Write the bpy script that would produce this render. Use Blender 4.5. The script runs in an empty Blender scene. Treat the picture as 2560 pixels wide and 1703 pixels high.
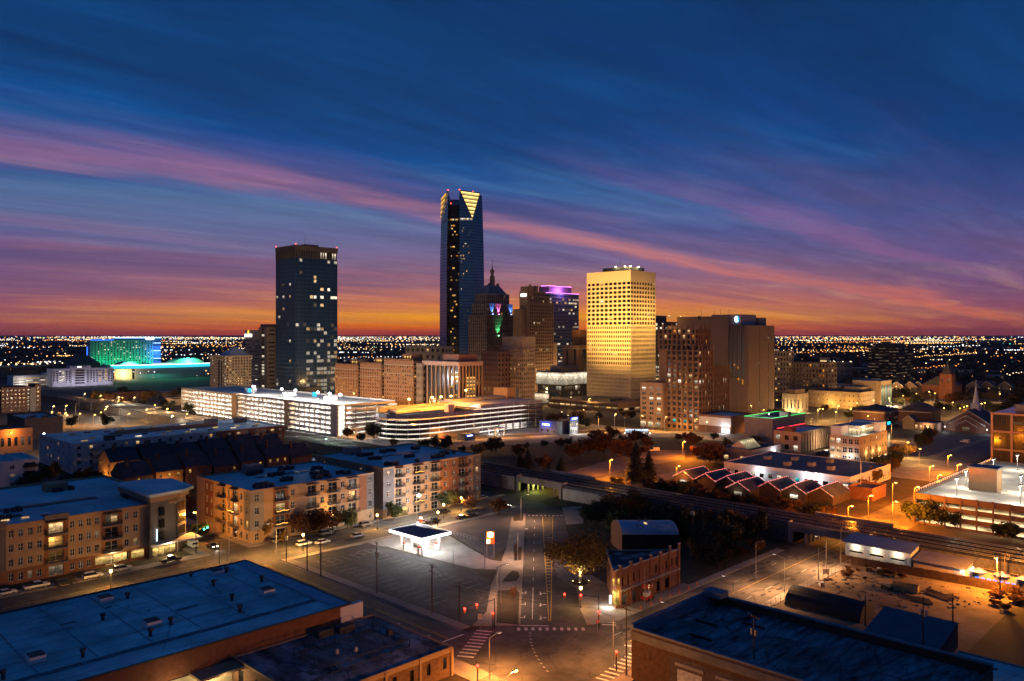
import bpy, math, random
from mathutils import Vector, Matrix
R = random.Random(7)
sc = bpy.context.scene
C = bpy.data.collections.new('city'); sc.collection.children.link(C)

# ------------------------------------------------------------------ camera
F, H, VH, TH = 1990.0, 62.0, 838.0, math.radians(44.3)     # focal in photo pixels, flying height, horizon row, heading
CA, SA = math.cos(TH), math.sin(TH)
cam = bpy.data.cameras.new('camera'); co = bpy.data.objects.new('camera', cam); C.objects.link(co)
co.location = (0, 0, H); co.rotation_euler = (math.radians(90), 0, TH - math.radians(90))
cam.sensor_width = 36; cam.lens = F / 2560 * 36; cam.shift_y = -13.5 / 2560
cam.clip_start = 1; cam.clip_end = 400000
sc.camera = co
def px(u, v, z=0, Y=None):
    "street-grid position of what shows at photo pixel (u, v) at height z (or at depth Y)"
    if Y is None: Y = F * (H - z) / (v - VH)
    X = (u - 1280) / F * Y
    return (X * SA + Y * CA, -X * CA + Y * SA, z)
def zat(v, Y): return H - (v - VH) * Y / F
def depth(x, y): return x * CA + y * SA

# ------------------------------------------------------------------ view
vs = sc.view_settings; sc.display_settings.display_device = 'sRGB'
vs.view_transform = 'Standard'; vs.look = 'None'; vs.exposure = 0.0; vs.gamma = 1.0; vs.use_curve_mapping = False
cy = sc.cycles
cy.use_denoising = True
try: cy.denoiser = 'OPENIMAGEDENOISE'
except Exception: pass
cy.max_bounces = 4; cy.diffuse_bounces = 1; cy.glossy_bounces = 2; cy.transmission_bounces = 3; cy.transparent_max_bounces = 4
cy.use_adaptive_sampling = True; cy.adaptive_threshold = .025; cy.adaptive_min_samples = 12
cy.sample_clamp_indirect = 4.0; cy.use_light_tree = True; cy.caustics_reflective = False; cy.caustics_refractive = False

# ------------------------------------------------------------------ sky: sun just below the horizon, streaked cirrus
world = bpy.data.worlds.new('World'); sc.world = world; world.use_nodes = True
nt = world.node_tree; nt.nodes.clear()
def N(t, **k):
    n = nt.nodes.new(t)
    for a, b in k.items(): setattr(n, a, b)
    return n
def L(a, b): nt.links.new(a, b)
def M(op, a, b=None, c=None, clamp=False):
    n = N('ShaderNodeMath', operation=op); n.use_clamp = clamp
    for i, x in enumerate((a, b, c)):
        if x is None: continue
        if hasattr(x, 'links'): L(x, n.inputs[i])
        else: n.inputs[i].default_value = x
    return n.outputs[0]
def ramp(fac, stops, interp='LINEAR'):
    n = N('ShaderNodeValToRGB'); n.color_ramp.interpolation = interp
    e = n.color_ramp.elements
    while len(e) < len(stops): e.new(0.5)
    for i, (p, c) in enumerate(stops):
        e[i].position = p; e[i].color = (*c, 1) if len(c) == 3 else c
    L(fac, n.inputs[0]); return n.outputs[0]
def mixc(fac, a, b):
    n = N('ShaderNodeMix', data_type='RGBA')
    for s, x in ((n.inputs[0], fac), (n.inputs[6], a), (n.inputs[7], b)):
        if hasattr(x, 'links'): L(x, s)
        else: s.default_value = x if not isinstance(x, tuple) else (*x, 1)
    return n.outputs[2]
def lin(r, g, b):
    f = lambda c: (c / 255 / 12.92) if c <= 10 else ((c / 255 + .055) / 1.055) ** 2.4
    return (f(r), f(g), f(b))
tc = N('ShaderNodeTexCoord'); sep = N('ShaderNodeSeparateXYZ'); L(tc.outputs['Generated'], sep.inputs[0])
dx, dy, dz = sep.outputs
elev = M('MULTIPLY', M('MAXIMUM', dz, 0.0), 2.0)                        # 0 .. 1 over the lower 30 degrees
hor = M('SQRT', M('ADD', M('MULTIPLY', dx, dx), M('MULTIPLY', dy, dy)))
sunaz = TH + math.radians(1.5)
cosaz = M('DIVIDE', M('ADD', M('MULTIPLY', dx, math.cos(sunaz)), M('MULTIPLY', dy, math.sin(sunaz))), M('MAXIMUM', hor, .001))
glow = M('MULTIPLY', M('SUBTRACT', cosaz, 0.855), 1 / 0.145, clamp=True)       # 1 at the sunset, 0 some thirty degrees off
west = M('ADD', M('MULTIPLY', cosaz, 0.5), 0.5, clamp=True)
centre = ramp(elev, [(0, lin(246, 92, 68)), (.016, lin(252, 118, 48)), (.045, lin(250, 166, 60)), (.075, lin(222, 134, 84)), (.115, lin(170, 108, 110)),
    (.18, lin(118, 98, 138)), (.26, lin(86, 96, 150)), (.36, lin(46, 84, 144)), (.47, lin(12, 74, 138)), (.56, lin(4, 68, 130)), (.70, lin(1, 58, 114)), (1, lin(1, 52, 104))])
side = ramp(elev, [(0, lin(150, 74, 88)), (.03, lin(150, 80, 94)), (.09, lin(122, 80, 118)), (.18, lin(88, 80, 134)), (.27, lin(56, 80, 142)),
    (.38, lin(16, 74, 138)), (.54, lin(3, 68, 130)), (.74, lin(1, 58, 114)), (1, lin(1, 52, 104))])
east = ramp(elev, [(0, lin(60, 60, 80)), (.2, lin(44, 60, 94)), (.5, lin(14, 58, 108)), (1, lin(2, 51, 101))])
clear = mixc(glow, side, centre)
wfac = ramp(west, [(.35, (0, 0, 0)), (.85, (1, 1, 1))])
clear = mixc(wfac, east, clear)
# cloud sheet: straight streaks lying along the x street direction, converging at the horizon
inv = M('DIVIDE', 1.0, M('ADD', M('MAXIMUM', dz, 0.0), 0.045))
cx_ = M('MULTIPLY', dx, inv); cy_ = M('MULTIPLY', dy, inv)
def streak(sx, sy, seed, scale, detail, rough, dist, lo, hi):
    v = N('ShaderNodeCombineXYZ')
    L(M('MULTIPLY', cx_, sx), v.inputs[0])
    L(M('ADD', M('MULTIPLY', cy_, sy), M('MULTIPLY', cx_, .03 * sy)), v.inputs[1]); v.inputs[2].default_value = seed
    n = N('ShaderNodeTexNoise'); n.inputs['Scale'].default_value = scale; n.inputs['Detail'].default_value = detail
    n.inputs['Roughness'].default_value = rough; n.inputs['Distortion'].default_value = dist
    L(v.outputs[0], n.inputs['Vector'])
    return M('MULTIPLY', M('SUBTRACT', n.outputs['Fac'], lo), 1 / (hi - lo), clamp=True)
s1 = streak(.24, 1.0, 3.1, 1.0, 9, .62, .7, .38, .64)
s2 = streak(.36, 1.6, 9.7, 1.1, 9, .64, .9, .48, .70)
s3 = streak(.17, .62, 21.3, 1.0, 8, .60, .8, .42, .62)
wob = M('MULTIPLY', M('SUBTRACT', streak(.22, .5, 33.0, 1.0, 4, .55, .3, 0.0, 1.0), .5), 1.5)
wob2 = M('MULTIPLY', M('SUBTRACT', streak(.5, 2.6, 51.0, 1.0, 6, .62, .4, 0.0, 1.0), .5), .55)
row = M('DIVIDE', M('ADD', M('ADD', M('ADD', cy_, M('MULTIPLY', cx_, .03)), wob), wob2), 12.0, clamp=True)
g1 = lambda v: (v, v, v)
bands = ramp(row, [(0, g1(0)), (.095, g1(0)), (.14, g1(.30)), (.18, g1(.05)), (.245, g1(.0)), (.290, g1(.42)), (.325, g1(.7)), (.345, g1(.5)), (.365, g1(.08)), (.44, g1(.04)), (.49, g1(.40)), (.52, g1(.08)), (.58, g1(.45)), (.64, g1(.1)), (.72, g1(.4)), (.80, g1(.15)), (1, g1(.3))], 'EASE')
right2 = M('MULTIPLY', M('SUBTRACT', cx_, 2.4), .5, clamp=True)
b2 = M('MULTIPLY', M('MULTIPLY', ramp(row, [(0, g1(0)), (.17, g1(0)), (.20, g1(.6)), (.215, g1(0))], 'EASE'), right2), s1)
teal = M('MULTIPLY', M('MULTIPLY', ramp(row, [(0, g1(0)), (.345, g1(0)), (.385, g1(1)), (.43, g1(.8)), (.50, g1(.5)), (.58, g1(0))], 'EASE'), M('MULTIPLY', M('SUBTRACT', 5.2, cx_), .35, clamp=True)), 1.0)
pinkc = ramp(elev, [(0, lin(224, 96, 78)), (.035, lin(246, 176, 92)), (.075, lin(216, 132, 104)), (.13, lin(176, 108, 120)), (.24, lin(182, 118, 138)), (.36, lin(150, 104, 142)),
    (.46, lin(104, 84, 140)), (.58, lin(58, 68, 130)), (.78, lin(34, 62, 122)), (1, lin(12, 46, 96))])
darkc = ramp(elev, [(0, lin(164, 76, 82)), (.04, lin(150, 84, 94)), (.10, lin(112, 82, 114)), (.26, lin(68, 74, 126)), (.42, lin(28, 58, 112)), (.6, lin(6, 46, 94)), (1, lin(2, 42, 86))])
palec = ramp(elev, [(0, lin(235, 150, 90)), (.08, lin(214, 160, 120)), (.2, lin(118, 124, 158)), (.34, lin(84, 124, 162)), (.55, lin(20, 98, 156)), (1, lin(6, 66, 122))])
lowm = ramp(elev, [(0, g1(1)), (.07, g1(1)), (.14, g1(0))])
skyc = mixc(M('MULTIPLY', M('MULTIPLY', s3, .8), M('SUBTRACT', 1.0, M('MULTIPLY', M('MULTIPLY', glow, lowm), .6))), clear, darkc)
skyc = mixc(M('MULTIPLY', s2, M('MULTIPLY', M('SUBTRACT', 1.0, s3), .5)), skyc, palec)
skyc = mixc(M('MULTIPLY', teal, M('ADD', M('MULTIPLY', s2, .4), .6)), skyc, palec)
skyc = mixc(M('MULTIPLY', bands, M('MULTIPLY', M('ADD', M('MULTIPLY', s1, .85), .12), M('ADD', M('MULTIPLY', glow, .3), .7))), skyc, pinkc)
main = M('MULTIPLY', ramp(row, [(0, g1(0)), (.288, g1(0)), (.322, g1(1)), (.336, g1(.9)), (.352, g1(0))], 'EASE'), M('ADD', M('MULTIPLY', s1, .6), .35))
salm = ramp(elev, [(0, lin(226, 110, 86)), (.12, lin(206, 122, 112)), (.24, lin(206, 132, 130)), (.36, lin(172, 116, 140)), (.48, lin(110, 88, 140)), (.7, lin(48, 66, 126))])
skyc = mixc(M('MULTIPLY', main, .75), skyc, salm)
skyc = mixc(M('MULTIPLY', b2, .8), skyc, lin(140, 94, 140))
fine = streak(.9, 4.2, 71.0, 1.2, 9, .68, 1.0, .30, .70)
hsv = N('ShaderNodeHueSaturation'); hsv.inputs['Saturation'].default_value = 1.06; L(skyc, hsv.inputs['Color']); L(M('ADD', M('MULTIPLY', fine, .26), .88), hsv.inputs['Value']); skyc = hsv.outputs[0]
skyc = mixc(wfac, mixc(.75, skyc, clear), skyc)
# below the horizon: dim warm night city
belowf = M('LESS_THAN', dz, -0.0005)
skyc = mixc(belowf, skyc, lin(36, 30, 34))
bg = N('ShaderNodeBackground'); L(skyc, bg.inputs[0]); bg.inputs[1].default_value = 1.0
nish = N('ShaderNodeTexSky', sky_type='NISHITA'); nish.sun_disc = False
nish.sun_elevation = math.radians(-3.0); nish.sun_rotation = math.radians(90) - sunaz
bg2 = N('ShaderNodeBackground'); L(nish.outputs[0], bg2.inputs[0]); bg2.inputs[1].default_value = 0.05
add = N('ShaderNodeAddShader'); L(bg.outputs[0], add.inputs[0]); L(bg2.outputs[0], add.inputs[1])
wo = N('ShaderNodeOutputWorld'); L(add.outputs[0], wo.inputs[0])

# ------------------------------------------------------------------ materials
MATS = {}
def mat(name, col, rough=.85, var=.25, scale=.4, metal=0.0, spec=.3, bump=0.0, stretch=None, col2=None):
    "rough surface with two scales of tonal variation (dirt and patching)"
    if name in MATS: return MATS[name]
    m = bpy.data.materials.new(name); m.use_nodes = True; t = m.node_tree
    b = t.nodes['Principled BSDF']; b.inputs['Roughness'].default_value = rough; b.inputs['Metallic'].default_value = metal
    b.inputs['Specular IOR Level'].default_value = spec
    if var:
        g = t.nodes.new('ShaderNodeNewGeometry'); mp = t.nodes.new('ShaderNodeMapping'); t.links.new(g.outputs['Position'], mp.inputs[0])
        if stretch: mp.inputs['Scale'].default_value = stretch
        n = t.nodes.new('ShaderNodeTexNoise'); n.inputs['Scale'].default_value = scale; n.inputs['Detail'].default_value = 8; n.inputs['Roughness'].default_value = .65
        t.links.new(mp.outputs[0], n.inputs[0])
        r = t.nodes.new('ShaderNodeValToRGB'); e = r.color_ramp.elements
        c2 = col2 or tuple(c * (1 + var) for c in col)
        e[0].position = .34; e[0].color = (*[c * (1 - var) for c in col], 1); e[1].position = .66; e[1].color = (*c2, 1)
        t.links.new(n.outputs['Fac'], r.inputs[0]); t.links.new(r.outputs[0], b.inputs['Base Color'])
        if bump:
            bp = t.nodes.new('ShaderNodeBump'); bp.inputs['Strength'].default_value = bump; t.links.new(n.outputs['Fac'], bp.inputs['Height']); t.links.new(bp.outputs[0], b.inputs['Normal'])
    else: b.inputs['Base Color'].default_value = (*col, 1)
    MATS[name] = m; return m
def cracks(m, scale, width, dark, stretch=(1, 1, 1)):
    "hairline cracks and sealed joints over a material's colour"
    t = m.node_tree; b = t.nodes['Principled BSDF']; src = b.inputs['Base Color'].links[0].from_socket
    g = t.nodes.new('ShaderNodeNewGeometry'); mp = t.nodes.new('ShaderNodeMapping'); mp.inputs['Scale'].default_value = stretch; t.links.new(g.outputs['Position'], mp.inputs[0])
    n = t.nodes.new('ShaderNodeTexNoise'); n.inputs['Scale'].default_value = scale * 3; t.links.new(mp.outputs[0], n.inputs[0])
    ad = t.nodes.new('ShaderNodeMixRGB'); ad.inputs[0].default_value = .12; t.links.new(mp.outputs[0], ad.inputs[1]); t.links.new(n.outputs['Color'], ad.inputs[2])
    v = t.nodes.new('ShaderNodeTexVoronoi'); v.feature = 'DISTANCE_TO_EDGE'; v.inputs['Scale'].default_value = scale; t.links.new(ad.outputs[0], v.inputs[0])
    r = t.nodes.new('ShaderNodeValToRGB'); r.color_ramp.elements[0].color = (dark, dark, dark, 1); r.color_ramp.elements[1].position = width; t.links.new(v.outputs['Distance'], r.inputs[0])
    n2 = t.nodes.new('ShaderNodeTexNoise'); n2.inputs['Scale'].default_value = scale * .35; n2.inputs['Detail'].default_value = 5; t.links.new(g.outputs['Position'], n2.inputs[0])
    r2 = t.nodes.new('ShaderNodeValToRGB'); r2.color_ramp.elements[0].position = .35; r2.color_ramp.elements[0].color = (.62, .62, .62, 1); r2.color_ramp.elements[1].position = .62; t.links.new(n2.outputs['Fac'], r2.inputs[0])
    for col in (r.outputs[0], r2.outputs[0]):
        mm = t.nodes.new('ShaderNodeMixRGB'); mm.blend_type = 'MULTIPLY'; mm.inputs[0].default_value = 1; t.links.new(src, mm.inputs[1]); t.links.new(col, mm.inputs[2]); src = mm.outputs[0]
    t.links.new(src, b.inputs['Base Color']); return m
def glass(name, col, rough=.12, spec=.6):
    return mat(name, col, rough=rough, var=0, spec=spec)
def emit(name, col, s, vary=0.0, light=False, pattern=0.0):
    "a surface that gives off light; vary = lamp-to-lamp difference"
    if name in MATS: return MATS[name]
    m = bpy.data.materials.new(name); m.use_nodes = True; t = m.node_tree; t.nodes.clear()
    e = t.nodes.new('ShaderNodeEmission'); e.inputs[0].default_value = (*col, 1); e.inputs[1].default_value = s
    o = t.nodes.new('ShaderNodeOutputMaterial'); t.links.new(e.outputs[0], o.inputs[0])
    if vary:
        oi = t.nodes.new('ShaderNodeObjectInfo'); mr = t.nodes.new('ShaderNodeMapRange'); mr.inputs[3].default_value = s * (1 - vary); mr.inputs[4].default_value = s * (1 + vary)
        t.links.new(oi.outputs['Random'], mr.inputs[0]); last = mr.outputs[0]
        g = t.nodes.new('ShaderNodeNewGeometry'); n = t.nodes.new('ShaderNodeTexNoise'); n.inputs['Scale'].default_value = 1.3
        t.links.new(g.outputs['Position'], n.inputs[0])
        mm = t.nodes.new('ShaderNodeMath'); mm.operation = 'MULTIPLY'; m2 = t.nodes.new('ShaderNodeMapRange'); m2.inputs[1].default_value = .3; m2.inputs[2].default_value = .7
        m2.inputs[3].default_value = .35; m2.inputs[4].default_value = 1.4; t.links.new(n.outputs['Fac'], m2.inputs[0])
        t.links.new(last, mm.inputs[0]); t.links.new(m2.outputs[0], mm.inputs[1])
        gc = t.nodes.new('ShaderNodeTexCoord'); sp = t.nodes.new('ShaderNodeSeparateXYZ'); t.links.new(gc.outputs['Generated'], sp.inputs[0]); cr_ = t.nodes.new('ShaderNodeValToRGB'); el = cr_.color_ramp.elements
        for p_, v_ in ((.45, .55), (.62, .95), (.78, 1.6), (.9, .8)): el.new(p_).color = (v_, v_, v_, 1)  # glow graded up each pane, standing in for a lit ceiling inside
        el[0].color = (.25, .25, .25, 1); el[-1].color = (.5, .5, .5, 1); t.links.new(sp.outputs[2], cr_.inputs[0]); m3 = t.nodes.new('ShaderNodeMath'); m3.operation = 'MULTIPLY'; t.links.new(mm.outputs[0], m3.inputs[0]); t.links.new(cr_.outputs[0], m3.inputs[1]); t.links.new(m3.outputs[0], e.inputs[1])
    if not light: m.cycles.emission_sampling = 'NONE'
    MATS[name] = m; return m
# window panes: dark glass and the kinds of lit room
PANE = {
 'd': glass('pane_dark', (.012, .014, .02)), 'k': glass('pane_black', (.006, .007, .009), .2),
 'w': emit('pane_warm', (1, .62, .27), .75, .7), 'y': emit('pane_yellow', (1, .55, .12), .95, .6), 'c': emit('pane_white', (1, .86, .64), .95, .7),
 'o': emit('pane_orange', (1, .36, .05), .75, .6), 'b': emit('pane_blue', (.12, .35, 1), .7, .6), 't': emit('pane_teal', (.05, .8, .8), .6, .5), 'r': emit('pane_red', (1, .08, .05), 1.0, .4),
 'm': emit('pane_dim', (.8, .55, .35), .12, .7), 'g': emit('pane_blind', (.5, .42, .36), .05, .6)}
BLACK = mat('black_metal', (.015, .015, .017), .5, 0)
STEEL = mat('galvanised_steel', (.32, .32, .34), .5, .15, 2, metal=.6)
WOODP = mat('pole_timber', (.10, .07, .05), .9, .3, 1.5)
CONC = mat('concrete', (.34, .32, .29), .9, .22, .25)
CONCD = mat('weathered_concrete', (.20, .19, .18), .95, .35, .18)
WHITE = mat('white_paint', (.72, .71, .68), .6, .08, 1)
YELLOW = mat('yellow_paint', (.55, .36, .05), .7, .25, 1.2)
WORN = mat('worn_white_paint', (.55, .54, .52), .8, .35, 1.3)

# ------------------------------------------------------------------ mesh builder
class MB:
    def __init__(s): s.v = []; s.f = []; s.m = []
    def poly(s, pts, m=0):
        k = len(s.v); s.v += [tuple(p) for p in pts]; s.f.append(tuple(range(k, k + len(pts)))); s.m.append(m); return s
    q = lambda s, a, b, c, d, m=0: s.poly((a, b, c, d), m)
    def box(s, x0, y0, z0, x1, y1, z1, m=0, top=None):
        k = len(s.v); s.v += [(x0, y0, z0), (x1, y0, z0), (x1, y1, z0), (x0, y1, z0), (x0, y0, z1), (x1, y0, z1), (x1, y1, z1), (x0, y1, z1)]
        for i, f in enumerate(((3, 2, 1, 0), (4, 5, 6, 7), (0, 1, 5, 4), (1, 2, 6, 5), (2, 3, 7, 6), (3, 0, 4, 7))):
            s.f.append(tuple(k + j for j in f)); s.m.append(top if (i == 1 and top is not None) else m)
        return s
    def obox(s, c, ux, hx, hy, z0, z1, m=0):
        "box round c with its long axis along the plan angle ux"
        c_, s_ = math.cos(ux), math.sin(ux)
        p = [(c[0] + a * hx * c_ - b * hy * s_, c[1] + a * hx * s_ + b * hy * c_) for a, b in ((-1, -1), (1, -1), (1, 1), (-1, 1))]
        return s.prism(p, z0, z1, m)
    def prism(s, pts, z0, z1, m=0, top=None, cap=True):
        n = len(pts); k = len(s.v)
        s.v += [(p[0], p[1], z0) for p in pts] + [(p[0], p[1], z1) for p in pts]
        for i in range(n):
            j = (i + 1) % n; s.f.append((k + i, k + j, k + n + j, k + n + i)); s.m.append(m)
        if cap:
            s.f.append(tuple(range(k + n, k + 2 * n))); s.m.append(m if top is None else top)
            s.f.append(tuple(range(k + n - 1, k - 1, -1))); s.m.append(m)
        return s
    def tube(s, p, q, r0, r1=None, n=6, m=0, cap=True):
        r1 = r0 if r1 is None else r1
        p = Vector(p); q = Vector(q); d = (q - p)
        if d.length < 1e-6: return s
        d.normalize(); a = d.orthogonal().normalized(); b = d.cross(a); k = len(s.v)
        for c, r in ((p, r0), (q, r1)):
            for i in range(n):
                t = 2 * math.pi * i / n; s.v.append(tuple(c + a * math.cos(t) * r + b * math.sin(t) * r))
        for i in range(n):
            j = (i + 1) % n; s.f.append((k + i, k + j, k + n + j, k + n + i)); s.m.append(m)
        if cap:
            s.f.append(tuple(range(k + n, k + 2 * n))); s.m.append(m); s.f.append(tuple(range(k + n - 1, k - 1, -1))); s.m.append(m)
        return s
    def ball(s, c, r, m=0, n=8, k=5, sz=1.0):
        b = len(s.v); s.v.append((c[0], c[1], c[2] - r * sz))
        for i in range(1, k):
            t = math.pi * i / k
            for j in range(n):
                a = 2 * math.pi * j / n; s.v.append((c[0] + r * math.sin(t) * math.cos(a), c[1] + r * math.sin(t) * math.sin(a), c[2] - r * sz * math.cos(t)))
        e = len(s.v); s.v.append((c[0], c[1], c[2] + r * sz))
        for j in range(n):
            j2 = (j + 1) % n; s.f.append((b, b + 1 + j2, b + 1 + j)); s.m.append(m); s.f.append((e, b + 1 + (k - 2) * n + j, b + 1 + (k - 2) * n + j2)); s.m.append(m)
            for i in range(k - 2): s.f.append((b + 1 + i * n + j, b + 1 + i * n + j2, b + 1 + (i + 1) * n + j2, b + 1 + (i + 1) * n + j)); s.m.append(m)
        return s
    def mesh(s, name, mats):
        me = bpy.data.meshes.new(name); me.from_pydata(s.v, [], s.f)
        for x in (mats if isinstance(mats, (list, tuple)) else [mats]): me.materials.append(x)
        if any(s.m): me.polygons.foreach_set('material_index', s.m)
        me.update(); return me
    def build(s, name, mats, parent=None, loc=None, rotz=0.0):
        if not s.f: return None
        return put(name, s.mesh(name, mats), parent, loc, rotz)
def put(name, me, parent=None, loc=None, rotz=0.0):
    o = bpy.data.objects.new(name, me); C.objects.link(o)
    if parent is not None: o.parent = parent
    if loc is not None: o.location = loc
    if rotz: o.rotation_euler = (0, 0, rotz)
    return o
def tag(o, label=None, cat=None, group=None, kind=None):
    if label: o['label'] = label
    if cat: o['category'] = cat
    if group: o['group'] = group
    if kind: o['kind'] = kind
    return o
def thing(name, label, cat, loc=(0, 0, 0), rotz=0.0, group=None):
    o = bpy.data.objects.new(name, None); C.objects.link(o); o.empty_display_size = .5
    o.location = loc; o.rotation_euler = (0, 0, rotz); return tag(o, label, cat, group)
def copy_tree(o, parent=None):
    c = o.copy(); C.objects.link(c); c.parent = parent
    for ch in o.children: copy_tree(ch, c)
    return c
LAMP_GAIN = 4.5
def light(parent, loc, col, watts, size=.35, spot=None, aim=None, blend=.6):
    "the light of one lamp"
    l = bpy.data.lights.new('lamp_light', 'SPOT' if spot else 'POINT'); l.color = col; l.energy = watts * LAMP_GAIN; l.shadow_soft_size = size
    o = bpy.data.objects.new('lamp_light', l); C.objects.link(o); o.parent = parent; o.location = loc
    if spot:
        l.spot_size = math.radians(spot); l.spot_blend = blend
        o.rotation_euler = Vector(aim).to_track_quat('-Z', 'Y').to_euler()
    return o
def text(s, size, parent, loc, rot, m, name='lettering', ext=.05):
    c = bpy.data.curves.new(name, 'FONT'); c.body = s; c.size = size; c.extrude = ext; c.align_x = 'CENTER'; c.align_y = 'CENTER'; c.resolution_u = 2
    c.materials.append(m); tmp = bpy.data.objects.new(name, c); C.objects.link(tmp); dg = bpy.context.evaluated_depsgraph_get(); dg.update()
    me = bpy.data.meshes.new_from_object(tmp.evaluated_get(dg)); bpy.data.objects.remove(tmp); o = bpy.data.objects.new(name, me); C.objects.link(o); o.parent = parent; o.location = loc; o.rotation_euler = rot; return o
FACE_S = (math.radians(90), 0, 0); FACE_W = (math.radians(90), 0, math.radians(-90))

# ------------------------------------------------------------------ buildings: walls with real openings, panes set back in them
PANEMESH = {}
def pane_mesh(face, w, h, key, frame):
    k = (face, round(w, 2), round(h, 2), key, frame)
    if k in PANEMESH: return PANEMESH[k]
    b = MB(); P = (lambda u, d, z: (u, d, z)) if face == 'S' else (lambda u, d, z: (d, u, z))
    b.q(P(-w / 2, 0, 0), P(w / 2, 0, 0), P(w / 2, 0, h), P(-w / 2, 0, h))
    mats = [PANE[key]]
    if frame:
        mats.append(MATS[frame]); t = .07
        for u0, u1, z0, z1 in ((-w / 2, w / 2, 0, t), (-w / 2, w / 2, h - t, h), (-w / 2, -w / 2 + t, t, h - t), (w / 2 - t, w / 2, t, h - t), (-t / 2, t / 2, t, h - t), (-w / 2 + t, -t / 2, h * .52, h * .52 + .05), (t / 2, w / 2 - t, h * .52, h * .52 + .05)):
            a = P(u0, -.05, z0); c = P(u1, .02, z1)
            b.box(min(a[0], c[0]), min(a[1], c[1]), z0, max(a[0], c[0]), max(a[1], c[1]), z1, 1)
    PANEMESH[k] = b.mesh('window', mats); return PANEMESH[k]
def chooser(spec, rnd):
    keys = list(spec); ws = [spec[k] for k in keys]
    return lambda i, j: rnd.choices(keys, ws)[0]
class Bld:
    def __init__(s, name, label, x, y, lx, ly, h, wall, roof=None, cat='building', group=None, seed=None, maxwin=300):
        s.T = thing(name, label, cat, (x, y, 0), 0, group); s.lx, s.ly, s.h = lx, ly, h; s.x, s.y = x, y
        s.parts = {}; s.seg = ''; s.wall = wall; s.roof = roof; s.win = []; s.maxwin = maxwin; s.rnd = random.Random(seed if seed is not None else int(x * 31 + y * 17))
    def mb(s, part, m):
        k = (part, m.name, s.seg)
        if k not in s.parts: s.parts[k] = (MB(), m)
        return s.parts[k][0]
    def box(s, x0, y0, z0, x1, y1, z1, m=None, part='wall', top=None):
        s.mb(part, m or s.wall).box(x0, y0, z0, x1, y1, z1)
    def one(s, part, m, x0, y0, z0, x1, y1, z1):
        "a single box as a part of its own"
        return MB().box(x0, y0, z0, x1, y1, z1).build(part, m, s.T)
    def fac(s, face, u0, u1, z0, z1, cols, rows, fw=.5, fh=.5, pick=None, d=0.0, rec=.3, m=None, sill=None, frame=None, part='wall'):
        "wall strip on the plane d of the S (y=d) or W (x=d) side with cols x rows recessed windows"
        b = s.mb(part, m or s.wall)
        P = (lambda u, e, z: (u, d + e, z)) if face == 'S' else (lambda u, e, z: (d + e, u, z))
        if isinstance(pick, dict): pick = chooser(pick, s.rnd)
        cw = (u1 - u0) / cols; ch = (z1 - z0) / rows; w = cw * fw; hh = ch * fh; sl = ch * (sill if sill is not None else (1 - fh) * .45)
        zs = z0
        for r in range(rows):
            zb = z0 + r * ch + sl; zt = zb + hh
            b.q(P(u0, 0, zs), P(u1, 0, zs), P(u1, 0, zb), P(u0, 0, zb)); zs = zt
            us = u0
            for c in range(cols):
                key = pick(c, r) if pick else 'd'
                if key is None: continue
                ua = u0 + c * cw + (cw - w) / 2; ub = ua + w
                b.q(P(us, 0, zb), P(ua, 0, zb), P(ua, 0, zt), P(us, 0, zt)); us = ub
                b.q(P(ua, 0, zb), P(ub, 0, zb), P(ub, rec, zb), P(ua, rec, zb)); b.q(P(ua, 0, zt), P(ub, 0, zt), P(ub, rec, zt), P(ua, rec, zt))
                b.q(P(ua, 0, zb), P(ua, rec, zb), P(ua, rec, zt), P(ua, 0, zt)); b.q(P(ub, 0, zb), P(ub, rec, zb), P(ub, rec, zt), P(ub, 0, zt))
                if key != '_': s.win.append((face, d + rec, (ua + ub) / 2, zb, w, hh, key, frame))
            b.q(P(us, 0, zb), P(u1, 0, zb), P(u1, 0, zt), P(us, 0, zt))
        b.q(P(u0, 0, zs), P(u1, 0, zs), P(u1, 0, z1), P(u0, 0, z1))
    def plain(s, x0, y0, x1, y1, z0, z1, sides='NE', m=None):
        b = s.mb('wall', m or s.wall)
        if 'N' in sides: b.q((x0, y1, z0), (x1, y1, z0), (x1, y1, z1), (x0, y1, z1))
        if 'E' in sides: b.q((x1, y0, z0), (x1, y1, z0), (x1, y1, z1), (x1, y0, z1))
        if 'S' in sides: b.q((x0, y0, z0), (x1, y0, z0), (x1, y0, z1), (x0, y0, z1))
        if 'W' in sides: b.q((x0, y0, z0), (x0, y1, z0), (x0, y1, z1), (x0, y0, z1))
    def top(s, x0, y0, x1, y1, z, par=.8, m=None, pm=None, pw=.35):
        "flat roof deck behind a parapet"
        s.mb('roof', m or s.roof).box(x0 + pw, y0 + pw, z - .3, x1 - pw, y1 - pw, z)
        if par:
            b = s.mb('parapet', pm or s.wall); e = .04
            b.box(x0 - e, y0 - e, z - .02, x1 + e, y0 + pw, z + par); b.box(x0 - e, y1 - pw, z - .02, x1 + e, y1 + e, z + par)
            b.box(x0 - e, y0 + pw, z - .02, x0 + pw, y1 - pw, z + par); b.box(x1 - pw, y0 + pw, z - .02, x1 + e, y1 - pw, z + par)
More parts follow.
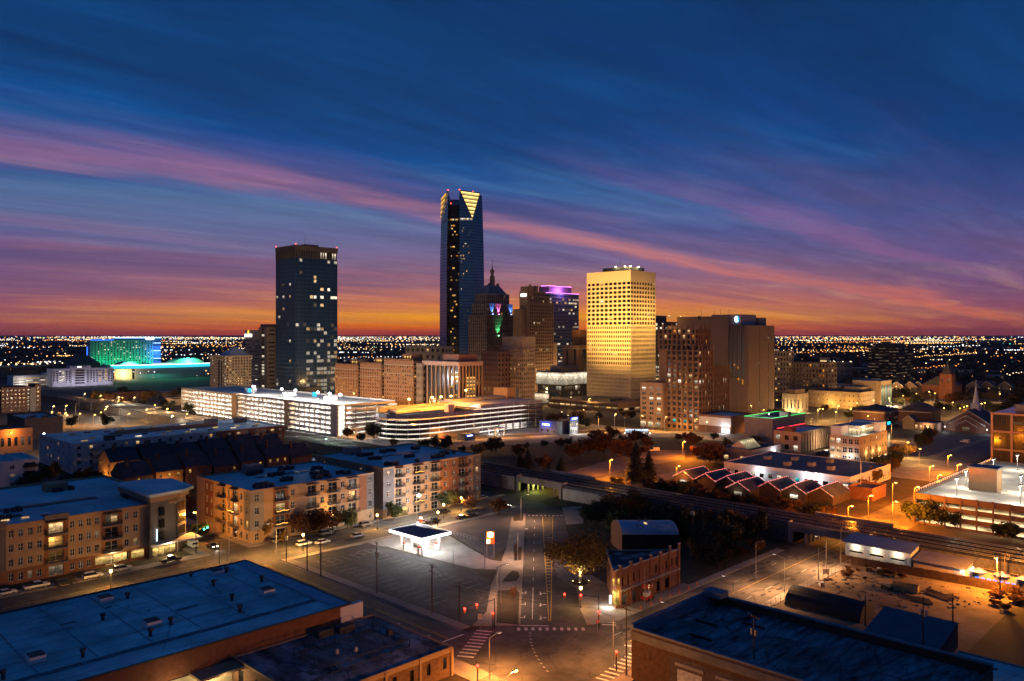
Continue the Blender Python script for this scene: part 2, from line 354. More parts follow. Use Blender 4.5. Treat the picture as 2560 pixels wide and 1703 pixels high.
    def block(s, x0, y0, x1, y1, z0, z1, S=None, W=None, par=.8, m=None, **k):
        "a volume: two windowed sides, two plain ones and a roof; S / W = (cols, rows, fw, fh, pick[, z from, z to])"
        for face, spec in (('S', S), ('W', W)):
            a, b_, d = (x0, x1, y0) if face == 'S' else (y0, y1, x0)
            if spec is None: s.plain(x0, y0, x1, y1, z0, z1, face, m); continue
            za, zb = (spec[5], spec[6]) if len(spec) > 5 else (z0, z1)
            if za > z0: s._strip(face, a, b_, z0, za, d, m)
            s.fac(face, a, b_, za, zb, spec[0], spec[1], spec[2], spec[3], spec[4], d=d, m=m, **k)
            if zb < z1: s._strip(face, a, b_, zb, z1, d, m)
        s.plain(x0, y0, x1, y1, z0, z1, 'NE', m); s.top(x0, y0, x1, y1, z1, par, pm=m)
    def _strip(s, face, a, b, z0, z1, d, m=None):
        P = (lambda u, z: (u, d, z)) if face == 'S' else (lambda u, z: (d, u, z))
        s.mb('wall', m or s.wall).q(P(a, z0), P(b, z0), P(b, z1), P(a, z1))
    def done(s, wname='window'):
        s.win.sort(key=lambda w: -(w[4] * w[5]) - (.01 if w[6] not in 'dk' else 0))
        rest = {}
        for i, (face, d, u, z, w, h, key, frame) in enumerate(s.win):
            loc = (u, d, z) if face == 'S' else (d, u, z)
            if i < s.maxwin: put(wname, pane_mesh(face, w, h, key, frame), s.T, loc)
            else:
                b = rest.setdefault('all', (MB(), [])); keys = b[1]
                if key not in keys: keys.append(key)
                if face == 'S': b[0].q((u - w / 2, d, z), (u + w / 2, d, z), (u + w / 2, d, z + h), (u - w / 2, d, z + h), keys.index(key))
                else: b[0].q((d, u - w / 2, z), (d, u + w / 2, z), (d, u + w / 2, z + h), (d, u - w / 2, z + h), keys.index(key))
        for b, keys in rest.values():
            o = b.build('small_windows', [PANE[k] for k in keys], s.T); o['kind'] = 'stuff'
        for (part, _, _), (b, m) in s.parts.items(): b.build(part, m, s.T)
        return s.T
# wall and roof materials
ROOF_BLUE = mat('pale_membrane_roof', (.52, .72, .74), .75, .16, .12)
ROOF_WH = mat('warehouse_membrane_roof', (.52, .72, .72), .7, .30, .16, bump=.05)
ROOF_TAR = mat('patched_tar_roof', (.10, .115, .13), .85, .85, .22, stretch=(1, .35, 1), col2=(.33, .37, .42))
ROOF_TAR2 = mat('bitumen_strip_roof', (.05, .055, .06), .85, .92, .42, stretch=(.3, 1.2, 1), col2=(.30, .36, .42))
ROOF_DK = mat('dark_roof', (.07, .07, .08), .85, .4, .2)
ROOF_GREY = mat('grey_gravel_roof', (.18, .18, .19), .9, .3, .2)
BRICK = mat('red_brown_brick', (.20, .085, .045), .9, .22, 1.1)
BRICKD = mat('dark_brick', (.15, .075, .055), .9, .25, 1.1)
BRICKT = mat('tan_brick', (.36, .24, .15), .9, .18, .9)
STUCCO = mat('beige_stucco', (.34, .22, .135), .9, .12, .5)
STUCCOG = mat('grey_stucco', (.22, .20, .20), .9, .12, .5)
TAUPE = mat('taupe_panel', (.13, .115, .115), .85, .15, .5)
LIME = mat('limestone', (.42, .34, .25), .9, .15, .3)
LIMED = mat('dark_limestone', (.26, .20, .155), .9, .2, .3)
GREYW = mat('grey_render', (.50, .48, .48), .9, .1, .4)
WHITEW = mat('white_render', (.68, .66, .66), .85, .08, .4)
METALD = mat('dark_cladding', (.05, .052, .06), .6, .2, .5)
BLUEGREY = mat('blue_grey_panel', (.12, .14, .18), .6, .15, .3)

# ------------------------------------------------------------------ ground, streets, pavements
ASPH = mat('asphalt', (.085, .080, .078), .85, .35, .22)
ASPHW = mat('worn_asphalt', (.15, .125, .105), .9, .45, .16, stretch=(1, 1, 1))
cracks(ASPH, .22, .02, .45); cracks(ASPHW, .16, .022, .4); cracks(ROOF_WH, .10, .012, .6, (.4, 1, 1)); cracks(ROOF_BLUE, .14, .012, .65); cracks(ROOF_TAR, .3, .05, .4); cracks(ROOF_TAR2, .22, .05, .4, (.5, 1.3, 1))
PAVE = mat('pavement_concrete', (.25, .21, .175), .9, .2, .3)
GRASS = mat('dry_grass', (.048, .034, .017), .95, .4, .15)
DIRT = mat('bare_dirt', (.20, .14, .085), .95, .45, .14)
FARG = mat('far_ground', (.06, .05, .045), .95, .5, .004)
g = MB().q((-60000, -60000, -.02), (150000, -60000, -.02), (150000, 150000, -.02), (-60000, 150000, -.02)); tag(g.build('ground', FARG), kind='structure')
def sheet(name, pts, z, m, label=None):
    o = MB().poly([(p[0], p[1], z) for p in pts]).build(name, m); o['kind'] = 'structure'
    if label: o['label'] = label
    return o
def rect(name, x0, y0, x1, y1, z, m): return sheet(name, [(x0, y0), (x1, y0), (x1, y1), (x0, y1)], z, m)
def slab(name, pts, h, m):
    o = MB().prism(pts, -.1, h, 0).build(name, m); o['kind'] = 'structure'; return o
rect('lawn', 20, 20, 470, 470, .0, GRASS)
rect('street', 101.5, -40, 112.5, 720, .010, ASPH)               # the street crossing in front, along y
rect('street', -60, 200, 219, 217, .014, ASPH)                   # street past the apartments, along x
rect('street', 219, 200, 640, 217, .014, ASPH)
rect('street', 60, 87, 640, 104, .018, ASPHW)                    # pale worn street to the right, along x
def G(x, y): return px(950 + .6728 * x, 1100 + .6728 * y)[:2]     # a ground point read off an enlarged view of the avenue
sheet('avenue', [(101.5, 90), (126, 90), (139.3, 106), (139.3, 113.2), (213.1, 182.9), (220, 200.5), (199, 200.5), (122.3, 117.0), (118, 122), (101.5, 122)], .022, ASPH)
# pavements are real steps
slab('pavement', [(112.5, 124.5), (115, 124.5), (115, 199), (112.5, 199)], .13, PAVE)
slab('pavement', [G(489, 288), G(541, 273), G(531, 480), G(521, 691), (118.3, 121.6), (115.4, 124.5), (115.4, 136), G(330, 690), G(396, 640), G(412, 540), G(440, 484), G(455, 440), G(470, 400)][:5] + [(115.4, 124.5), G(396, 640), G(412, 540), G(440, 484), G(455, 440), G(470, 400)], .13, PAVE)
slab('pavement', [G(722, 500), G(745, 632), G(770, 690), (139.6, 104), (172, 104), (172, 108.2), (146.4, 108.2), G(848, 540), G(790, 505)], .13, PAVE)
slab('pavement', [(172, 104), (219, 104), (219, 106.5), (172, 106.5)], .13, PAVE)
slab('pavement', [(120, 87), (219, 87), (219, 84.5), (120, 84.5)], .13, PAVE)
slab('pavement', [(20, 217), (101.5, 217), (101.5, 221), (20, 221)], .13, PAVE)
slab('pavement', [(112.5, 217), (219, 217), (219, 219.4), (112.5, 219.4)], .13, PAVE)
slab('pavement', [(96.8, 104), (101.5, 104), (101.5, 199), (92.5, 199), (92.5, 138), (96.8, 138)], .13, PAVE)
slab('pavement', [(20, 199), (101.5, 199), (101.5, 196.5), (20, 196.5)], .13, PAVE)
slab('pavement', [(115, 199), (197, 199), (195, 196.5), (115, 196.5)], .13, PAVE)
slab('pavement', [(101.5, 221), (98, 221), (98, 300), (101.5, 300)], .13, PAVE)
slab('pavement', [(112.5, 219.4), (116, 219.4), (116, 300), (112.5, 300)], .13, PAVE)
slab('pavement', [(90, 87), (101.5, 87), (101.5, 76), (98, 76), (98, 84), (90, 84)], .13, PAVE)
slab('pavement', [(112.5, 87), (120, 87), (120, 84.5), (116, 84), (116, 60), (112.5, 60)], .13, PAVE)
slab('plaza', [G(676, 252), G(752, 246), G(756, 312), G(692, 316)], .12, PAVE)
# forecourt, car parks, islands with grass
FCON = mat('forecourt_concrete', (.30, .28, .255), .9, .25, .25)
sheet('forecourt', [(140, 197), (139.8, 192), G(30, 398), G(345, 479), G(440, 482), G(452, 452), G(410, 445), G(330, 400), G(256, 355), (163.3, 197)], .030, FCON)
sheet('driveway', [G(442, 484), G(456, 441), G(533, 449), G(530, 483)], .138, FCON)
sheet('car_park', [(115.5, 136), (115.5, 196), (139.6, 196), G(-5, 396), G(340, 482), G(408, 520), G(410, 545), G(394, 640), (115.5, 125)], .026, mat('old_car_park', (.052, .052, .056), .85, .5, .35, stretch=(1, .5, 1)))
cracks(MATS['old_car_park'], .16, .03, 1.9)
sheet('car_park', [G(262, 352), G(415, 443), G(468, 398), G(487, 292), (192, 196.3), (164, 196.3)], .028, mat('side_lot', (.085, .072, .08), .9, .3, .2))
sheet('verge', [G(346, 481), G(438, 486), G(412, 524), G(385, 512)], .05, GRASS)
for p in ([G(494, 283), G(533, 279), G(531, 300), G(497, 303)], [G(497, 402), G(526, 399), G(525, 447), G(499, 450)], [G(457, 527), G(472, 506), G(492, 488), G(514, 492), G(519, 508), G(507, 524), G(480, 528)], [G(437, 563), G(505, 558), G(518, 572), G(514, 688), G(433, 680)]):
    o = MB().prism(p, .1, .22).build('grass_island', GRASS); o['kind'] = 'structure'
slab('plaza', [(150, 122), (158, 130), (172, 138), (165, 145), (154, 134)], .10, mat('plaza_concrete', (.16, .15, .15), .9, .25, .3))
# paint
def dashes(name, p, q, w, dash, gap, m, z=.03):
    p = Vector((p[0], p[1])); q = Vector((q[0], q[1])); d = q - p; n = d.length; d /= n; e = Vector((-d.y, d.x)) * w / 2; b = MB(); t = 0
    while t < n:
        a = p + d * t; c = p + d * min(n, t + dash); b.q((*(a - e), z), (*(c - e), z), (*(c + e), z), (*(a + e), z)); t += dash + gap
    o = b.build(name, m); o['kind'] = 'structure'; return o
# avenue axis
AV = Vector((201.6 - 122.1, 190.4 - 117.9)).normalized(); AN = Vector((AV.y, -AV.x)); AL = Vector((122.1, 117.9))
def av(t, s): p = AL + AV * t + AN * s; return (p.x, p.y)
dashes('road_marking', av(4, 3.4), av(104, 3.4), .16, 3, 6, WORN)
dashes('road_marking', av(4, 3.4), av(26, 3.4), .18, 99, 1, WORN, .032)
dashes('road_marking', av(3, 7.0), av(104, 6.0), .16, 400, 1, YELLOW)
dashes('road_marking', av(3, 7.4), av(104, 9.6), .16, 400, 1, YELLOW)
b = MB()
for k in range(34):
    t = 12 + k * 2.7; w0 = 7.0 - .01 * t + .1; w1 = 7.4 + .0215 * t - .1
    if w1 - w0 > .9: b.q((*av(t, w0), .031), (*av(t, w1), .031), (*av(t + .35, w1), .031), (*av(t + .35, w0), .031))
b.build('road_marking', YELLOW)['kind'] = 'structure'
def bars(a, c, n, w, ln, m=WORN, z=.033):
    "zebra bars between a and c, each bar lying along the walking line's normal"
    a = Vector(a); c = Vector(c); d = (c - a).normalized(); e = Vector((-d.y, d.x)) * ln / 2
    for k in range(n):
        p = a.lerp(c, k / (n - 1)); o = MB().q((*(p - d * w / 2 - e), z), (*(p + d * w / 2 - e), z), (*(p + d * w / 2 + e), z), (*(p - d * w / 2 + e), z)).build('crossing_bar', m); o['kind'] = 'structure'
bars((121.1, 116.2), (130.6, 106.5), 10, .65, 1.6); bars(av(104, 0), av(104, 14), 11, .6, 1.2)
bars((115.2, 120.6), (103.6, 113.6), 9, .55, 3.4); bars((114, 88.2), (127, 90.5), 9, .55, 3.0)
bars((140.8, 107.4), (136.4, 104.1), 5, .5, 3.0)
dashes('road_marking', (103.2, 122.3), (111, 122.3), .5, 99, 1, WORN); dashes('road_marking', av(.2, -.1), av(.2, 6.8), .45, 99, 1, WORN)
dashes('road_marking', (133.5, 88), (129.5, 95), .5, 99, 1, WORN)
dashes('road_marking', (107, 123), (107, 198), .14, 400, 1, YELLOW); dashes('road_marking', (107.5, 123), (107.5, 198), .14, 400, 1, YELLOW)
dashes('road_marking', (112, 124), (112, 198), .14, 400, 1, WORN); dashes('road_marking', (102.2, 124), (102.2, 198), .14, 400, 1, WORN)
dashes('road_marking', (132, 95.5), (250, 95.5), .16, 400, 1, YELLOW); dashes('road_marking', (132, 99.7), (219, 99.7), .14, 3, 7, WORN); dashes('road_marking', (132, 91.3), (219, 91.3), .14, 3, 7, WORN)
dashes('road_marking', (20, 208.6), (98, 208.6), .14, 400, 1, YELLOW); dashes('road_marking', (116, 208.6), (196, 208.6), .14, 400, 1, YELLOW)
dashes('road_marking', (60, 204.6), (98, 204.6), .14, 3, 6, WORN); dashes('road_marking', (116, 204.6), (200, 204.6), .14, 3, 6, WORN)
def arrow(p, ang, kind):
    b = MB(); c, s = math.cos(ang), math.sin(ang); T_ = lambda x, y: (p[0] + x * c - y * s, p[1] + x * s + y * c, .034)
    b.poly([T_(0, -.12), T_(1.6, -.12), T_(1.6, .12), T_(0, .12)])
    if 's' in kind: b.poly([T_(1.6, -.4), T_(2.6, 0), T_(1.6, .4)])
    if 'l' in kind: b.poly([T_(1.0, .12), T_(1.3, .12), T_(1.3, .8), T_(1.0, .8)]); b.poly([T_(.75, .8), T_(1.55, .8), T_(1.15, 1.5)])
    if 'r' in kind: b.poly([T_(1.0, -.12), T_(1.3, -.12), T_(1.3, -.8), T_(1.0, -.8)]); b.poly([T_(.75, -.8), T_(1.55, -.8), T_(1.15, -1.5)])
    b.build('lane_arrow', WORN)['kind'] = 'structure'
aa = math.atan2(-AV.y, -AV.x)
for t in (5, 13.5, 21.5): arrow(av(t + 1.2, 1.7), aa, 'r'); arrow(av(t + 1.2, 5.2), aa, 'sl')
arrow((104.5, 128), -math.pi / 2, 'sl'); arrow((104.5, 138), -math.pi / 2, 'sl')
for k in range(17):                                              # bays in the empty car park
    y = 141 + k * 3.1
    dashes('parking_line', (118, y), (123.2, y), .10, 99, 1, WORN, .04); dashes('parking_line', (131.5, y), (136.5, y), .10, 99, 1, WORN, .04)
for k in range(8): dashes('parking_line', (118.5 + k * 2.6, 185), (118.5 + k * 2.6, 190), .10, 99, 1, WORN, .04)
rp = random.Random(3); PATCH = mat('tar_patch', (.035, .03, .028), .9, .3, .6)
for k in range(34):
    cx0, cy0 = rp.uniform(128, 226), rp.choice((89.5, 91, 93.5, 97, 100, 102)) + rp.uniform(-.5, .5); n_ = 9; a_, b_ = rp.uniform(.5, 2.2), rp.uniform(.2, .7)
    sheet('road_patch', [(cx0 + a_ * math.cos(6.283 * i / n_) * rp.uniform(.7, 1.2), cy0 + b_ * math.sin(6.283 * i / n_) * rp.uniform(.7, 1.2)) for i in range(n_)], .0225 + .0004 * k, PATCH)
for k in range(12): p_ = av(-4 - k * 1.7, 3.0 + .028 * k * k); rect('road_marking', p_[0] - .12, p_[1] - .3, p_[0] + .12, p_[1] + .3, .045, WORN)
for k in range(5): p_ = px((1325, 1180, 1560, 1300, 1390)[k], (1640, 1560, 1610, 1420, 1690)[k]); o = MB().tube((p_[0], p_[1], .03), (p_[0], p_[1], .046), .45, .45, 14).build('manhole_cover', mat('iron_cover', (.05, .045, .04), .6, .2, 3)); o['kind'] = 'structure'
# boulevard curving past the towers
def band(name, pts, w, z, m):
    b = MB(); n = len(pts)
    L_, R_ = [], []
    for i, p in enumerate(pts):
        a = Vector(pts[max(0, i - 1)]); c = Vector(pts[min(n - 1, i + 1)]); d = (c - a).normalized(); e = Vector((-d.y, d.x)) * w / 2
        L_.append((p[0] + e.x, p[1] + e.y, z)); R_.append((p[0] - e.x, p[1] - e.y, z))
    for i in range(n - 1): b.q(R_[i], R_[i + 1], L_[i + 1], L_[i])
    o = b.build(name, m); o['kind'] = 'structure'; return o
def smooth(pts, k=8):
    out = []
    for i in range(len(pts) - 1):
        p0, p1, p2, p3 = (Vector(pts[max(0, min(len(pts) - 1, j))]) for j in (i - 1, i, i + 1, i + 2))
        for s in range(k):
            t = s / k; out.append(tuple(.5 * (2 * p1 + (p2 - p0) * t + (2 * p0 - 5 * p1 + 4 * p2 - p3) * t * t + (3 * p1 - p0 - 3 * p2 + p3) * t ** 3)))
    out.append(tuple(pts[-1])); return out
BV = smooth([(262, 470), (268, 400), (290, 355), (330, 328), (385, 306), (425, 278), (452, 240), (470, 205), (480, 150)])
ASPHL = mat('pale_boulevard_asphalt', (.19, .16, .14), .9, .25, .1)
band('boulevard', BV, 30, .024, ASPHL)
dashes('road_marking', (300, 349), (380, 308), .3, 4, 8, WORN, .04)
rect('street', 418, 217, 436, 620, .020, ASPHL); rect('street', 250, 640, 900, 654, .016, ASPHL); rect('street', 500, 230, 900, 244, .020, ASPH)
sheet('forecourt', [(335, 362), (352, 345), (420, 318), (436, 330), (420, 362)], .034, PAVE)
sheet('car_park', [(262, 190), (300, 190), (372, 232), (360, 250), (268, 232)], .012, mat('orange_lot', (.16, .14, .12), .9, .3, .12))
sheet('car_park', [(375, 190), (440, 190), (440, 217), (392, 232)], .012, MATS['orange_lot'])
rect('car_park', 425, 110, 540, 165, .012, mat('chapel_car_park', (.10, .10, .115), .9, .3, .2)); rect('path', 440, 128, 540, 132, .03, PAVE)
rect('car_park', 365, 108, 430, 140, .03, mat('pale_lot', (.25, .23, .21), .9, .3, .2))
sheet('yard', [(150, 45), (222, 45), (222, 86), (150, 84)], .006, DIRT)
sheet('plaza', [(196, 300), (218, 300), (218, 378), (204, 378)], .02, mat('blue_lit_paving', (.45, .48, .55), .8, .1, .3))  # pale bluish paving carries the court's blue light in its colour
rect('car_park', 206, 221, 219, 300, .02, ASPH)

# ------------------------------------------------------------------ railway on its bank
BALL = mat('ballast', (.085, .075, .07), .95, .4, .8)
def bank(y0, y1):
    b = MB()
    prof = [(229.2, 0), (229.5, 5), (247.5, 5), (252, 0)]
    for i in range(3):
        (xa, za), (xb, zb) = prof[i], prof[i + 1]; b.q((xa, y0, za), (xb, y0, zb), (xb, y1, zb), (xa, y1, za))
    for y in (y0, y1): b.poly([(x, y, z) for x, z in prof])
    o = b.build('railway_bank', [BALL]); o['kind'] = 'structure'
bank(-60, 85.5); bank(106, 198); bank(219, 1150)
RAIL = mat('rail_steel', (.30, .28, .27), .35, .2, 2, metal=.7); SLEEP = mat('sleeper_timber', (.045, .036, .03), .95, .3, 1)
for k, x in enumerate((232.2, 236.2, 240.6, 244.6)):
    t = thing('railway_track', ['rail track nearest the lower streets, pair of steel rails on sleepers', 'second rail track from the lower streets along the bank', 'third rail track on the raised bank, inner of the far pair', 'rail track on the bank nearest the boulevard'][k], 'track', (x, 0, 5), 0, 'tracks on the railway bank')
    for s in (-.72, .72): MB().box(s - .05, -60, .28, s + .05, 1150, .45).build('rail', RAIL, t)
    b = MB()
    for j in range(900): b.box(-1.3, -55 + j * .75, .05, 1.3, -55 + j * .75 + .26, .27)
    b.build('sleepers', SLEEP, t)['kind'] = 'stuff'
def bridge(y0, y1, label):
    t = thing('rail_bridge', label, 'bridge', (229, (y0 + y1) / 2, 0)); w = (y1 - y0) / 2
    MB().box(0, -w, 4.4, 19, w, 5.0).build('deck', CONCD, t)
    for x in (-.4, 18.6): MB().box(x, -w - 1.5, 3.5, x + .9, w + 1.5, 6.0).build('girder', CONCD, t)
    for s in (-1, 1): MB().box(-.8, s * w - (.0 if s > 0 else 1.2), 0, 20, s * w + (1.2 if s > 0 else .0), 4.99).build('abutment', CONCD, t)
    for r in (-.33, .33):
        for k in range(7): MB().box(.6 + k * 2.9, r * w * 2 - .3 + (0), 0, 1.2 + k * 2.9, r * w * 2 + .3, 4.4).build('column', CONC, t)
        MB().box(.3, r * w * 2 - .4, 3.9, 18.5, r * w * 2 + .4, 4.39).build('pier_cap', CONC, t)
    for s in (-1, 1):
        m = MB(); m.box(.1, s * (w + 1.5) - .06, 5.0, 2.6, s * (w + 1.5) + .06, 6.1); m.build('parapet_end', CONC, t)
    return t
bridge(198, 219, 'concrete railway underpass by the avenue top with yellow-lit columns')
bridge(85.5, 106, 'concrete railway bridge over the pale worn street beside the depot')
b = MB().box(228.2, 221.5, 0, 229.0, 300, 5.4); tag(b.build('retaining_wall', CONCD), 'long grey concrete retaining wall under the railway behind the apartments', 'wall')
b = MB().box(228.2, 165, 0, 229.0, 196, 4.2); tag(b.build('retaining_wall', CONC), 'short pale concrete retaining wall right of the avenue underpass', 'wall')

# ------------------------------------------------------------------ downtown towers
def fit(uc, ul, ur, vt, vb=None, Y=None):
    "plan position, side lengths and height of an axis-parallel block from its nearest corner"
    if Y is None: Y = F * H / (vb - VH)
    a, b, _ = px(uc, 0, 0, Y)
    def sol(u, ex, ey):
        s = (u - 1280) / F; return (s * (a * CA + b * SA) - (a * SA - b * CA)) / ((ex * SA - ey * CA) - s * (ex * CA + ey * SA))
    return a, b, sol(ur, 1, 0), sol(ul, 0, 1), zat(vt, Y)
def rows_pick(lit_rows, p, keys, dark='d', base=.03):
    def f(c, r):
        q = p if r in lit_rows else base
        return R.choice(keys) if R.random() < q else dark
    return f
NAVY = mat('navy_glass_wall', (.022, .075, .17), .18, .3, .05, spec=.7)
NAVY2 = mat('navy_spandrel', (.026, .085, .18), .25, .25, .08, spec=.6)
PANE['n'] = glass('pane_navy', (.012, .05, .12), .08, .8)
CREAM = mat('cream_concrete', (.13, .105, .085), .8, .12, .2)
REDL = emit('aviation_red', (1, .06, .03), 9)
def beacon(b, x, y, z, r=.5): MB().ball((x, y, z), r).build('red_beacon', REDL, b.T)

# dark glass tower
b = Bld('office_tower', 'tall dark navy glass office tower with cream arcaded crown and scattered lit floors', 425.9, 723.3, 49.5, 39.2, 154, NAVY2, ROOF_DK)
pk0 = rows_pick({1, 2, 3, 5, 6, 8, 9, 10, 12, 13, 16}, .55, 'ccwcm', 'n', .05); pk1 = rows_pick({17, 24}, .4, 'ccwm', 'n', .03); pk = lambda c, r: pk0(c, r) if r < 17 and c > 2 else pk1(c, r)
b.block(0, 0, 49.5, 39.2, 0, 141, S=(12, 34, .88, .70, pk), W=(9, 34, .88, .70, rows_pick({3, 13, 17, 24, 27}, .25, 'ccwm', 'n', .02)), par=0, rec=.25)
for x in range(0, 34): b.mb('mullions', NAVY).box(x * 1.5 - .1, -.35, 0, x * 1.5 + .1, 0, 141)
for y in range(0, 27): b.mb('mullions', NAVY).box(-.35, y * 1.5 - .1, 0, 0, y * 1.5 + .1, 141)
b.box(.6, .6, 141, 48.9, 38.6, 149, METALD, 'crown_recess')
b.box(-.5, -.5, 149, 50, 39.7, 154, CREAM, 'crown_band')
for k in range(18): MB().box(k * 2.84 - .5, -.5, 141, k * 2.84 + .5, .6, 149).build('crown_pier', CREAM, b.T)
for k in range(1, 14): MB().box(-.5, k * 2.98 - .5, 141, .6, k * 2.98 + .5, 149).build('crown_pier', CREAM, b.T)
for k in (10, 11, 12, 15, 16): MB().box(k * 2.84 + .5, .45, 142, k * 2.84 + 2.3, .58, 148.4).build('lit_crown_window', PANE['c'], b.T)
b.box(18, 12, 154, 34, 28, 157, METALD, 'plant_room')
for x, y in ((0, 39), (0, 0), (49, 0)): beacon(b, x, y, 155)
for x, y, hh in ((14, 16, 9), (20, 14, 12), (22, 20, 16), (27, 20, 10), (33, 12, 8), (10, 24, 6)):
    b.mb('antenna', BLACK).tube((x, y, 154), (x, y, 154 + hh), .14, .06)
b.box(4, -14, 0, 22, -.6, 9, CREAM, 'entrance_block')
b.done()

# tallest tower: tapering blue glass with notched recess and lit triangular crown
DG = mat('blue_curtain_wall', (.016, .034, .070), .16, 0, spec=.8)
t_ = DG.node_tree; g_ = t_.nodes.new('ShaderNodeTexCoord'); sx = t_.nodes.new('ShaderNodeSeparateXYZ'); t_.links.new(g_.outputs['Object'], sx.inputs[0])
def _line(src, per, wd):
    a = t_.nodes.new('ShaderNodeMath'); a.operation = 'MODULO'; t_.links.new(src, a.inputs[0]); a.inputs[1].default_value = per
    c = t_.nodes.new('ShaderNodeMath'); c.operation = 'LESS_THAN'; t_.links.new(a.outputs[0], c.inputs[0]); c.inputs[1].default_value = wd; return c.outputs[0]
hl = _line(sx.outputs[2], 4.1, .9); mx = t_.nodes.new('ShaderNodeMix'); mx.data_type = 'RGBA'
mx.inputs[6].default_value = (.045, .17, .37, 1); mx.inputs[7].default_value = (.015, .055, .12, 1); t_.links.new(hl, mx.inputs[0]); t_.links.new(mx.outputs[2], t_.nodes['Principled BSDF'].inputs['Base Color'])
DY = 1069.; dxy = px(1152, 0, 0, DY); T = thing('skyscraper', 'tallest skyscraper, tapering blue glass with glowing triangular crown panels', 'skyscraper', (dxy[0], dxy[1], 0), TH - math.pi / 2)
plan = [(-30.5, 24), (-19, 0), (-15.5, 6), (-3.5, 6), (-2, 0), (18, 1.5), (31, 17), (24, 48), (-22, 48)]
lev = [(0, 1.0), (60, 1.0), (110, .995), (150, .985), (190, .962), (215, .94), (238, .915)]
bm = MB(); n = len(plan)
def dp(i, s, z): return (plan[i][0] * s, plan[i][1] * (.5 + .5 * s) + (1 - s) * 9, z)
for (z0, s0), (z1, s1_) in zip(lev, lev[1:]):
    for i in range(n):
        j = (i + 1) % n; bm.q(dp(i, s0, z0), dp(j, s0, z0), dp(j, s1_, z1), dp(i, s1_, z1), 1 if i in (1, 2, 3) else 0)
st = .915; bm.poly([dp(i, st, 238) for i in range(n)], 2)
bm.build('shaft', [DG, mat('recess_glass', (.02, .018, .022), .2, .3, .3), METALD], T)
CRW = emit('crown_lantern', (1, .70, .22), 1.9, .12); CRD = MATS['blue_curtain_wall']
bm = MB(); TOPZ = {0: 251, 1: 257, 2: 240, 3: 240, 4: 257.5, 5: 255, 6: 252, 7: 252, 8: 252}
sc_ = .90
def dt(i): return dp(i, sc_, TOPZ[i])
for i in (0, 1, 3, 4, 5, 6, 7, 8, 2):
    j = (i + 1) % n
    bm.q(dp(i, st, 238), dp(j, st, 238), dt(j), dt(i))
bm.build('crown', CRD, T)
def tri_panel(A, Bp, Cc, rows, name, m, off):
    A, Bp, Cc = Vector(A), Vector(Bp), Vector(Cc); nrm = (Bp - A).cross(Cc - A).normalized()
    if nrm.y > 0: nrm = -nrm
    for r in range(rows):
        t0, t1 = r / rows + .012, (r + 1) / rows - .012
        k = max(1, rows - r)
        for q in range(k):
            f0, f1 = q / k + .03 / k, (q + 1) / k - .03 / k
            P = lambda f, t: A.lerp(Bp, f).lerp(Cc, t) + nrm * off
            MB().q(P(f0, t0), P(f1, t0), P(f1, t1), P(f0, t1)).build(name, m, T)
P4, P5, P6 = Vector(dt(4)), Vector(dt(5)), Vector(dt(6))
tl_ = Vector((P4.x + 1.2, P4.y - 1.2, P4.z - 1.6)); tr_ = Vector((P6.x - 2.6, P5.y - .2, P5.z - 2.2)); bt_ = Vector((P5.x - .6, P5.y - 1.6, 219))
MB().poly([tl_ + Vector((-1, .12, 1)), tr_ + Vector((1, .12, 1)), bt_ + Vector((0, .12, -2))]).build('crown_frame', METALD, T)
tri_panel(tl_, tr_, bt_, 7, 'crown_panel', CRW, .02)
q0, q1 = Vector(dt(0)), Vector(dt(1))
tri_panel(q0 + Vector((-.9, -1.4, -1.5)), q0.lerp(q1, .85) + Vector((-.9, -1.4, -1.5)), Vector(dp(0, .94, 219)) + Vector((-.6, -1.4, 0)), 5, 'crown_panel', emit('crown_lantern_side', (1, .52, .10), 1.1, .15), .3)
for i in (4, 5, 1, 2): MB().ball(dt(i), .8).build('red_beacon', REDL, T)
def dpane(i, f, z, w, h, key):
    j = (i + 1) % n; s = 1.0
    for (z0, s0), (z1, s1_) in zip(lev, lev[1:]):
        if z0 <= z <= z1: s = s0 + (s1_ - s0) * (z - z0) / (z1 - z0)
    a, c = Vector(dp(i, s, z)), Vector(dp(j, s, z)); d = (c - a).normalized(); nn = Vector((d.y, -d.x, 0)); p = a.lerp(c, f) + nn * .3
    MB().q(p, p + d * w, p + d * w + Vector((0, 0, h)), p + Vector((0, 0, h))).build('lit_window', PANE[key], T)
for f in (0, .15, .3, .62, .78): dpane(2, f, 216.5, 1.7, 2.6, R.choice('ycw'))
for k in range(9): dpane(4, .05 + k * .1, 216.5, 1.7, 2.8, 'c' if R.random() < .7 else 'w')
for k in range(7): dpane(0, .1 + k * .12, 216, 1.1, 2.4, 'm')
for k in range(22): dpane(2, R.choice((.1, .3, .5, .7)), 20 + 4.1 * R.randint(5, 47), R.uniform(1.4, 3.2), 2.3, R.choice('yywo'))
for k in range(24): dpane(R.choice((2, 3, 4)), R.uniform(.02, .3), 20 + 4.1 * R.randint(24, 47), 1.2, 2.2, R.choice('wwcm'))
for k in range(26): dpane(4, R.uniform(.05, .95), 20 + 4.1 * R.randint(12, 47), R.uniform(.8, 1.8), 1.6, R.choice('cmwmm'))
for k in range(9): dpane(0, R.uniform(.1, .9), 20 + 4.1 * R.randint(3, 40), 1.2, 2, 'm')
for k in range(60):
    for i in (2,): dpane(i, .05, 14 + 4.1 * (k % 55), 10.5, .5, 'k')

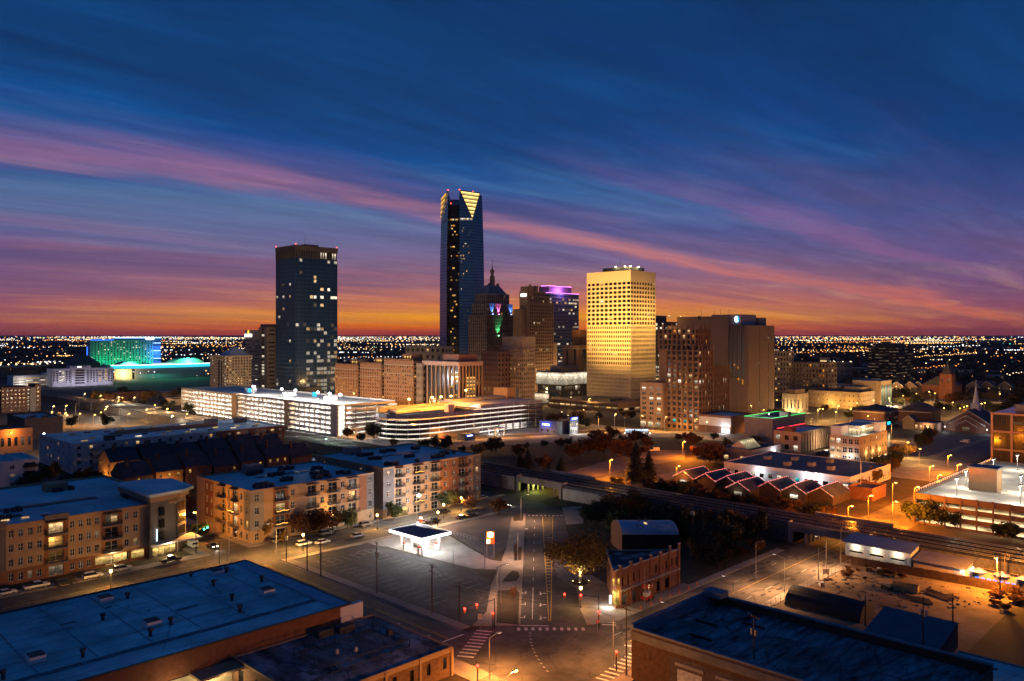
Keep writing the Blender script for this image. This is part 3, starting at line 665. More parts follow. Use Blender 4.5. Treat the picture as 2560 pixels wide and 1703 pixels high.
# stepped stone tower with green hipped roof and mast
DECO = mat('dark_tower_limestone', (.17, .135, .125), .9, .2, .3)  # one dark stone colour over the whole tower
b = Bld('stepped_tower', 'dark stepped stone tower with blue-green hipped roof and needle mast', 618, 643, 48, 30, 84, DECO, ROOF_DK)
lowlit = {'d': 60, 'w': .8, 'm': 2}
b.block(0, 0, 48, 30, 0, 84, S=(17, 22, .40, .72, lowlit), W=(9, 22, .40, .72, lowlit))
b.block(3.5, 2.5, 44.5, 28, 84, 97, S=(15, 3, .42, .7, {'d': 10, 'o': 2, 'm': 1}), W=(8, 3, .42, .7, {'d': 1}))
b.block(6.5, 4.5, 41, 26, 97, 108.5, S=(11, 2, .45, .8, {'d': 12, 'm': 1}), W=(6, 2, .45, .8, {'d': 1}))
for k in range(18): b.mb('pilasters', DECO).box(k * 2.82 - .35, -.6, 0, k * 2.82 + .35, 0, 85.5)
hip = MB(); lo_ = [(8, 6, 108.5), (39.5, 6, 108.5), (39.5, 24.5, 108.5), (8, 24.5, 108.5)]; hi_ = [(16, 12, 119.5), (31.5, 12, 119.5), (31.5, 18.5, 119.5), (16, 18.5, 119.5)]
for i in range(4): hip.q(lo_[i], lo_[(i + 1) % 4], hi_[(i + 1) % 4], hi_[i])
hip.poly(hi_); hip.build('hipped_roof', mat('slate_blue_roof', (.10, .15, .20), .6, .2, .3), b.T)
for x in (16.5, 30): MB().box(x - 1, 11.5, 119.5, x + 1.5, 14, 121.5).build('roof_block', DECO, b.T)
m_ = MB(); m_.box(21.7, 13.2, 119.5, 26, 17.4, 130); m_.box(22.6, 14, 130, 25, 16.4, 134); m_.box(21.9, 13.4, 134, 25.7, 17, 137); m_.tube((23.8, 15.2, 137), (23.8, 15.2, 141), 1.3, .5, 8); m_.build('lantern', DECO, b.T)
MB().tube((23.8, 15.2, 141), (23.8, 15.2, 151.5), .35, .12).build('mast', BLACK, b.T)
for nm, x, z0, w, col in (('blue_flood', 11, 84.3, 4, (.08, .25, 1)), ('magenta_flood', 21, 84.3, 2.4, (1, .2, .75)), ('blue_flood', 41, 84.3, 3, (.08, .25, 1)), ('green_flood', 17, 60, 3, (.1, 1, .3))):
    y = 1.2 if z0 > 80 else -2.2
    MB().box(x - .6, y - .4, z0 + .9, x + .6, y + .4, z0 + 1.9).build('floodlight', emit(nm + '_lens', tuple(c * .8 + .2 for c in col), 5), b.T)
    light(b.T, (x, y - .6, z0 + 2.4), col, 9000, .5, 62, (0, .35, 1))
b.done()

# brown tower with the two-line name on its blank flank
TANB = mat('brown_tower_brick', (.34, .215, .125), .9, .15, .4)
x, y, lx, ly, h = fit(1324, 1299, 1383, 757, Y=860)
b = Bld('office_tower', 'brown brick tower with stepped top and CITY PLACE lettering on its blank flank', x, y, lx, ly, h, TANB, ROOF_DK)
pk = lambda c, r: R.choice('wcy') if (r in (4, 12, 20) and R.random() < .45) or R.random() < .03 else 'k'
b.block(0, 0, lx, ly, 0, h, S=(13, 26, .5, .62, pk, 0, h - 2), W=None)
for k in range(14): b.mb('piers', TANB).box(k * lx / 13 - .35, -.45, 0, k * lx / 13 + .35, 0, h)
b.block(2, 1.5, lx - 4, ly - 1, h, h + 7, S=(11, 2, .45, .8, {'k': 12, 'w': 1}), W=None)
b.block(4, 3, lx - 9, ly - 2, h + 7, h + 12, S=(9, 1, .45, .7, {'k': 1}), W=None)
b.box(-.8, 1.5, 0, 0, ly - .5, h + 13, part='stair_flank'); b.box(-.6, 2, h + 7, 9, ly - 2, h + 18, part='crown_box')
b.box(1, -.3, h + 8, 3, 2, h + 20, part='crown_pier'); b.box(lx - 26, 2.6, h + 11, lx - 22, 6, h + 19, part='crown_pier')
text('CITY\nPLACE', 3.2, b.T, (-.86, ly * .55, h - 5.5), FACE_W, BLACK, 'lettering')
MB().box(-1.3, 4, h + 7, -.85, 12, h + 10).build('lit_sign', emit('white_sign', (1, .96, .9), 4), b.T)
b.box(lx, 2, 0, lx + 9, ly, h * .55, part='lower_wing'); b.box(-7, 5, 0, -.85, ly + 3, h * .93, part='rear_wing')
b.done()

# banded blue tower with purple crown
BAND = mat('blue_grey_spandrel', (.10, .115, .15), .5, .12, .2)
x, y, lx, ly, h = fit(1374, 1364, 1447, 734, Y=1000)
b = Bld('office_tower', 'blue-grey banded office tower with purple neon outlined crown', x, y, lx, 26, h, BAND, ROOF_DK)
pk = rows_pick({6, 7, 11, 16, 21, 23, 24}, .42, 'cwcm', 'n', .06)
b.block(0, 0, lx, 26, 0, h, S=(14, 26, .93, .5, pk), W=(5, 26, .93, .5, pk))
b.box(2, 3, h, lx * .80, 20, h + 9.5, mat('purple_lit_panel', (.22, .12, .26), .6, .1, .3), 'crown')  # the crown's purple light is put into the panel colour
NEON = emit('purple_neon', (.9, .25, 1), 3.2)
for z, x1 in ((h + .9, lx), (h + 9.7, lx * .80)):
    MB().box(0, -.5 if z < h + 5 else 2.5, z, x1, -.1 if z < h + 5 else 2.9, z + .55).build('neon_tube', NEON, b.T)
    MB().box(-.5, 0, z, -.1, 14, z + .55).build('neon_tube', NEON, b.T)
light(b.T, (20, -4, h + 4), (.8, .3, 1), 5000, .5); 
for xx in (4, 12, lx * .75): beacon(b, xx, 4, h + 10.8)
b.done()

# gold floodlit tower
GOLD = mat('pale_cast_stone', (.55, .46, .33), .8, .08, .25)
x, y, lx, ly, h = fit(1577, 1467, 1639, 677, vb=1018)
b = Bld('office_tower', 'gold floodlit concrete tower with deep grid of square windows', x, y, lx, ly, h, GOLD, ROOF_GREY)
SG = b
z3, z2, z1 = h - 8.5, h - 47, h - 82
dk = lambda p: (lambda c, r: R.choice('wyc') if R.random() < p else 'k')
for face, Lg, k1, k2, k3 in (('S', lx, 9, 17, 22), ('W', ly, 10, 20, 34)):
    b.fac(face, 0, Lg, z2, z3, k1, 10, .76, .60, dk(.035), rec=.9, sill=.2)
    b.fac(face, 0, Lg, z1, z2, k2, 9, .66, .58, dk(.05), rec=.9, sill=.2)
    b.fac(face, 0, Lg, 9, z1, k3, 8, .34, .62, dk(.0), rec=.7, sill=.2)
    b._strip(face, 0, Lg, z3, h, 0)
    b._strip(face, 0, Lg, 5.5, 9, 0)
b.plain(0, 0, lx, ly, 0, h); b.top(0, 0, lx, ly, h - .5, 1.0)
b.box(3, 3, 0, lx - 3, ly - 3, 5.5, METALD, 'lobby')
for k in range(6): MB().tube((k * (lx - 1.6) / 5 + .8, .8, 0), (k * (lx - 1.6) / 5 + .8, .8, 5.5), .8, .8, 8).build('column', GOLD, b.T)
for k in range(1, 8): MB().tube((.8, k * (ly - 1.6) / 7 + .8, 0), (.8, k * (ly - 1.6) / 7 + .8, 5.5), .8, .8, 8).build('column', GOLD, b.T)
b.box(8, 8, h - .5, lx - 6, ly - 12, h + 4.5, METALD, 'plant_room')
for xx, yy in ((8, 22), (8, 12), (10, 7.6), (22, 7.6)):
    MB().box(xx - .5, yy - .5, h + 4.5, xx + .5, yy + .5, h + 5.5).build('roof_floodlight', emit('roof_flood_lens', (1, .75, .4), 12), b.T)
    light(b.T, (xx - 1.2, yy - 1.2, h + 6.2), (1, .7, .3), 1500, .4)
b.mb('antenna', BLACK).tube((12, 20, h + 4), (12, 20, h + 17), .15, .06); b.mb('antenna', BLACK).tube((20, 16, h + 4), (20, 16, h + 12), .15, .06)
b.done()
FLOODL = emit('flood_lens_gold', (1, .78, .38), 8)
FLB = ['small floodlight low on the left flank of the gold tower', 'small floodlight at the middle of the gold tower podium', 'small floodlight at the far end of the gold tower podium', 'long-throw floodlight for the gold tower, nearer the small tan block', 'long-throw floodlight for the gold tower, nearer the oval garage', 'floodlight on the telephone building roof facing the gold tower, left', 'floodlight on the telephone building roof facing the gold tower, right', 'ground floodlight below the right flank of the gold tower']
for i, (fx, fy, fz, ax, ay, az, w, cone) in enumerate([(-30, 6, 6.9, 30, 2, 22, .02, 90), (-30, 24, 6.9, 30, 0, 48, .03, 90), (-30, 42, 6.9, 30, -2, 22, .02, 90), (-100, -14, .1, 100, 30, 118, 6.2, 74), (-84, 6, .1, 84, 16, 112, 4.0, 74),
        (10, -32, 77, 0, 32, 78, .24, 150), (28, -32, 77, 0, 32, 62, .24, 150), (18, -28, .1, 0, 28, 40, .14, 110)]):
    t = thing('floodlight', FLB[i], 'floodlight', (x + fx, y + fy, fz))
    MB().box(-.5, -.5, 0, .5, .5, 1.0).build('housing', BLACK, t); MB().box(-.35, -.35, 1.0, .35, .35, 1.15).build('lens', FLOODL, t)
    light(t, (0, 0, 1.7), (1, .53, .12), 70000 * w, .6, cone, (ax, ay, az - fz - 1.7), 1.0)
# podium in front of it
b = Bld('podium', 'long low brown podium with lit ribbon windows below the gold tower', x - 48, y - 22, 70, 74, 6, mat('podium_brown', (.20, .13, .09), .8, .2, .3), ROOF_GREY)
b.block(0, 0, 46, 74, 0, 6, S=(6, 1, .8, .5, {'w': 3, 'y': 1, 'k': 1}, 0, 4), W=(12, 1, .82, .42, {'w': 5, 'y': 2, 'm': 2}, 1.5, 5.4), par=1.0)
b.block(46, 0, 70, 20, 0, 6, S=(4, 1, .8, .55, {'c': 2, 'w': 1}, 0, 4), W=None, par=1.0)
b.box(-1.5, -1.5, 6.1, 46.5, 74.5, 6.9, part='eave_slab'); b.box(16, 20, 6.9, 34, 50, 9, METALD, 'roof_plant')
b.done()

# beige mid-rise before the brown tower
x, y, lx, ly, h = fit(1309, 1251, 1337, 873, Y=640)
b = Bld('office_block', 'beige concrete office block with blank upper storey and small punched windows', x, y, lx, ly, h, LIME, ROOF_GREY)
pk = lambda c, r: R.choice('wym') if R.random() < (.16 if r > 9 else .07) else 'k'
b.block(0, 0, lx, ly, 0, h, S=(6, 14, .46, .48, pk), W=(12, 14, .46, .48, lambda c, r: R.choice('wmm') if R.random() < .14 else 'k'))
b.box(2, 3, h, lx + 4, ly, h + 10, part='upper_storey'); b.done()
# lit glass library-like hall
x, y, lx, ly, h = fit(1408, 1341, 1472, 931, vb=1010)
b = Bld('glass_hall', 'white glowing glass hall with braced facade beside the gold tower', x, y, lx, ly, h, METALD, ROOF_GREY)
HALLW = emit('hall_curtain_wall', (1, .84, .60), 1.15, .25); zb = 17
for k in range(12): MB().box(k * lx / 12 + .06, -.1, zb, (k + 1) * lx / 12 - .06, 0, h - .6).build('glass_panel', HALLW, b.T)
for k in range(11): MB().box(-.1, k * ly / 11 + .06, zb, 0, (k + 1) * ly / 11 - .06, h - .6).build('glass_panel', HALLW, b.T)
FR = mat('hall_frame', (.5, .48, .45), .6, .05, 1)
for z in (zb + 3.6, zb + 7.4): b.mb('transom', FR).box(-.25, -.25, z, lx, -.12, z + .25); b.mb('transom', FR).box(-.25, -.25, z, -.12, ly, z + .25)
for k in range(4):
    u0, u1 = k * lx / 4, (k + 1) * lx / 4; zz = (zb, h - .6) if k % 2 else (h - .6, zb)
    b.mb('brace', FR).tube((u0, -.3, zz[0]), (u1, -.3, zz[1]), .18); b.mb('brace', FR).tube((-.3, k * ly / 4, zz[0]), (-.3, (k + 1) * ly / 4, zz[1]), .18)
b.box(.1, .1, zb, lx, ly, h - .6, part='core'); b.box(-.5, -.5, h - .6, lx + .5, ly + .5, h, part='roof_edge'); b.box(5, 6, h, 28, 20, h + 5.5, BLUEGREY, 'plant_room')
b.box(-.4, -.4, zb - .5, lx, ly, zb, part='floor_edge')
b.fac('S', 0, lx, 6, zb - .5, 10, 2, .9, .75, {'n': 4, 'm': 3, 'c': 1}, d=1.2); b.fac('W', 0, ly, 6, zb - .5, 10, 2, .9, .75, {'n': 4, 'm': 3, 'c': 1}, d=1.2)
b.box(0, 0, 3.5, lx, ly, 6, LIME, 'terrace'); b.box(2, 2, 0, lx, ly, 3.5, part='base')
b.mb('lit_screen', emit('hall_screen', (1, .72, .46), .8, .2)).box(-3, ly * .45, 0, -2.7, ly * 1.1, 8.5); b.box(-2.6, ly * .45, 0, 1, ly * 1.1, 8.4, part='annex')
b.done()
# brown blocks between banded tower and gold tower
x, y, lx, ly, h = fit(1451, 1430, 1475, 827, Y=760)
b = Bld('office_block', 'plain rust-brown block peeping out left of the gold tower', x, y, lx + 4, ly, h, mat('rust_brown', (.28, .13, .06), .9, .1, .3), ROOF_DK)
b.block(0, 0, lx + 4, ly, 0, h, S=None, W=None); b.done()
x, y, lx, ly, h = fit(1447, 1408, 1480, 866, Y=740)
b = Bld('office_block', 'brown block with two dark vertical window bays and pale rim', x, y, lx, ly, h, mat('brown_panel', (.25, .16, .11), .9, .12, .3), ROOF_DK)
b.block(0, 0, lx, ly, 0, h, S=(1, 1, .5, .9, {'k': 1}), W=(2, 1, .32, .9, {'k': 1})); b.box(-.6, -.6, h - 2.6, lx + .6, ly + .6, h - 1.8, LIME, 'rim'); b.done()
# far towers right of the gold one
b = Bld('office_tower', 'distant stepped office tower showing white lit floors behind the gold tower', *px(1655, 0, 0, 860)[:2], 30, 20, 75, METALD, ROOF_DK)
pk = lambda c, r: 'c' if R.random() < .34 else 'k'
b.block(0, 0, 30, 14, 0, zat(806, 860), S=(9, 18, .8, .6, pk), W=(5, 18, .8, .6, pk)); b.block(0, 14, 30, 30, 0, zat(790, 860), S=None, W=(5, 19, .8, .6, pk)); b.block(0, 30, 30, 42, 0, zat(765, 860), S=None, W=(4, 20, .8, .6, pk))
b.done()

# telephone company block
ATT = mat('brown_windowless_brick', (.18, .125, .10), .9, .10, .35)
x, y, lx, ly, h = fit(1871, 1820, 1936, 813, vb=1042)
b = Bld('exchange_building', 'massive windowless brown telephone building with blue globe emblem on top', x, y, lx, ly, h, ATT, ROOF_DK)
for u0, u1 in ((0, 17.5), (18.3, 32), (32.8, lx)): b.one('wall_bay', ATT, u0, 0, 0, u1, ly, h)
for u in (17.5, 32): b.one('slot', BLACK, u, .5, 0, u + .8, ly, h)
for k in range(4): b.box(-.25, 3.5 + k * 3.6, h * .42, .02, 5.3 + k * 3.6, h - .4, mat('slot_glass', (.02, .018, .02), .3, 0), 'window_slot'); b.box(-.9, 5.6 + k * 3.6, h * .42, 0, 6.5 + k * 3.6, h + .4, part='fin')
for z, yy in ((26, 4), (27, 7.5), (24, 4), (36, 8), (33, 15), (38, 11)): MB().box(-.4, yy, z, -.28, yy + 1.1, z + 2).build('lit_window', PANE['o'], b.T)
for z, xx in ((8, 17.6), (58, 32.1), (9, 32.1), (29, 32.1), (39, 17.6)): MB().box(xx, .2, z, xx + .6, .35, z + 2.6).build('lit_window', PANE['c'], b.T)
ux = 9; b.box(ux - 6, ly * .45, h, ux + 18, ly + 16, h + 8.5, mat('pale_penthouse', (.34, .33, .36), .8, .1, .3), 'penthouse'); b.box(ux + 18, ly * .3, h, ux + 30, ly + 6, h + 6.2, BLUEGREY, 'penthouse_side')
gx, gy, gz = ux - 6.1, ly * .45 + 3.6, h + 4.6
DISC = emit('emblem_blue', (.02, .35, 1), 2.2); STR = emit('emblem_white', (.8, .95, 1), 5)
dm = MB(); dm.poly([(gx - .02, gy + 2.1 * math.cos(t * math.pi / 12), gz + 2.6 * math.sin(t * math.pi / 12)) for t in range(24)]); dm.build('globe_emblem', DISC, b.T)
for k in range(7):
    z = -2.0 + k * .66; w = 2.0 * math.sqrt(max(0, 1 - (z / 2.6) ** 2)); MB().box(gx - .2, gy - w * (.35 if k > 1 else .8), gz + z, gx - .06, gy + w * .9, gz + z + .28).build('emblem_stripe', STR, b.T)
b.box(0, ly, 0, 40, ly + 46, zat(792, 640), part='rear_block'); b.box(4, ly + 46, 0, 40, ly + 58, zat(815, 660), part='rear_wing')
for z in (zat(800, 640), zat(843, 640)): MB().box(-.2, ly + 24, z, -.02, ly + 26.2, z + 3).build('louvre', BLACK, b.T)
for xx, yy in ((6, ly + 10), (16, ly + 8), (8, ly + 28), (14, ly + 20)): b.mb('antenna', BLACK).tube((xx, yy, h + 8), (xx, yy, h + 13), .14, .08)
b.done()
# gothic-topped older tower beside it
DEC2 = mat('orange_brown_brick', (.25, .145, .085), .9, .15, .4)
x, y, lx, ly, h = fit(1747, 1666, 1826, 876, vb=1078)
b = Bld('gothic_tower', 'brown brick gothic tower with vertical piers and spiky parapet', x, y, lx, ly, h, DEC2, ROOF_DK)
def pk(c, r): return R.choice('cw') if (r in (8, 9) and R.random() < .4) else ('t' if r == 1 and R.random() < .25 else R.choice('wm') if R.random() < .05 else 'd')
b.block(0, 0, 17, ly, 0, h, S=(5, 14, .62, .62, pk), W=(6, 14, .62, .62, pk), par=0); b.block(17, 1, lx, ly, 0, h * .78, S=(8, 11, .45, .8, {'d': 12, 'c': 1}), W=None)
b.block(6, 6, 24, ly + 10, h, h + 14, S=(6, 4, .5, .7, {'d': 9, 'o': 1}), W=(8, 4, .5, .7, {'d': 9, 'o': 1, 'w': 1}), par=0); b.box(6, ly, 0, 24, ly + 10, h + .1)
for k in range(7): u = k * ly / 6; MB().box(-.7, u - .45, 0, 0, u + .45, h + 1 + 1.6 * (k % 2)).build('pier', DEC2, b.T)
for k in range(1, 6): u = k * 17 / 5; MB().box(u - .45, -.7, 0, u + .45, 0, h + 1 + 1.6 * (k % 2)).build('pier', DEC2, b.T)
for k in range(9): u = 17 + k * (lx - 17) / 8; MB().box(u - .35, .4, 0, u + .35, 1, h * .78 + 1).build('pier', DEC2, b.T)
for k in range(9): MB().box(5.5, 6 + k * (ly + 4) / 8 - .35, h, 6, 6 + k * (ly + 4) / 8 + .35, h + 16 + 1.2 * (k % 2)).build('pinnacle', DEC2, b.T)
for k in range(1, 7): MB().box(6 + k * 3 - .35, 5.5, h, 6 + k * 3 + .35, 6, h + 16 + 1.2 * (k % 2)).build('pinnacle', DEC2, b.T)
for k in range(16): MB().box(R.uniform(0, 16), R.uniform(.2, 1), h, 0, 0, h).build('stub', DEC2, b.T) if 0 else None
b.done()
x, y, lx, ly, h = fit(1656, 1601, 1670, 961, vb=1071)
b = Bld('office_block', 'small six-storey tan brick block with lit shopfront beside the gothic tower', x, y, 14, ly, h, BRICKT, ROOF_DK)
b.block(0, 0, 14, ly, 0, h, S=(2, 7, .3, .5, {'d': 8, 'c': 1}, 4.5, h - 1.5), W=(3, 7, .56, .55, {'d': 8, 'c': 1, 'w': 1}, 4.5, h - 1.5), frame='white_paint')
for k in range(3): MB().box(-.1, 1.5 + k * ly / 3, .3, -.02, 1.5 + k * ly / 3 + 4, 4).build('shop_window', emit('shop_glow', (1, .75, .42), .75, .3), b.T)
b.done()
x, y, lx, ly, h = fit(1828, 1746, 1882, 1044, vb=1086)
b = Bld('shop_building', 'low two-storey shop with flat blue roof and glowing white sign', x, y, lx, ly, h, BRICKD, ROOF_BLUE)
b.block(0, 0, lx, ly, 0, h, S=None, W=(5, 1, .74, .5, {'k': 3, 'm': 1}, 5, h - .6)); b.box(-.15, 0, 4.4, -.02, ly, 9.8, GREYW, 'band'); 
MB().box(-.4, 1.2, .6, -.2, 6.5, 3.4).build('lit_sign', emit('cold_sign', (.85, .93, 1), 4), b.T); light(b.T, (-2.2, 4, 3), (.8, .9, 1), 500)
b.done()
# block outlined in green light
x, y, lx, ly, h = fit(1931, 1861, 2013, 1051, vb=1112)
b = Bld('warehouse', 'blank pale block with its roof edge traced in green string lights', x, y, lx, ly, h, mat('pale_block', (.30, .28, .25), .9, .12, .3), ROOF_DK)
b.block(0, 0, lx, ly, 0, h, S=(6, 1, .12, .5, {'k': 1}), W=None, par=.9)
GRN = emit('green_bulbs', (.08, 1, .2), 2.6); PT = [((0, 0), (0, ly)), ((0, 0), (lx * .45, 0)), ((lx * .55, 0), (lx, 0)), ((lx, 0), (lx, ly)), ((0, ly), (lx, ly))]
for (xa, ya), (xb, yb) in PT:
    s = MB(); L_ = math.hypot(xb - xa, yb - ya); k = int(L_ / .9)
    for i in range(k + 1): s.ball((xa + (xb - xa) * i / k, ya + (yb - ya) * i / k, h + 1.15), .17, n=5, k=3)
    s.build('bulb_string', GRN, b.T)['kind'] = 'stuff'
b.box(lx * .45, 0, h, lx * .55, 5, h + 3.2, part='stair_head'); light(b.T, (12, 8, h + 3), (.9, .95, 1), 500); MB().ball((12, 8, h + 2.2), .4).build('roof_lamp', emit('cold_lamp', (.9, .95, 1), 9), b.T)
b.done()

# hotel with crenellated wings
SK = mat('hotel_brick', (.32, .17, .10), .9, .15, .5)
b = Bld('hotel', 'three-winged brick hotel with crenellated tops and yellow lit rooms', 374, 468, 30, 108, 38, SK, ROOF_DK)
hy = [(0, 36, 42, True), (40, 68, 38.5, False), (72, 104, 36.5, False)]
for y0, y1, hh, lit in hy:
    spec = {'d': 6, 'y': 4, 'o': 1, 'm': 2} if lit else {'d': 9, 'y': 1.4, 'm': 2}
    b.block(0, y0, 24, y1, 0, hh, S=(6, 13, .42, .5, {'d': 8, 'y': 1, 'm': 1}), W=(13 if lit else 9, 13, .40, .5, spec, 0, hh - 2.5), par=.5)
    b.box(7, y0 + (y1 - y0) * .3, hh, 18, y0 + (y1 - y0) * .62, hh + 5.5, part='roof_pavilion')
    for k in range(int((y1 - y0) / 2)): MB().box(-.25, y0 + k * 2 + .3, hh + .45, .4, y0 + k * 2 + 1.2, hh + 1.9).build('merlon', SK, b.T)
    for k in range(3): MB().box(6.7, y0 + (y1 - y0) * (.32 + .09 * k), hh + 2, 6.9, y0 + (y1 - y0) * (.32 + .09 * k) + 1.2, hh + 4).build('lit_window', PANE['y'], b.T)
    b.mb('cornice', LIME).box(-.5, y0, hh - 9.6, -.02, y1, hh - 9.1); b.mb('cornice', LIME).box(-.5, y0, hh - 3, -.02, y1, hh - 2.5)
b.box(8, 36, 0, 24, 72, 35, part='link'); b.done()
# glass block with pale piers
x, y, lx, ly, h = fit(1148, 1059, 1204, 905, Y=560)
b = Bld('office_block', 'dark glass office block with thin pale vertical piers and pink cornice', x, y, lx, ly, h, mat('smoked_glass', (.02, .018, .02), .15, .3, .1, spec=.8), ROOF_DK)
b.box(0, 0, 0, lx, ly, h - 3, part='glass_body'); PIER = mat('pink_precast', (.50, .36, .30), .85, .1, .3)
b.box(-.9, -.9, h - 3, lx + .5, ly + .5, h, PIER, 'cornice')
for k in range(9): MB().box(-.8, k * ly / 8 - .3, 0, 0, k * ly / 8 + .3, h - 3).build('pier', PIER, b.T)
for k in range(8): MB().box(k * lx / 7 - .3, -.8, 0, k * lx / 7 + .3, 0, h - 3).build('pier', PIER, b.T)
for r in range(8):
    if R.random() < .85: MB().box(2 * lx / 7 + .4, -.1, 12 + r * 2.6, 5 * lx / 7 - .4, -.02, 14 + r * 2.6).build('lit_window', PANE['y' if r % 3 else 'w'], b.T)
for r in range(9):
    for c_ in (0, 1):
        if R.random() < .5: MB().box(-.1, c_ * ly / 8 + .5, 10 + r * 2.9, -.02, (c_ + 1) * ly / 8 - .5, 11.6 + r * 2.9).build('lit_window', PANE[R.choice('mwy')], b.T)
b.box(4, 5, h, 22, 22, h + 5, mat('red_plant_room', (.28, .14, .10), .9, .15, .4), 'plant_room'); b.done()
x, y, lx, ly, h = fit(1244, 1204, 1258, 882, Y=640)
b = Bld('office_block', 'plain brown office slab right of the pale-piered glass block', x, y, 16, ly, h, mat('dull_brown', (.25, .155, .115), .9, .12, .4), ROOF_DK)
b.block(0, 0, 16, ly, 0, h, S=(4, 12, .4, .5, {'k': 8, 'm': 1}), W=(10, 12, .4, .55, lambda c, r: 'w' if (r == 4 and R.random() < .7) or R.random() < .04 else 'k')); b.done()
for nm, u0, u1, vt, Y, lab in (('office_block', 1041, 1062, 912, 585, 'narrow brown infill block between the hotel and the glass block'), ('office_block', 1014, 1120, 868, 760, 'broad dull grey block behind the hotel roofline'), ('office_block', 1092, 1200, 890, 700, 'low grey slab behind the pale-piered block with one white lit panel')):
    x, y, lx, ly, h = fit(u1 - 6, u0, u1, vt, Y=Y); b = Bld(nm, lab, x, y, max(lx, 10), ly, h, LIMED if Y < 700 else STUCCOG, ROOF_DK)
    b.block(0, 0, max(lx, 10), ly, 0, h, S=(3, 8, .4, .5, {'k': 6, 'm': 1}), W=(8, 8, .4, .5, {'k': 9, 'w': 1})); b.done()
# pair of towers and pyramid hotel on the left
x, y, lx, ly, h = fit(565, 525, 614, 892, Y=790)
b = Bld('hotel', 'beige hotel with glass pyramid skylight and lit columns of rooms', x, y, 27, ly, h, LIME, ROOF_DK)
pk = lambda c, r: 'c' if (c == 0 and R.random() < .8) or R.random() < .10 else 'd'
b.block(0, 0, 27, ly, 0, h, S=(9, 14, .5, .5, lambda c, r: 'w' if (c == 1 and R.random() < .85) or R.random() < .15 else 'd'), W=(9, 14, .5, .5, pk))
for yy in (8, 14): b.box(-.4, yy, 0, -.02, yy + 2.2, h - 4, mat('hotel_glass_strip', (.05, .08, .10), .15, 0), 'glass_strip')
b.box(-.8, -.8, h - 1, 27.8, ly + .8, h + 1.2, part='cornice')
pyr = MB(); ap = (16, 14, h + 10.5); bs = [(5, 3, h + 1.2), (27, 3, h + 1.2), (27, 25, h + 1.2), (5, 25, h + 1.2)]
for i in range(4): pyr.poly([bs[i], bs[(i + 1) % 4], ap])
pyr.build('glass_pyramid', mat('pyramid_glass', (.30, .38, .45), .2, .35, .6, spec=.8), b.T)
for i in range(4):
    for f in (0, .25, .5, .75): p = Vector(bs[i]).lerp(Vector(bs[(i + 1) % 4]), f); b.mb('pyramid_rib', STEEL).tube(p, ap, .12)
b.done()
x, y, lx, ly, h = fit(650, 612, 656, 827, Y=860)
b = Bld('office_tower', 'slender grey tower with rows of slit windows and small white rooftop sign', x, y, 14, ly, h, mat('grey_precast', (.27, .235, .21), .9, .1, .3), ROOF_DK)
b.block(0, 0, 14, ly, 0, h, S=(1, 14, .7, .3, {'k': 1}), W=(6, 14, .86, .28, {'k': 12, 'm': 2, 'c': 1}, 4, h - 9))
MB().box(-.6, ly - 16.5, h - 6.6, -.3, ly - .5, h - 3.6).build('lit_sign', MATS['white_sign'], b.T)
fl = MB(); fl.ball((-.5, ly - 9, h - 1.2), .8, 0, 8, 6, 2.4); fl.build('flame_emblem', emit('amber_emblem', (1, .45, .02), 3), b.T); b.done()
x, y, lx, ly, h = fit(668, 653, 692, 820, Y=835)
b = Bld('office_tower', 'dark-edged brown tower half hidden by the navy glass tower', x, y, 20, 18, h, mat('brown_precast', (.20, .155, .135), .9, .1, .3), ROOF_DK)
b.block(0, 0, 20, 18, 0, h, S=(2, 16, .7, .3, {'k': 9, 'm': 1}), W=(1, 22, .3, .7, {'k': 3, 'm': 1, 'c': 1})); b.box(2, 2, h, 20, 18, h + 4, METALD, 'plant_room'); b.done()

# ------------------------------------------------------------------ left distance: green hotel, convention hall, white hotel
x, y, lx, ly, h = fit(226, 217, 402, 852, Y=1380)
b = Bld('hotel', 'wide slab hotel washed in green light with blue neon roof line', x, y, lx, ly, h, mat('hotel_pale_panel', (.40, .42, .40), .85, .08, .1), ROOF_DK)
pk = lambda c, r: ('c' if R.random() < .30 else 'k') if r > 2 else R.choice('tbkkk')
b.fac('S', 0, lx - 14, 8, h - 1, 20, 13, .36, .6, pk); b.plain(0, 0, lx, ly, 0, h, 'NEW'); b._strip('S', 0, lx, 0, 8, 0); b._strip('S', 0, lx - 14, h - 1, h, 0); b.box(lx - 14, .3, 8, lx, 3, h, BLUEGREY, 'end_bay'); b.top(0, 0, lx, ly, h, .8)
BLN = emit('blue_neon', (.03, .16, 1), 2.4); BLW = emit('blue_white_neon', (.35, .6, 1), 3)
MB().box(38, -.5, h + 4.2, lx, 0, h + 5.6).build('neon_line', BLW, b.T); MB().box(38, -.3, h + .8, lx, 6, h + 4.2).build('crown', mat('blue_crown', (.1, .15, .4), .7, .1, .2), b.T)
MB().box(0, -.3, h + .6, 38, 0, h + 2).build('neon_line', BLN, b.T)
for k in range(6): MB().box(lx - 13.5, -.3, 12 + k * 7, lx, .2, 13.1 + k * 7).build('neon_line', BLW if k % 2 else BLN, b.T)
text('Omni', 7, b.T, (lx - 20, -.9, h + 3.2), FACE_S, emit('hotel_sign', (1, 1, 1), 4)); MB().box(-7, -4, 22, -5.6, -3, 42).build('blue_blade_sign', BLN, b.T)
for k in range(5): light(b.T, (10 + k * 23, -16, 3), (.02, 1, .36), 6500, 1, 100, (0, 16, 30))
light(b.T, (lx - 7, -10, 30), (.05, .25, 1), 9000, 1)
b.done()
x, y, lx, ly, h = fit(277, 270, 545, 917, Y=1100)
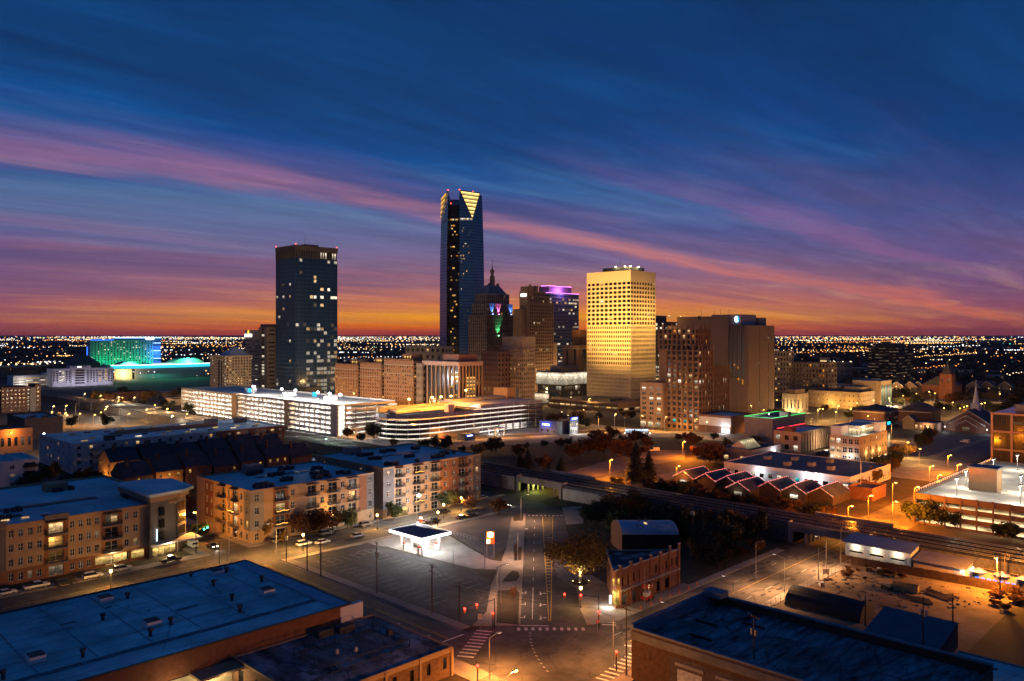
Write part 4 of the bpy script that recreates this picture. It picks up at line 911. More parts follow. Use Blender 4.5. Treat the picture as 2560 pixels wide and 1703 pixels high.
b = Bld('convention_hall', 'long convention hall with sweeping turquoise lit roof edge', x, y, lx, 60, h, mat('hall_blue_grey', (.22, .24, .28), .8, .15, .05), ROOF_GREY)
b.box(34, 4, 0, lx, 60, h - 3, part='main_hall'); b.box(6, 4, 0, 30, 40, h - 4, LIME, 'end_block')
CYN = emit('turquoise_fascia', (.04, .72, .9), 1.15); CYW = emit('fascia_line', (.8, 1, .95), 3)
NS = 14; arc = lambda f: -4 + 5 * (2 * f - 1) ** 2
for k in range(NS):
    f0, f1 = k / NS, (k + 1) / NS; xa, xb = f0 * lx, f1 * lx; d0, d1 = arc(f0), arc(f1); z0 = h - 3.5 + 2.0 * max(0, abs(f0 - .5) - .25); z1 = h - 3.5 + 2.0 * max(0, abs(f1 - .5) - .25)
    MB().q((xa, d0, z0), (xb, d1, z1), (xb, d1, z1 + 4.2), (xa, d0, z0 + 4.2)).build('fascia_panel', CYN, b.T)
    MB().q((xa, d0 - .2, z0 + 4.3), (xb, d1 - .2, z1 + 4.3), (xb, d1 - .2, z1 + 5.2), (xa, d0 - .2, z0 + 5.2)).build('light_line', CYW, b.T)
    b.mb('roof', ROOF_GREY).q((xa, d0, z0 + 4.2), (xb, d1, z1 + 4.2), (xb, 40, z1 + 4.2), (xa, 40, z0 + 4.2))
for cx0, w, hh in ((110, 24, 9), (26, 12, 5)):
    pts = [(cx0 + w * math.cos(t * math.pi / 10), hh * math.sin(t * math.pi / 10)) for t in range(11)]
    c = MB()
    for (xa, za), (xb, zb) in zip(pts, pts[1:]): c.q((xa, 4, h + 1 + za), (xb, 4, h + 1 + zb), (xb, 26, h + 1 + zb), (xa, 26, h + 1 + za)); c.q((xa, 4, h + .5), (xb, 4, h + .5), (xb, 4, h + 1 + zb), (xa, 4, h + 1 + za))
    c.build('arched_canopy', mat('canopy_white', (.5, .55, .5), .7, .1, .3), b.T); light(b.T, (cx0, -2, h + 3), (.05, 1, .5), 8000, 1)
light(b.T, (60, -12, h + 6), (.05, 1, .6), 8000, 1); light(b.T, (18, -6, 8), (1, .7, .3), 9000, .6)
MB().box(60, 6, h + 1, 100, 10, h + 3.2).build('clerestory', emit('clerestory', (.6, 1, .9), .9), b.T)
b.done()
x, y, lx, ly, h = fit(131, 129, 283, 925, vb=968)
b = Bld('hotel', 'white hotel with gridded facade and lit window columns below the green slab', x, y, lx, 22, h, mat('lilac_white_render', (.60, .58, .64), .85, .06, .3), ROOF_DK)
def pk(c, r): return 'c' if c in (2, 3) and R.random() < .9 else 'k'
b.fac('S', 0, lx * .30, 4, h - 1, 6, 7, .66, .62, pk); b.fac('S', lx * .55, lx, 4, h - 1, 9, 7, .66, .6, lambda c, r: 'y' if c in (4, 6) and R.random() < .9 else R.choice('kkkkm'))
b._strip('S', lx * .30, lx * .55, 0, h + 2, -1); b._strip('S', 0, lx, 0, 4, 0); b._strip('S', 0, lx, h - 1, h, 0); b.plain(0, 0, lx, 22, 0, h, 'NEW'); b.top(0, 0, lx, 22, h, 1)
for k in range(6): MB().box(lx * .36, -1.4, 3 + k * 3, lx * .51, -1.05, 4.7 + k * 3).build('ribbon_window', PANE['d'], b.T)
b.box(lx * .28, 0, h, lx * .62, 14, h + 4, part='roof_sign_wall'); MB().box(lx * .40, -.3, h + 2, lx * .46, -.05, h + 3.2).build('lit_sign', MATS['white_sign'], b.T)
for k in range(5): light(b.T, (6 + k * lx / 5, -9, 5), (.85, .8, 1), 420, .5)
b.done()
x, y, lx, ly, h = fit(33, 30, 130, 942, vb=969)
b = Bld('parking_garage', 'small white parking garage with glowing decks beside the white hotel', x, y, lx, 26, h, WHITEW, ROOF_GREY)
b.fac('S', 0, lx, 1, h - 1.2, 6, 4, .92, .45, {'c': 2, 'm': 2, 'w': 1}); b._strip('S', 0, lx, 0, 1, 0); b._strip('S', 0, lx, h - 1.2, h, 0); b.plain(0, 0, lx, 26, 0, h, 'NEW'); b.top(0, 0, lx, 26, h); b.box(lx * .8, 1, h, lx, 14, h + 3, part='stair_head')
light(b.T, (8, -6, 5), (1, .9, .8), 700); b.done()
b = Bld('hall', 'dark pyramid-roofed hall left of the green hotel', *px(140, 0, 0, 1150)[:2], 60, 50, 22, METALD, ROOF_DK); b.box(0, 0, 0, 60, 50, 20); MB().poly([(20, 0, 20), (60, 0, 20), (46, 25, 34)]).poly([(20, 0, 20), (46, 25, 34), (20, 50, 20)]).poly([(60, 0, 20), (60, 50, 20), (46, 25, 34)]).build('pyramid_roof', ROOF_DK, b.T); b.done()  # dark cladding and dark roof colour
b = Bld('elevated_terminal', 'long teal glass building with lamp row on its roof at the left edge', *px(-30, 0, 0, 1120)[:2], 100, 30, 16, mat('teal_glass', (.05, .09, .10), .2, .3, .1), ROOF_GREY); b.box(0, 0, 0, 100, 30, 15); b.box(-2, -2, 15, 102, 32, 17.5, LIME, 'roof_edge')
for k in range(10): MB().ball((6 + k * 10, 4, 20), .9).build('roof_lamp', emit('warm_far_lamp', (1, .7, .35), 6), b.T)
b.done()
x, y, lx, ly, h = fit(3, 0, 102, 972, vb=1033)
b = Bld('office_block', 'dark brick mid-rise with grey stair tower near the left edge', x, y, lx, 24, h, BRICKD, ROOF_DK)
b.block(0, 0, lx * .72, 24, 0, h, S=(7, 6, .45, .4, {'k': 10, 'w': 1}), W=(4, 6, .4, .4, {'k': 8, 'w': 1})); b.box(lx * .72, -1, 0, lx * .86, 20, h, STUCCOG, 'stair_tower'); b.block(lx * .86, 0, lx, 20, 0, h + 1.5, S=(1, 6, .4, .5, {'k': 2, 'w': 1}), W=None)
for k in range(6): MB().box(lx * .66, -.3, 2 + k * 3, lx * .70, -.1, 3.2 + k * 3).build('gallery_lamp', PANE['c'], b.T)
b.done()
x, y, lx, ly, h = fit(62, 18, 157, 1050, vb=1102)
b = Bld('warehouse', 'brick box building with blue flat roof left of the long apartments', x, y, lx, ly, h, BRICKD, ROOF_BLUE); b.block(0, 0, lx, ly, 0, h); 
for k in range(6): b.box(3 + 2.6 * k, 6 + 4 * (k % 3), h, 4.6 + 2.6 * k, 8 + 4 * (k % 3), h + 1.2, METALD, 'vent')
b.done()
x, y, lx, ly, h = fit(-20, -60, 82, 1080, vb=1135)
b = Bld('workshop', 'low brick workshop with orange-lit wall at the left edge', x, y, lx, 26, h, BRICK, ROOF_DK); b.block(0, 0, lx, 26, 0, h, S=(6, 1, .5, .4, {'g': 3, 'm': 2, 'c': 1}), W=None); light(b.T, (lx * .45, -3, h - 1), (1, .42, .06), 1500); MB().ball((lx * .45, -1.2, h - 1), .4).build('wall_lamp', emit('sodium', (1, .5, .08), 9), b.T); b.done()
x, y, lx, ly, h = fit(78, -40, 92, 1158, vb=1222)
b = Bld('apartment_block', 'small white apartment block with corner balconies at the left edge', px(0, 1225)[0] - 14, px(0, 1225)[1], 28, 24, h, WHITEW, ROOF_BLUE)
b.block(0, 0, 22, 24, 0, h, S=(3, 3, .22, .42, {'d': 5, 'm': 1}), W=(3, 3, .2, .4, {'d': 1}), frame='white_paint'); b.block(22, 1.5, 28, 24, 0, h, S=(1, 3, .7, .6, {'d': 3, 'm': 1}), W=None)
for k in range(3): b.one('balcony', BLACK, 22.1, -.3, 1 + k * h / 3, 28, 1.4, 1.9 + k * h / 3)
MB().box(8, 8, h, 10.4, 8.6, h + .5).build('skylight', PANE['w'], b.T); MB().box(12, 8, h, 14.4, 8.6, h + .5).build('skylight', PANE['w'], b.T); b.done()
for i, (u0, u1, vt, Y, m, lab) in enumerate(((385, 500, 982, 800, LIMED, 'blank beige stage building behind the orange-lit street trees'), (412, 505, 1000, 700, LIME, 'pale blank-walled theatre block left of the bright garage'), (224, 380, 986, 760, BRICKD, 'long low dark brick hall behind the station platform'))):
    x, y, lx, ly, h = fit(u0 + 22, u0, u1, vt, Y=Y); b = Bld('hall', lab, x, y, lx, ly, h, m, ROOF_BLUE if i == 0 else ROOF_DK); b.block(0, 0, lx, ly, 0, h); b.done()
b = Bld('station_platform', 'long flat canopy of the railway station platform', 252, 640, 7, 120, 4.5, CONC, ROOF_DK); b.box(0, 0, 4.2, 7, 120, 4.9, CONC, 'canopy')
for k in range(16): MB().box(3.2, 2 + k * 7.6, 0, 3.7, 2.5 + k * 7.6, 4.2).build('post', CONC, b.T)
for k in range(8): MB().box(1, 6 + k * 14, 4.0, 6, 7 + k * 14, 4.18).build('canopy_lamp', emit('amber_strip', (1, .6, .15), 3), b.T)
b.done()

# ------------------------------------------------------------------ right distance
def simple(name, label, uc, ul, ur, vt, vb=None, Y=None, m=LIMED, roof=ROOF_DK, S=None, W=None, cat='building', minx=8, miny=8, **k):
    x, y, lx, ly, h = fit(uc, ul, ur, vt, vb, Y); lx = max(lx, minx); ly = max(ly, miny)
    b = Bld(name, label, x, y, lx, ly, h, m, roof, cat); b.block(0, 0, lx, ly, 0, h, S=S, W=W, **k); return b
simple('apartment_tower', 'tan apartment tower right of the telephone building with lit window column', 1972, 1936, 1985, 880, Y=740, m=LIME, S=(2, 10, .5, .5, {'k': 3, 'w': 1}), W=(5, 10, .5, .5, lambda c, r: R.choice('wy') if c > 2 and R.random() < .4 else 'k')).done()
simple('apartment_tower', 'broad brown apartment slab with a few orange lit rooms', 2071, 1975, 2092, 909, Y=720, m=LIMED, S=(3, 8, .5, .5, {'k': 8, 'w': 1}), W=(12, 8, .42, .6, {'k': 14, 'o': 1.5, 'm': 4})).done()
b = simple('office_tower', 'dark banded office tower far off among the lights with red beacons', 2240, 2171, 2283, 868, Y=1000, m=mat('dark_band', (.05, .04, .04), .8, .1, .2), S=(6, 12, .9, .4, {'k': 4, 'm': 3}), W=(8, 12, .92, .4, {'k': 2, 'm': 4})); b.box(8, 4, b.h, 40, 24, b.h + 5, METALD, 'plant_room'); beacon(b, 10, 6, b.h + 6); beacon(b, 38, 6, b.h + 6); b.done()
simple('office_block', 'small block with four bright ribbon windows beyond the apartment slab', 2068, 2049, 2075, 895, Y=900, m=STUCCOG, W=(1, 4, .85, .5, {'w': 1}), S=None).done()
simple('office_block', 'grey punched-window office block with teal sign on the skyline at right', 2115, 2078, 2130, 908, Y=1000, m=STUCCOG, W=(9, 4, .5, .5, {'k': 1}), S=(3, 4, .5, .5, {'k': 1})).done()
b = simple('museum', 'pale stone museum with small windows and tall multicoloured lit pillar hall', 2151, 2021, 2190, 984, vb=1024, m=LIME, S=(7, 3, .28, .3, {'k': 4, 'm': 1, 'c': 1}), W=(12, 3, .2, .26, {'k': 9, 'c': 1, 'm': 1}))
h_ = b.h; XL = b.lx; b.box(XL, -4, 0, XL + 26, 20, h_ + 9, LIME, 'pillar_hall'); cols_ = [(1, .8, .45), (.75, .9, .35), (1, .55, .2), (1, .9, .7), (.55, .75, .35), (1, .7, .4), (.95, .6, .45), (.6, .9, .4)]
for k in range(8): MB().box(XL + 1 + k * 3, -4.6, .5, XL + 2.6 + k * 3, -4.1, h_ + 5).build('glow_pillar', emit('pillar_%d' % k, cols_[k], .55, .1), b.T)  # pillars emit by themselves, their lit colours put into the material
for k in range(3): light(b.T, (XL + 4 + k * 8, -9, 1.5), (1, .8, .5), 2000, .5)
b.box(20, 6, h_, 42, 22, h_ + 4, part='roof_house'); light(b.T, (-6, 24, 4), (1, .5, .1), 1400); light(b.T, (-6, 8, 4), (1, .5, .1), 900); b.done()
b = simple('courthouse', 'small classical stone building with arched lit windows and dark attic', 1992, 1955, 2021, 988, vb=1033, m=LIME, S=(3, 1, .3, .5, {'m': 1, 'w': 1}), W=(4, 1, .3, .5, {'w': 1, 'm': 1})); b.box(2, 2, b.h, b.lx - 2, b.ly - 2, b.h + 4, LIMED, 'attic'); light(b.T, (-5, b.ly * .4, 3), (1, .7, .3), 1500); light(b.T, (6, -5, 3), (1, .7, .3), 900); b.done()
b = simple('school_building', 'dark red brick building with white string courses and hipped roof', 2211, 2133, 2246, 1030, vb=1070, m=BRICKD, roof=ROOF_DK, S=(6, 3, .5, .5, {'d': 1, 'm': 1}), W=(8, 3, .14, .4, lambda c, r: 'c' if c == 2 and r < 2 else None), par=.3)
for z in (1, b.h - 1): b.mb('string_course', WHITE).box(-.15, -.15, z, b.lx, -.02, z + .3); b.mb('string_course', WHITE).box(-.15, 0, z, -.02, b.ly, z + .3)
b.mb('hipped_roof', ROOF_DK).poly([(0, 0, b.h + .4), (b.lx, 0, b.h + .4), (b.lx / 2, b.ly / 2, b.h + 4)]).poly([(0, 0, b.h + .4), (0, b.ly, b.h + .4), (b.lx / 2, b.ly / 2, b.h + 4)]); b.done()
b = simple('school_building', 'second dark brick wing with broad hipped roof behind the chapel court', 2332, 2246, 2352, 1030, Y=560, m=BRICKD, par=.3); b.mb('hipped_roof', ROOF_DK).poly([(0, 0, b.h + .4), (b.lx, 0, b.h + .4), (b.lx / 2, b.ly / 2, b.h + 7)]).poly([(0, 0, b.h + .4), (0, b.ly, b.h + .4), (b.lx / 2, b.ly / 2, b.h + 7)]); b.mb('string_course', WHITE).box(-.15, 0, b.h - 1, -.02, b.ly, b.h - .6); b.done()
# chapel with nested gables
cxy = px(2415, 1082); b = Bld('chapel', 'brick chapel with nested white-trimmed gables and white steeple', cxy[0], cxy[1] - 14, 34, 28, 8, BRICKD, ROOF_DK, cat='church')
def gable(b, x0, y0, y1, z0, z1, zr, dep, m):
    ym = (y0 + y1) / 2; w = MB(); w.poly([(x0, y0, z0), (x0, y1, z0), (x0, y1, z1), (x0, ym, zr), (x0, y0, z1)]); w.q((x0, y0, z0), (x0 + dep, y0, z0), (x0 + dep, y0, z1), (x0, y0, z1)); w.q((x0, y1, z0), (x0 + dep, y1, z0), (x0 + dep, y1, z1), (x0, y1, z1)); w.build('gable', m, b.T)
    r = MB(); r.q((x0 - .5, y0 - .5, z1 - .2), (x0 + dep, y0 - .5, z1 - .2), (x0 + dep, ym, zr + .15), (x0 - .5, ym, zr + .15)); r.q((x0 - .5, y1 + .5, z1 - .2), (x0 + dep, y1 + .5, z1 - .2), (x0 + dep, ym, zr + .15), (x0 - .5, ym, zr + .15)); r.build('roof', ROOF_DK, b.T)
    t = MB(); t.tube((x0 - .3, y0 - .4, z1 - .2), (x0 - .3, ym, zr), .18); t.tube((x0 - .3, y1 + .4, z1 - .2), (x0 - .3, ym, zr), .18); t.build('trim', WHITE, b.T)
gable(b, 4, 0, 28, 0, 5, 14, 30, BRICKD); gable(b, 2, 4, 24, 0, 5, 10.8, 3, BRICKD); gable(b, 0, 8, 20, 0, 4, 8, 3, BRICKD)
MB().box(-.2, 12, 1, -.05, 16, 3.6).build('window', PANE['m'], b.T)
s = MB(); s.box(20, 11.5, 11, 25, 16.5, 17); s.tube((22.5, 14, 17), (22.5, 14, 30), 2.0, .15, 8); s.box(22.4, 13.9, 30, 22.6, 14.1, 33); s.box(22.4, 13.2, 31.6, 22.6, 14.8, 31.8); s.build('steeple', WHITE, b.T)
for yy in (2, 26): MB().ball((-1, yy, 3), .3).build('wall_lamp', MATS['cold_lamp'], b.T); light(b.T, (-1.6, yy, 3), (.9, .95, 1), 260)
b.done()
b = Bld('chapel_hall', 'low brick hall with lit porch and round gable window beside the chapel', cxy[0] - 6, cxy[1] + 15, 14, 22, 5, BRICKD, ROOF_BLUE); b.block(0, 0, 14, 14, 0, 4.5, S=None, W=(5, 1, .5, .6, {'w': 2, 'm': 1, 'c': 1})); gable(b, 0, 14, 21, 0, 6, 9, 10, BRICKT); light(b.T, (-2, 6, 3), (1, .7, .3), 700); b.done()
# old red church tower far behind
b = Bld('church', 'old red brick church with square tower and dark pointed spire', *px(2380, 0, 0, 760)[:2], 11, 11, 20, mat('church_brick', (.26, .10, .06), .9, .2, .5), ROOF_DK, cat='church'); b.block(0, 0, 11, 11, 0, 24, S=(2, 1, .25, .3, {'m': 1}, 14, 24), W=(2, 1, .25, .3, {'m': 1}, 14, 24)); MB().tube((5.5, 5.5, 24), (5.5, 5.5, 36), 6.5, .2, 4).build('spire', ROOF_DK, b.T); b.box(11, 2, 0, 40, 30, 13); gb = MB(); gb.q((11, 2, 13), (40, 2, 13), (40, 16, 22), (11, 16, 22)); gb.q((11, 30, 13), (40, 30, 13), (40, 16, 22), (11, 16, 22)); gb.poly([(11, 2, 13), (11, 30, 13), (11, 16, 22)]); gb.build('nave_roof', ROOF_DK, b.T); light(b.T, (-4, -6, 4), (1, .5, .1), 120); b.done()
# row of gabled town houses far right
for k, u in enumerate((2180, 2205, 2258, 2292, 2312, 2335, 2450, 2485, 2530)):
    p = px(u, 0, 0, 820); b = Bld('town_house', ['first', 'second', 'third', 'fourth', 'fifth', 'sixth', 'seventh', 'eighth', 'last'][k] + (' tan' if k % 2 else ' stone') + ' gabled town house from the left in the far terrace', p[0], p[1], 12, 13, 9, STUCCO if k % 2 else LIMED, ROOF_DK, cat='house', group='far gabled terrace')
    b.fac('W', 0, 13, 0, 9, 4, 2, .35, .45, {'k': 4, 'w': 1, 'm': 1}); b.plain(0, 0, 12, 13, 0, 9, 'NES'); gable(b, 0, 0, 13, 9, 9.02, 14, 12, b.wall); b.done()
# four-storey white block with lit terrace
x, y, lx, ly, h = fit(2149, 2074, 2218, 1110, vb=1160); h = 12.5
b = Bld('loft_building', 'four-storey loft building with bright roof terrace and blue corner sign', x, y, lx, ly, h, BRICKT, ROOF_BLUE)
b.fac('W', 0, ly, 0, h, 5, 3, .7, .6, lambda c, r: R.choice('cw') if c in (3, 4) or (r == 0 and R.random() < .6) else R.choice('kkm'), m=STUCCO, frame='white_paint')
b.fac('S', 0, lx, 0, h, 9, 3, .34, .5, {'d': 6, 'm': 1, 'c': 1}, frame='white_paint'); b.plain(0, 0, lx, ly, 0, h); b.top(0, 0, lx, ly, h, .5)
b.box(9, 3.5, h, lx - 8, ly - .4, h + 4.6, GREYW, 'penthouse'); b.box(0.4, ly * .62, h, 9, ly - .4, h + 4.9, GREYW, 'penthouse'); b.box(lx - 8, .5, h, lx - .4, ly, h + 5.2, WHITEW, 'penthouse')
for k in range(7): MB().box(9.4 + k * 2.6, 3.35, h + .9, 11.4 + k * 2.6, 3.45, h + 3.2).build('penthouse_window', emit('terrace_glow', (1, .76, .4), 1.1, .3), b.T)
for k in range(3): MB().box(8.9, 3.9 + k * 1.6, h + .6, 8.97, 5.2 + k * 1.6, h + 3.4).build('terrace_door', MATS['terrace_glow'], b.T)
light(b.T, (5, 3, h + 2.8), (1, .8, .5), 200); light(b.T, (14, 1.4, h + 3), (1, .8, .5), 300)
for k in range(3): light(b.T, (8 + k * 9, -1.2, 4.6), (1, .6, .2), 160); MB().ball((8 + k * 9, -.3, 4.8), .22).build('wall_lamp', MATS['sodium'], b.T)
light(b.T, (-2, ly * .3, 3), (.9, .95, 1), 350); MB().box(lx - .2, -.5, h + 3.6, lx + 3, -.2, h + 4.8).build('blue_sign', emit('cyan_sign', (.02, .7, 1), 3), b.T); MB().box(lx + .3, -.4, 2, lx + 3, -.2, h - 1).build('lit_stair', emit('stair_glow', (1, .72, .4), .9, .2), b.T); light(b.T, (-3, ly * .8, 3), (1, .8, .6), 300)
b.done()
x, y, lx, ly, h = fit(2000, 1934, 2074, 1085, vb=1132)
b = Bld('brick_warehouse', 'long cream brick warehouse with regular pilasters behind the loft building', x, y, lx, ly, h, mat('cream_brick', (.40, .29, .20), .9, .15, .5), ROOF_BLUE)
b.block(0, 0, lx, ly, 0, h, S=None, W=(3, 2, .5, .5, lambda c, r: 'c' if (c == 2 and r == 1) or (c == 0 and r == 0) else 'd')); 
for k in range(13): MB().box(k * lx / 12 - .35, -.5, 0, k * lx / 12 + .35, 0, h).build('pilaster', b.wall, b.T)
MB().box(lx * .1, ly - .5, h + 1.2, lx, ly - .1, h + 1.6).build('red_neon', emit('red_neon', (1, .04, .05), 2.2), b.T); light(b.T, (lx * .5, -6, 5), (1, .7, .4), 900); b.box(0, ly * .3, h, 5, ly * .6, h + 3, BRICK, 'stair_head'); b.done()
# skylight building, broad dark roof building
b = Bld('market_office', 'low building with glowing ridge skylight beside the dark-roofed hall', 347, 181, 30, 18, 7, STUCCOG, ROOF_DK)
b.block(0, 0, 30, 18, 0, 7, S=(8, 1, .35, .4, {'c': 3, 'w': 1}, 1, 6), W=(2, 1, .3, .4, {'w': 1, 'd': 1}, 1, 6)); sk = MB(); sk.q((5, 5, 7.2), (19, 5, 7.2), (19, 9.5, 11), (5, 9.5, 11)); sk.build('skylight_slope', emit('skylight_glow', (1, .82, .45), .62, .1), b.T); sk = MB(); sk.poly([(5, 5, 7.2), (5, 14, 7.2), (5, 9.5, 11)]); sk.q((5, 14, 7.2), (19, 14, 7.2), (19, 9.5, 11), (5, 9.5, 11)); sk.build('skylight_back', GREYW, b.T)
for k in range(8): b.mb('glazing_bar', STEEL).tube((5 + k * 2, 4.95, 7.2), (5 + k * 2, 9.5, 11.05), .09)
MB().ball((22, -.8, 5.5), .35).build('wall_lamp', MATS['cold_lamp'], b.T); light(b.T, (22, -1.6, 5), (.85, .93, 1), 500); b.box(20, 8, 7, 25, 12, 9, METALD, 'roof_plant'); b.done()
b = Bld('market_hall', 'broad dark-roofed hall with white-lit front behind the gabled market', 316, 123, 44, 55, 6, GREYW, mat('dark_blue_roof', (.09, .10, .125), .7, .25, .15))
b.block(0, 0, 44, 55, 0, 6, S=(10, 1, .35, .5, {'c': 2, 'w': 1, 'k': 1}, 1, 5.5), W=(14, 1, .5, .45, {'c': 2, 'k': 4, 't': 1, 'm': 2}, .6, 4.6), par=.4)
for xx, yy in ((10, 30), (16, 22), (26, 34), (30, 20), (20, 44), (12, 12)): b.box(xx, yy, 6, xx + 3, yy + 2.4, 7.6, STUCCOG, 'roof_unit')
MB().ball((-1.0, 15, 5.4), .55).build('flood_lamp', emit('cold_flood', (.9, .95, 1), 14), b.T); light(b.T, (-2.2, 15, 5), (.88, .94, 1), 900); light(b.T, (-2, 38, 4), (.88, .94, 1), 250); b.done()
b = Bld('brick_annex', 'small orange-lit brick annex at the kerb by the market flagpole', 306, 111, 14, 9, 4, BRICK, ROOF_DK); b.block(0, 0, 14, 9, 0, 4); b.done()
# gabled market stalls traced in red and white bulbs
STALLR = mat('stall_roof', (.07, .06, .065), .85, .2, .5)
SRED = emit('red_bulbs', (1, .02, .03), 2.6); SWHT = emit('white_bulbs', (1, .75, .75), 2.2)
SL = ['leftmost gabled market stall with red and white bulb outline', 'second gabled market stall from its left end, bulb outlined', 'third gabled market stall from its left end, behind trees', 'forward-set gabled stall beside the gap in the market row', 'gabled market stall just right of the gap in the row', 'gabled market stall second from the right end', 'rightmost gabled market stall with trailing bulb string']
for k, (sx0, yr) in enumerate(((284, 178.5), (285, 168.8), (285.5, 159.6), (277.5, 150.4), (285.5, 142), (287, 132.6), (288.5, 123.2))):
    b = Bld('market_stall', SL[k], sx0, yr - 4.6, 16, 9.2, 4, mat('stall_boards', (.07, .05, .042), .9, .2, .5), STALLR, cat='market stall', group='gabled market stalls'); gable(b, 0, 0, 9.2, 0, 3.3, 6.0, 16, b.wall)
    for (p, q) in (((-.5, -.4, 3.35), (-.5, 4.6, 6.2)), ((-.5, 9.6, 3.35), (-.5, 4.6, 6.2)), ((-.5, 4.6, 6.25), (16, 4.6, 6.25)), ((16, 4.6, 6.2), (16, -.4, 3.35))):
        p, q = Vector(p), Vector(q); n_ = int((q - p).length / .62); s = MB()
        for i in range(n_): s.ball(p.lerp(q, i / n_), .12, 1 if i % 3 == 1 else 0, 5, 3)
        s.build('bulb_string', [SRED, SWHT], b.T)['kind'] = 'stuff'
    if k in (0, 3, 5): light(b.T, (-1.5, 4.6, 2.6), (1, .75, .5), 25); MB().box(-.3, 3, 1, -.1, 6, 2.4).build('stall_window', PANE['c'], b.T)
    b.done()
# glazed office at right edge
b = Bld('office_block', 'dark glazed office block in a brown concrete grid at the right edge', 428.5, 52, 50, 49, 26, mat('dark_glazing', (.02, .02, .024), .15, .2, .2), ROOF_BLUE)
b.box(.6, .6, 0, 50, 48.4, 25.4, part='glass_body'); GRD = mat('brown_concrete_grid', (.34, .23, .17), .9, .12, .3)
for k in range(7): MB().box(-.2, k * 8.1 - .5, 0, .62, k * 8.1 + .5, 25.6).build('pier', GRD, b.T)
for z in (8.2, 16.6, 25): b.one('floor_beam', GRD, -.1, 0, z - .45, .59, 49, z + .45)
for k in range(24): b.mb('mullion', BLACK).box(.4, k * 2.03, 0, .58, k * 2.03 + .1, 25)
for yy, z, w, kk in ((36, 20.5, 4, 'm'), (34, 12, 1.8, 'y'), (30, 22, 5, 'm'), (43, 21, 2.4, 'm'), (45, 13, .8, 'm')): MB().box(.45, yy, z, .55, yy + w, z + .8).build('lit_window', PANE[kk], b.T)
b.box(4, 4, 25.6, 46, 40, 29.5, BLUEGREY, 'plant_room'); b.done()

# ------------------------------------------------------------------ parking garages: decks, openings and lamps inside
STRIP = emit('deck_lamp', (1, .93, .82), 120, light=True); STRIPO = emit('deck_lamp_oval', (1, .90, .80), 20, light=True); STRIPW = emit('deck_lamp_warm', (1, .70, .34), 60, light=True)
DECK = mat('white_deck', (.55, .53, .50), .85, .15, .2)
LG = mat('pale_precast', (.50, .44, .38), .85, .1, .3)
GX, GY, GLX, GLY = 273, 416, 46, 222; NL = 6; FH = 3.05
b = Bld('parking_garage', 'long white-lit parking garage with six open decks and rooftop floodlights', GX, GY, GLX, GLY, 18.4, LG, DECK)
ys = [0, fit(843, 725, 900, 1000, Y=485)[3], fit(843, 715, 900, 1000, Y=485)[3], fit(843, 596, 900, 1000, Y=485)[3], fit(843, 583, 900, 1000, Y=485)[3], GLY]
for y0, y1 in ((ys[0], ys[1]), (ys[2], ys[3]), (ys[4], ys[5])):
    nb = max(3, round((y1 - y0) / 6.2)); b.fac('W', y0, y1, 0, 18.3, nb, NL, .90, .54, lambda c, r: '_', sill=.34, rec=.5)
    for k in range(nb + 1): u = y0 + k * (y1 - y0) / nb; MB().box(-.3, u - .35, 0, 0, u + .35, 17.6).build('pier', LG, b.T)
for y0, y1 in ((ys[1], ys[2]), (ys[3], ys[4])): b.box(-1.2, y0, 0, 4, y1, 19.6, BRICKT, 'stair_tower')
b.fac('S', 6, GLX, 0, 18.3, 5, NL, .93, .5, lambda c, r: '_', sill=.34, rec=.5)
st = MB(); st.box(-.5, -1.2, 0, .6, 6, 20); st.box(5.2, -1.2, 0, 6.2, 6, 20); st.build('stair_frame', LG, b.T)
for k in range(6): MB().box(.7, -.9, 1 + k * 3.05, 5.1, -.7, 3.4 + k * 3.05).build('stair_glass', emit('stair_white', (1, .93, .8), 1.5), b.T)
for r in range(NL): b.one('deck', DECK, .55, .55, r * FH - .06 + .0, GLX, GLY, r * FH + .28); b.one('core_wall', DECK, 8, 8, r * FH + .28, 16, GLY - 1, (r + 1) * FH - .06)
for r in range(NL):
    z = (r + 1) * FH - .35; b.one('ceiling_lamp', STRIP, 3.2, 2, z, 3.6, GLY - 2, z + .12); b.one('ceiling_lamp', STRIP, 8, 4.2, z, GLX - 2, 4.5, z + .12)
b.box(.55, .55, 18.05, GLX, GLY, 18.35, DECK, 'roof_deck'); b.plain(0, 0, GLX, GLY, 0, 18.4)
for q in ((-.2, -.2, GLX, .4), (-.2, GLY - .4, GLX, GLY), (-.2, .4, .4, GLY - .4), (GLX - .4, .4, GLX, GLY - .4)): b.box(q[0], q[1], 18.3, q[2], q[3], 19.5, mat('dark_parapet_rail', (.24, .23, .25), .7, .1, .3) if q[0] < 0 and q[3] > 1 else LG, 'parapet')
for yy in (40, 92, 150): b.box(20, yy, 18.35, 27, yy + 6, 21.4, WHITEW, 'stair_head')
for yy, xx in ((ys[3], 10), (ys[1] + 3, 22)): b.one('sign_board', emit('cyan_board', (.05, .6, .95), 1.4), xx, yy, 20, xx + .5, yy + 5, 23)
b.done()
COLD = emit('cold_mast_lens', (.92, .95, 1), 40)
def mast(name, label, loc, hh, col, watts, lens, group, arms=((0, 0),), size=.4, drop=.9):
    t = thing(name, label, 'street lamp', loc, 0, group)
    MB().tube((0, 0, 0), (0, 0, hh), .12, .08).build('pole', STEEL, t)
    for ax, ay in arms:
        if ax or ay: MB().tube((0, 0, hh - .1), (ax, ay, hh), .07, .05).build('arm', STEEL, t)
        hd = MB().box(ax - .45, ay - .45, hh, ax + .45, ay + .45, hh + .25).build('lamp_head', BLACK, t); MB().ball((ax, ay, hh - .12), size, 0, 8, 5, .7).build('lens', lens, hd)
        light(t, (ax, ay, hh - drop), col, watts, .3)
    return t
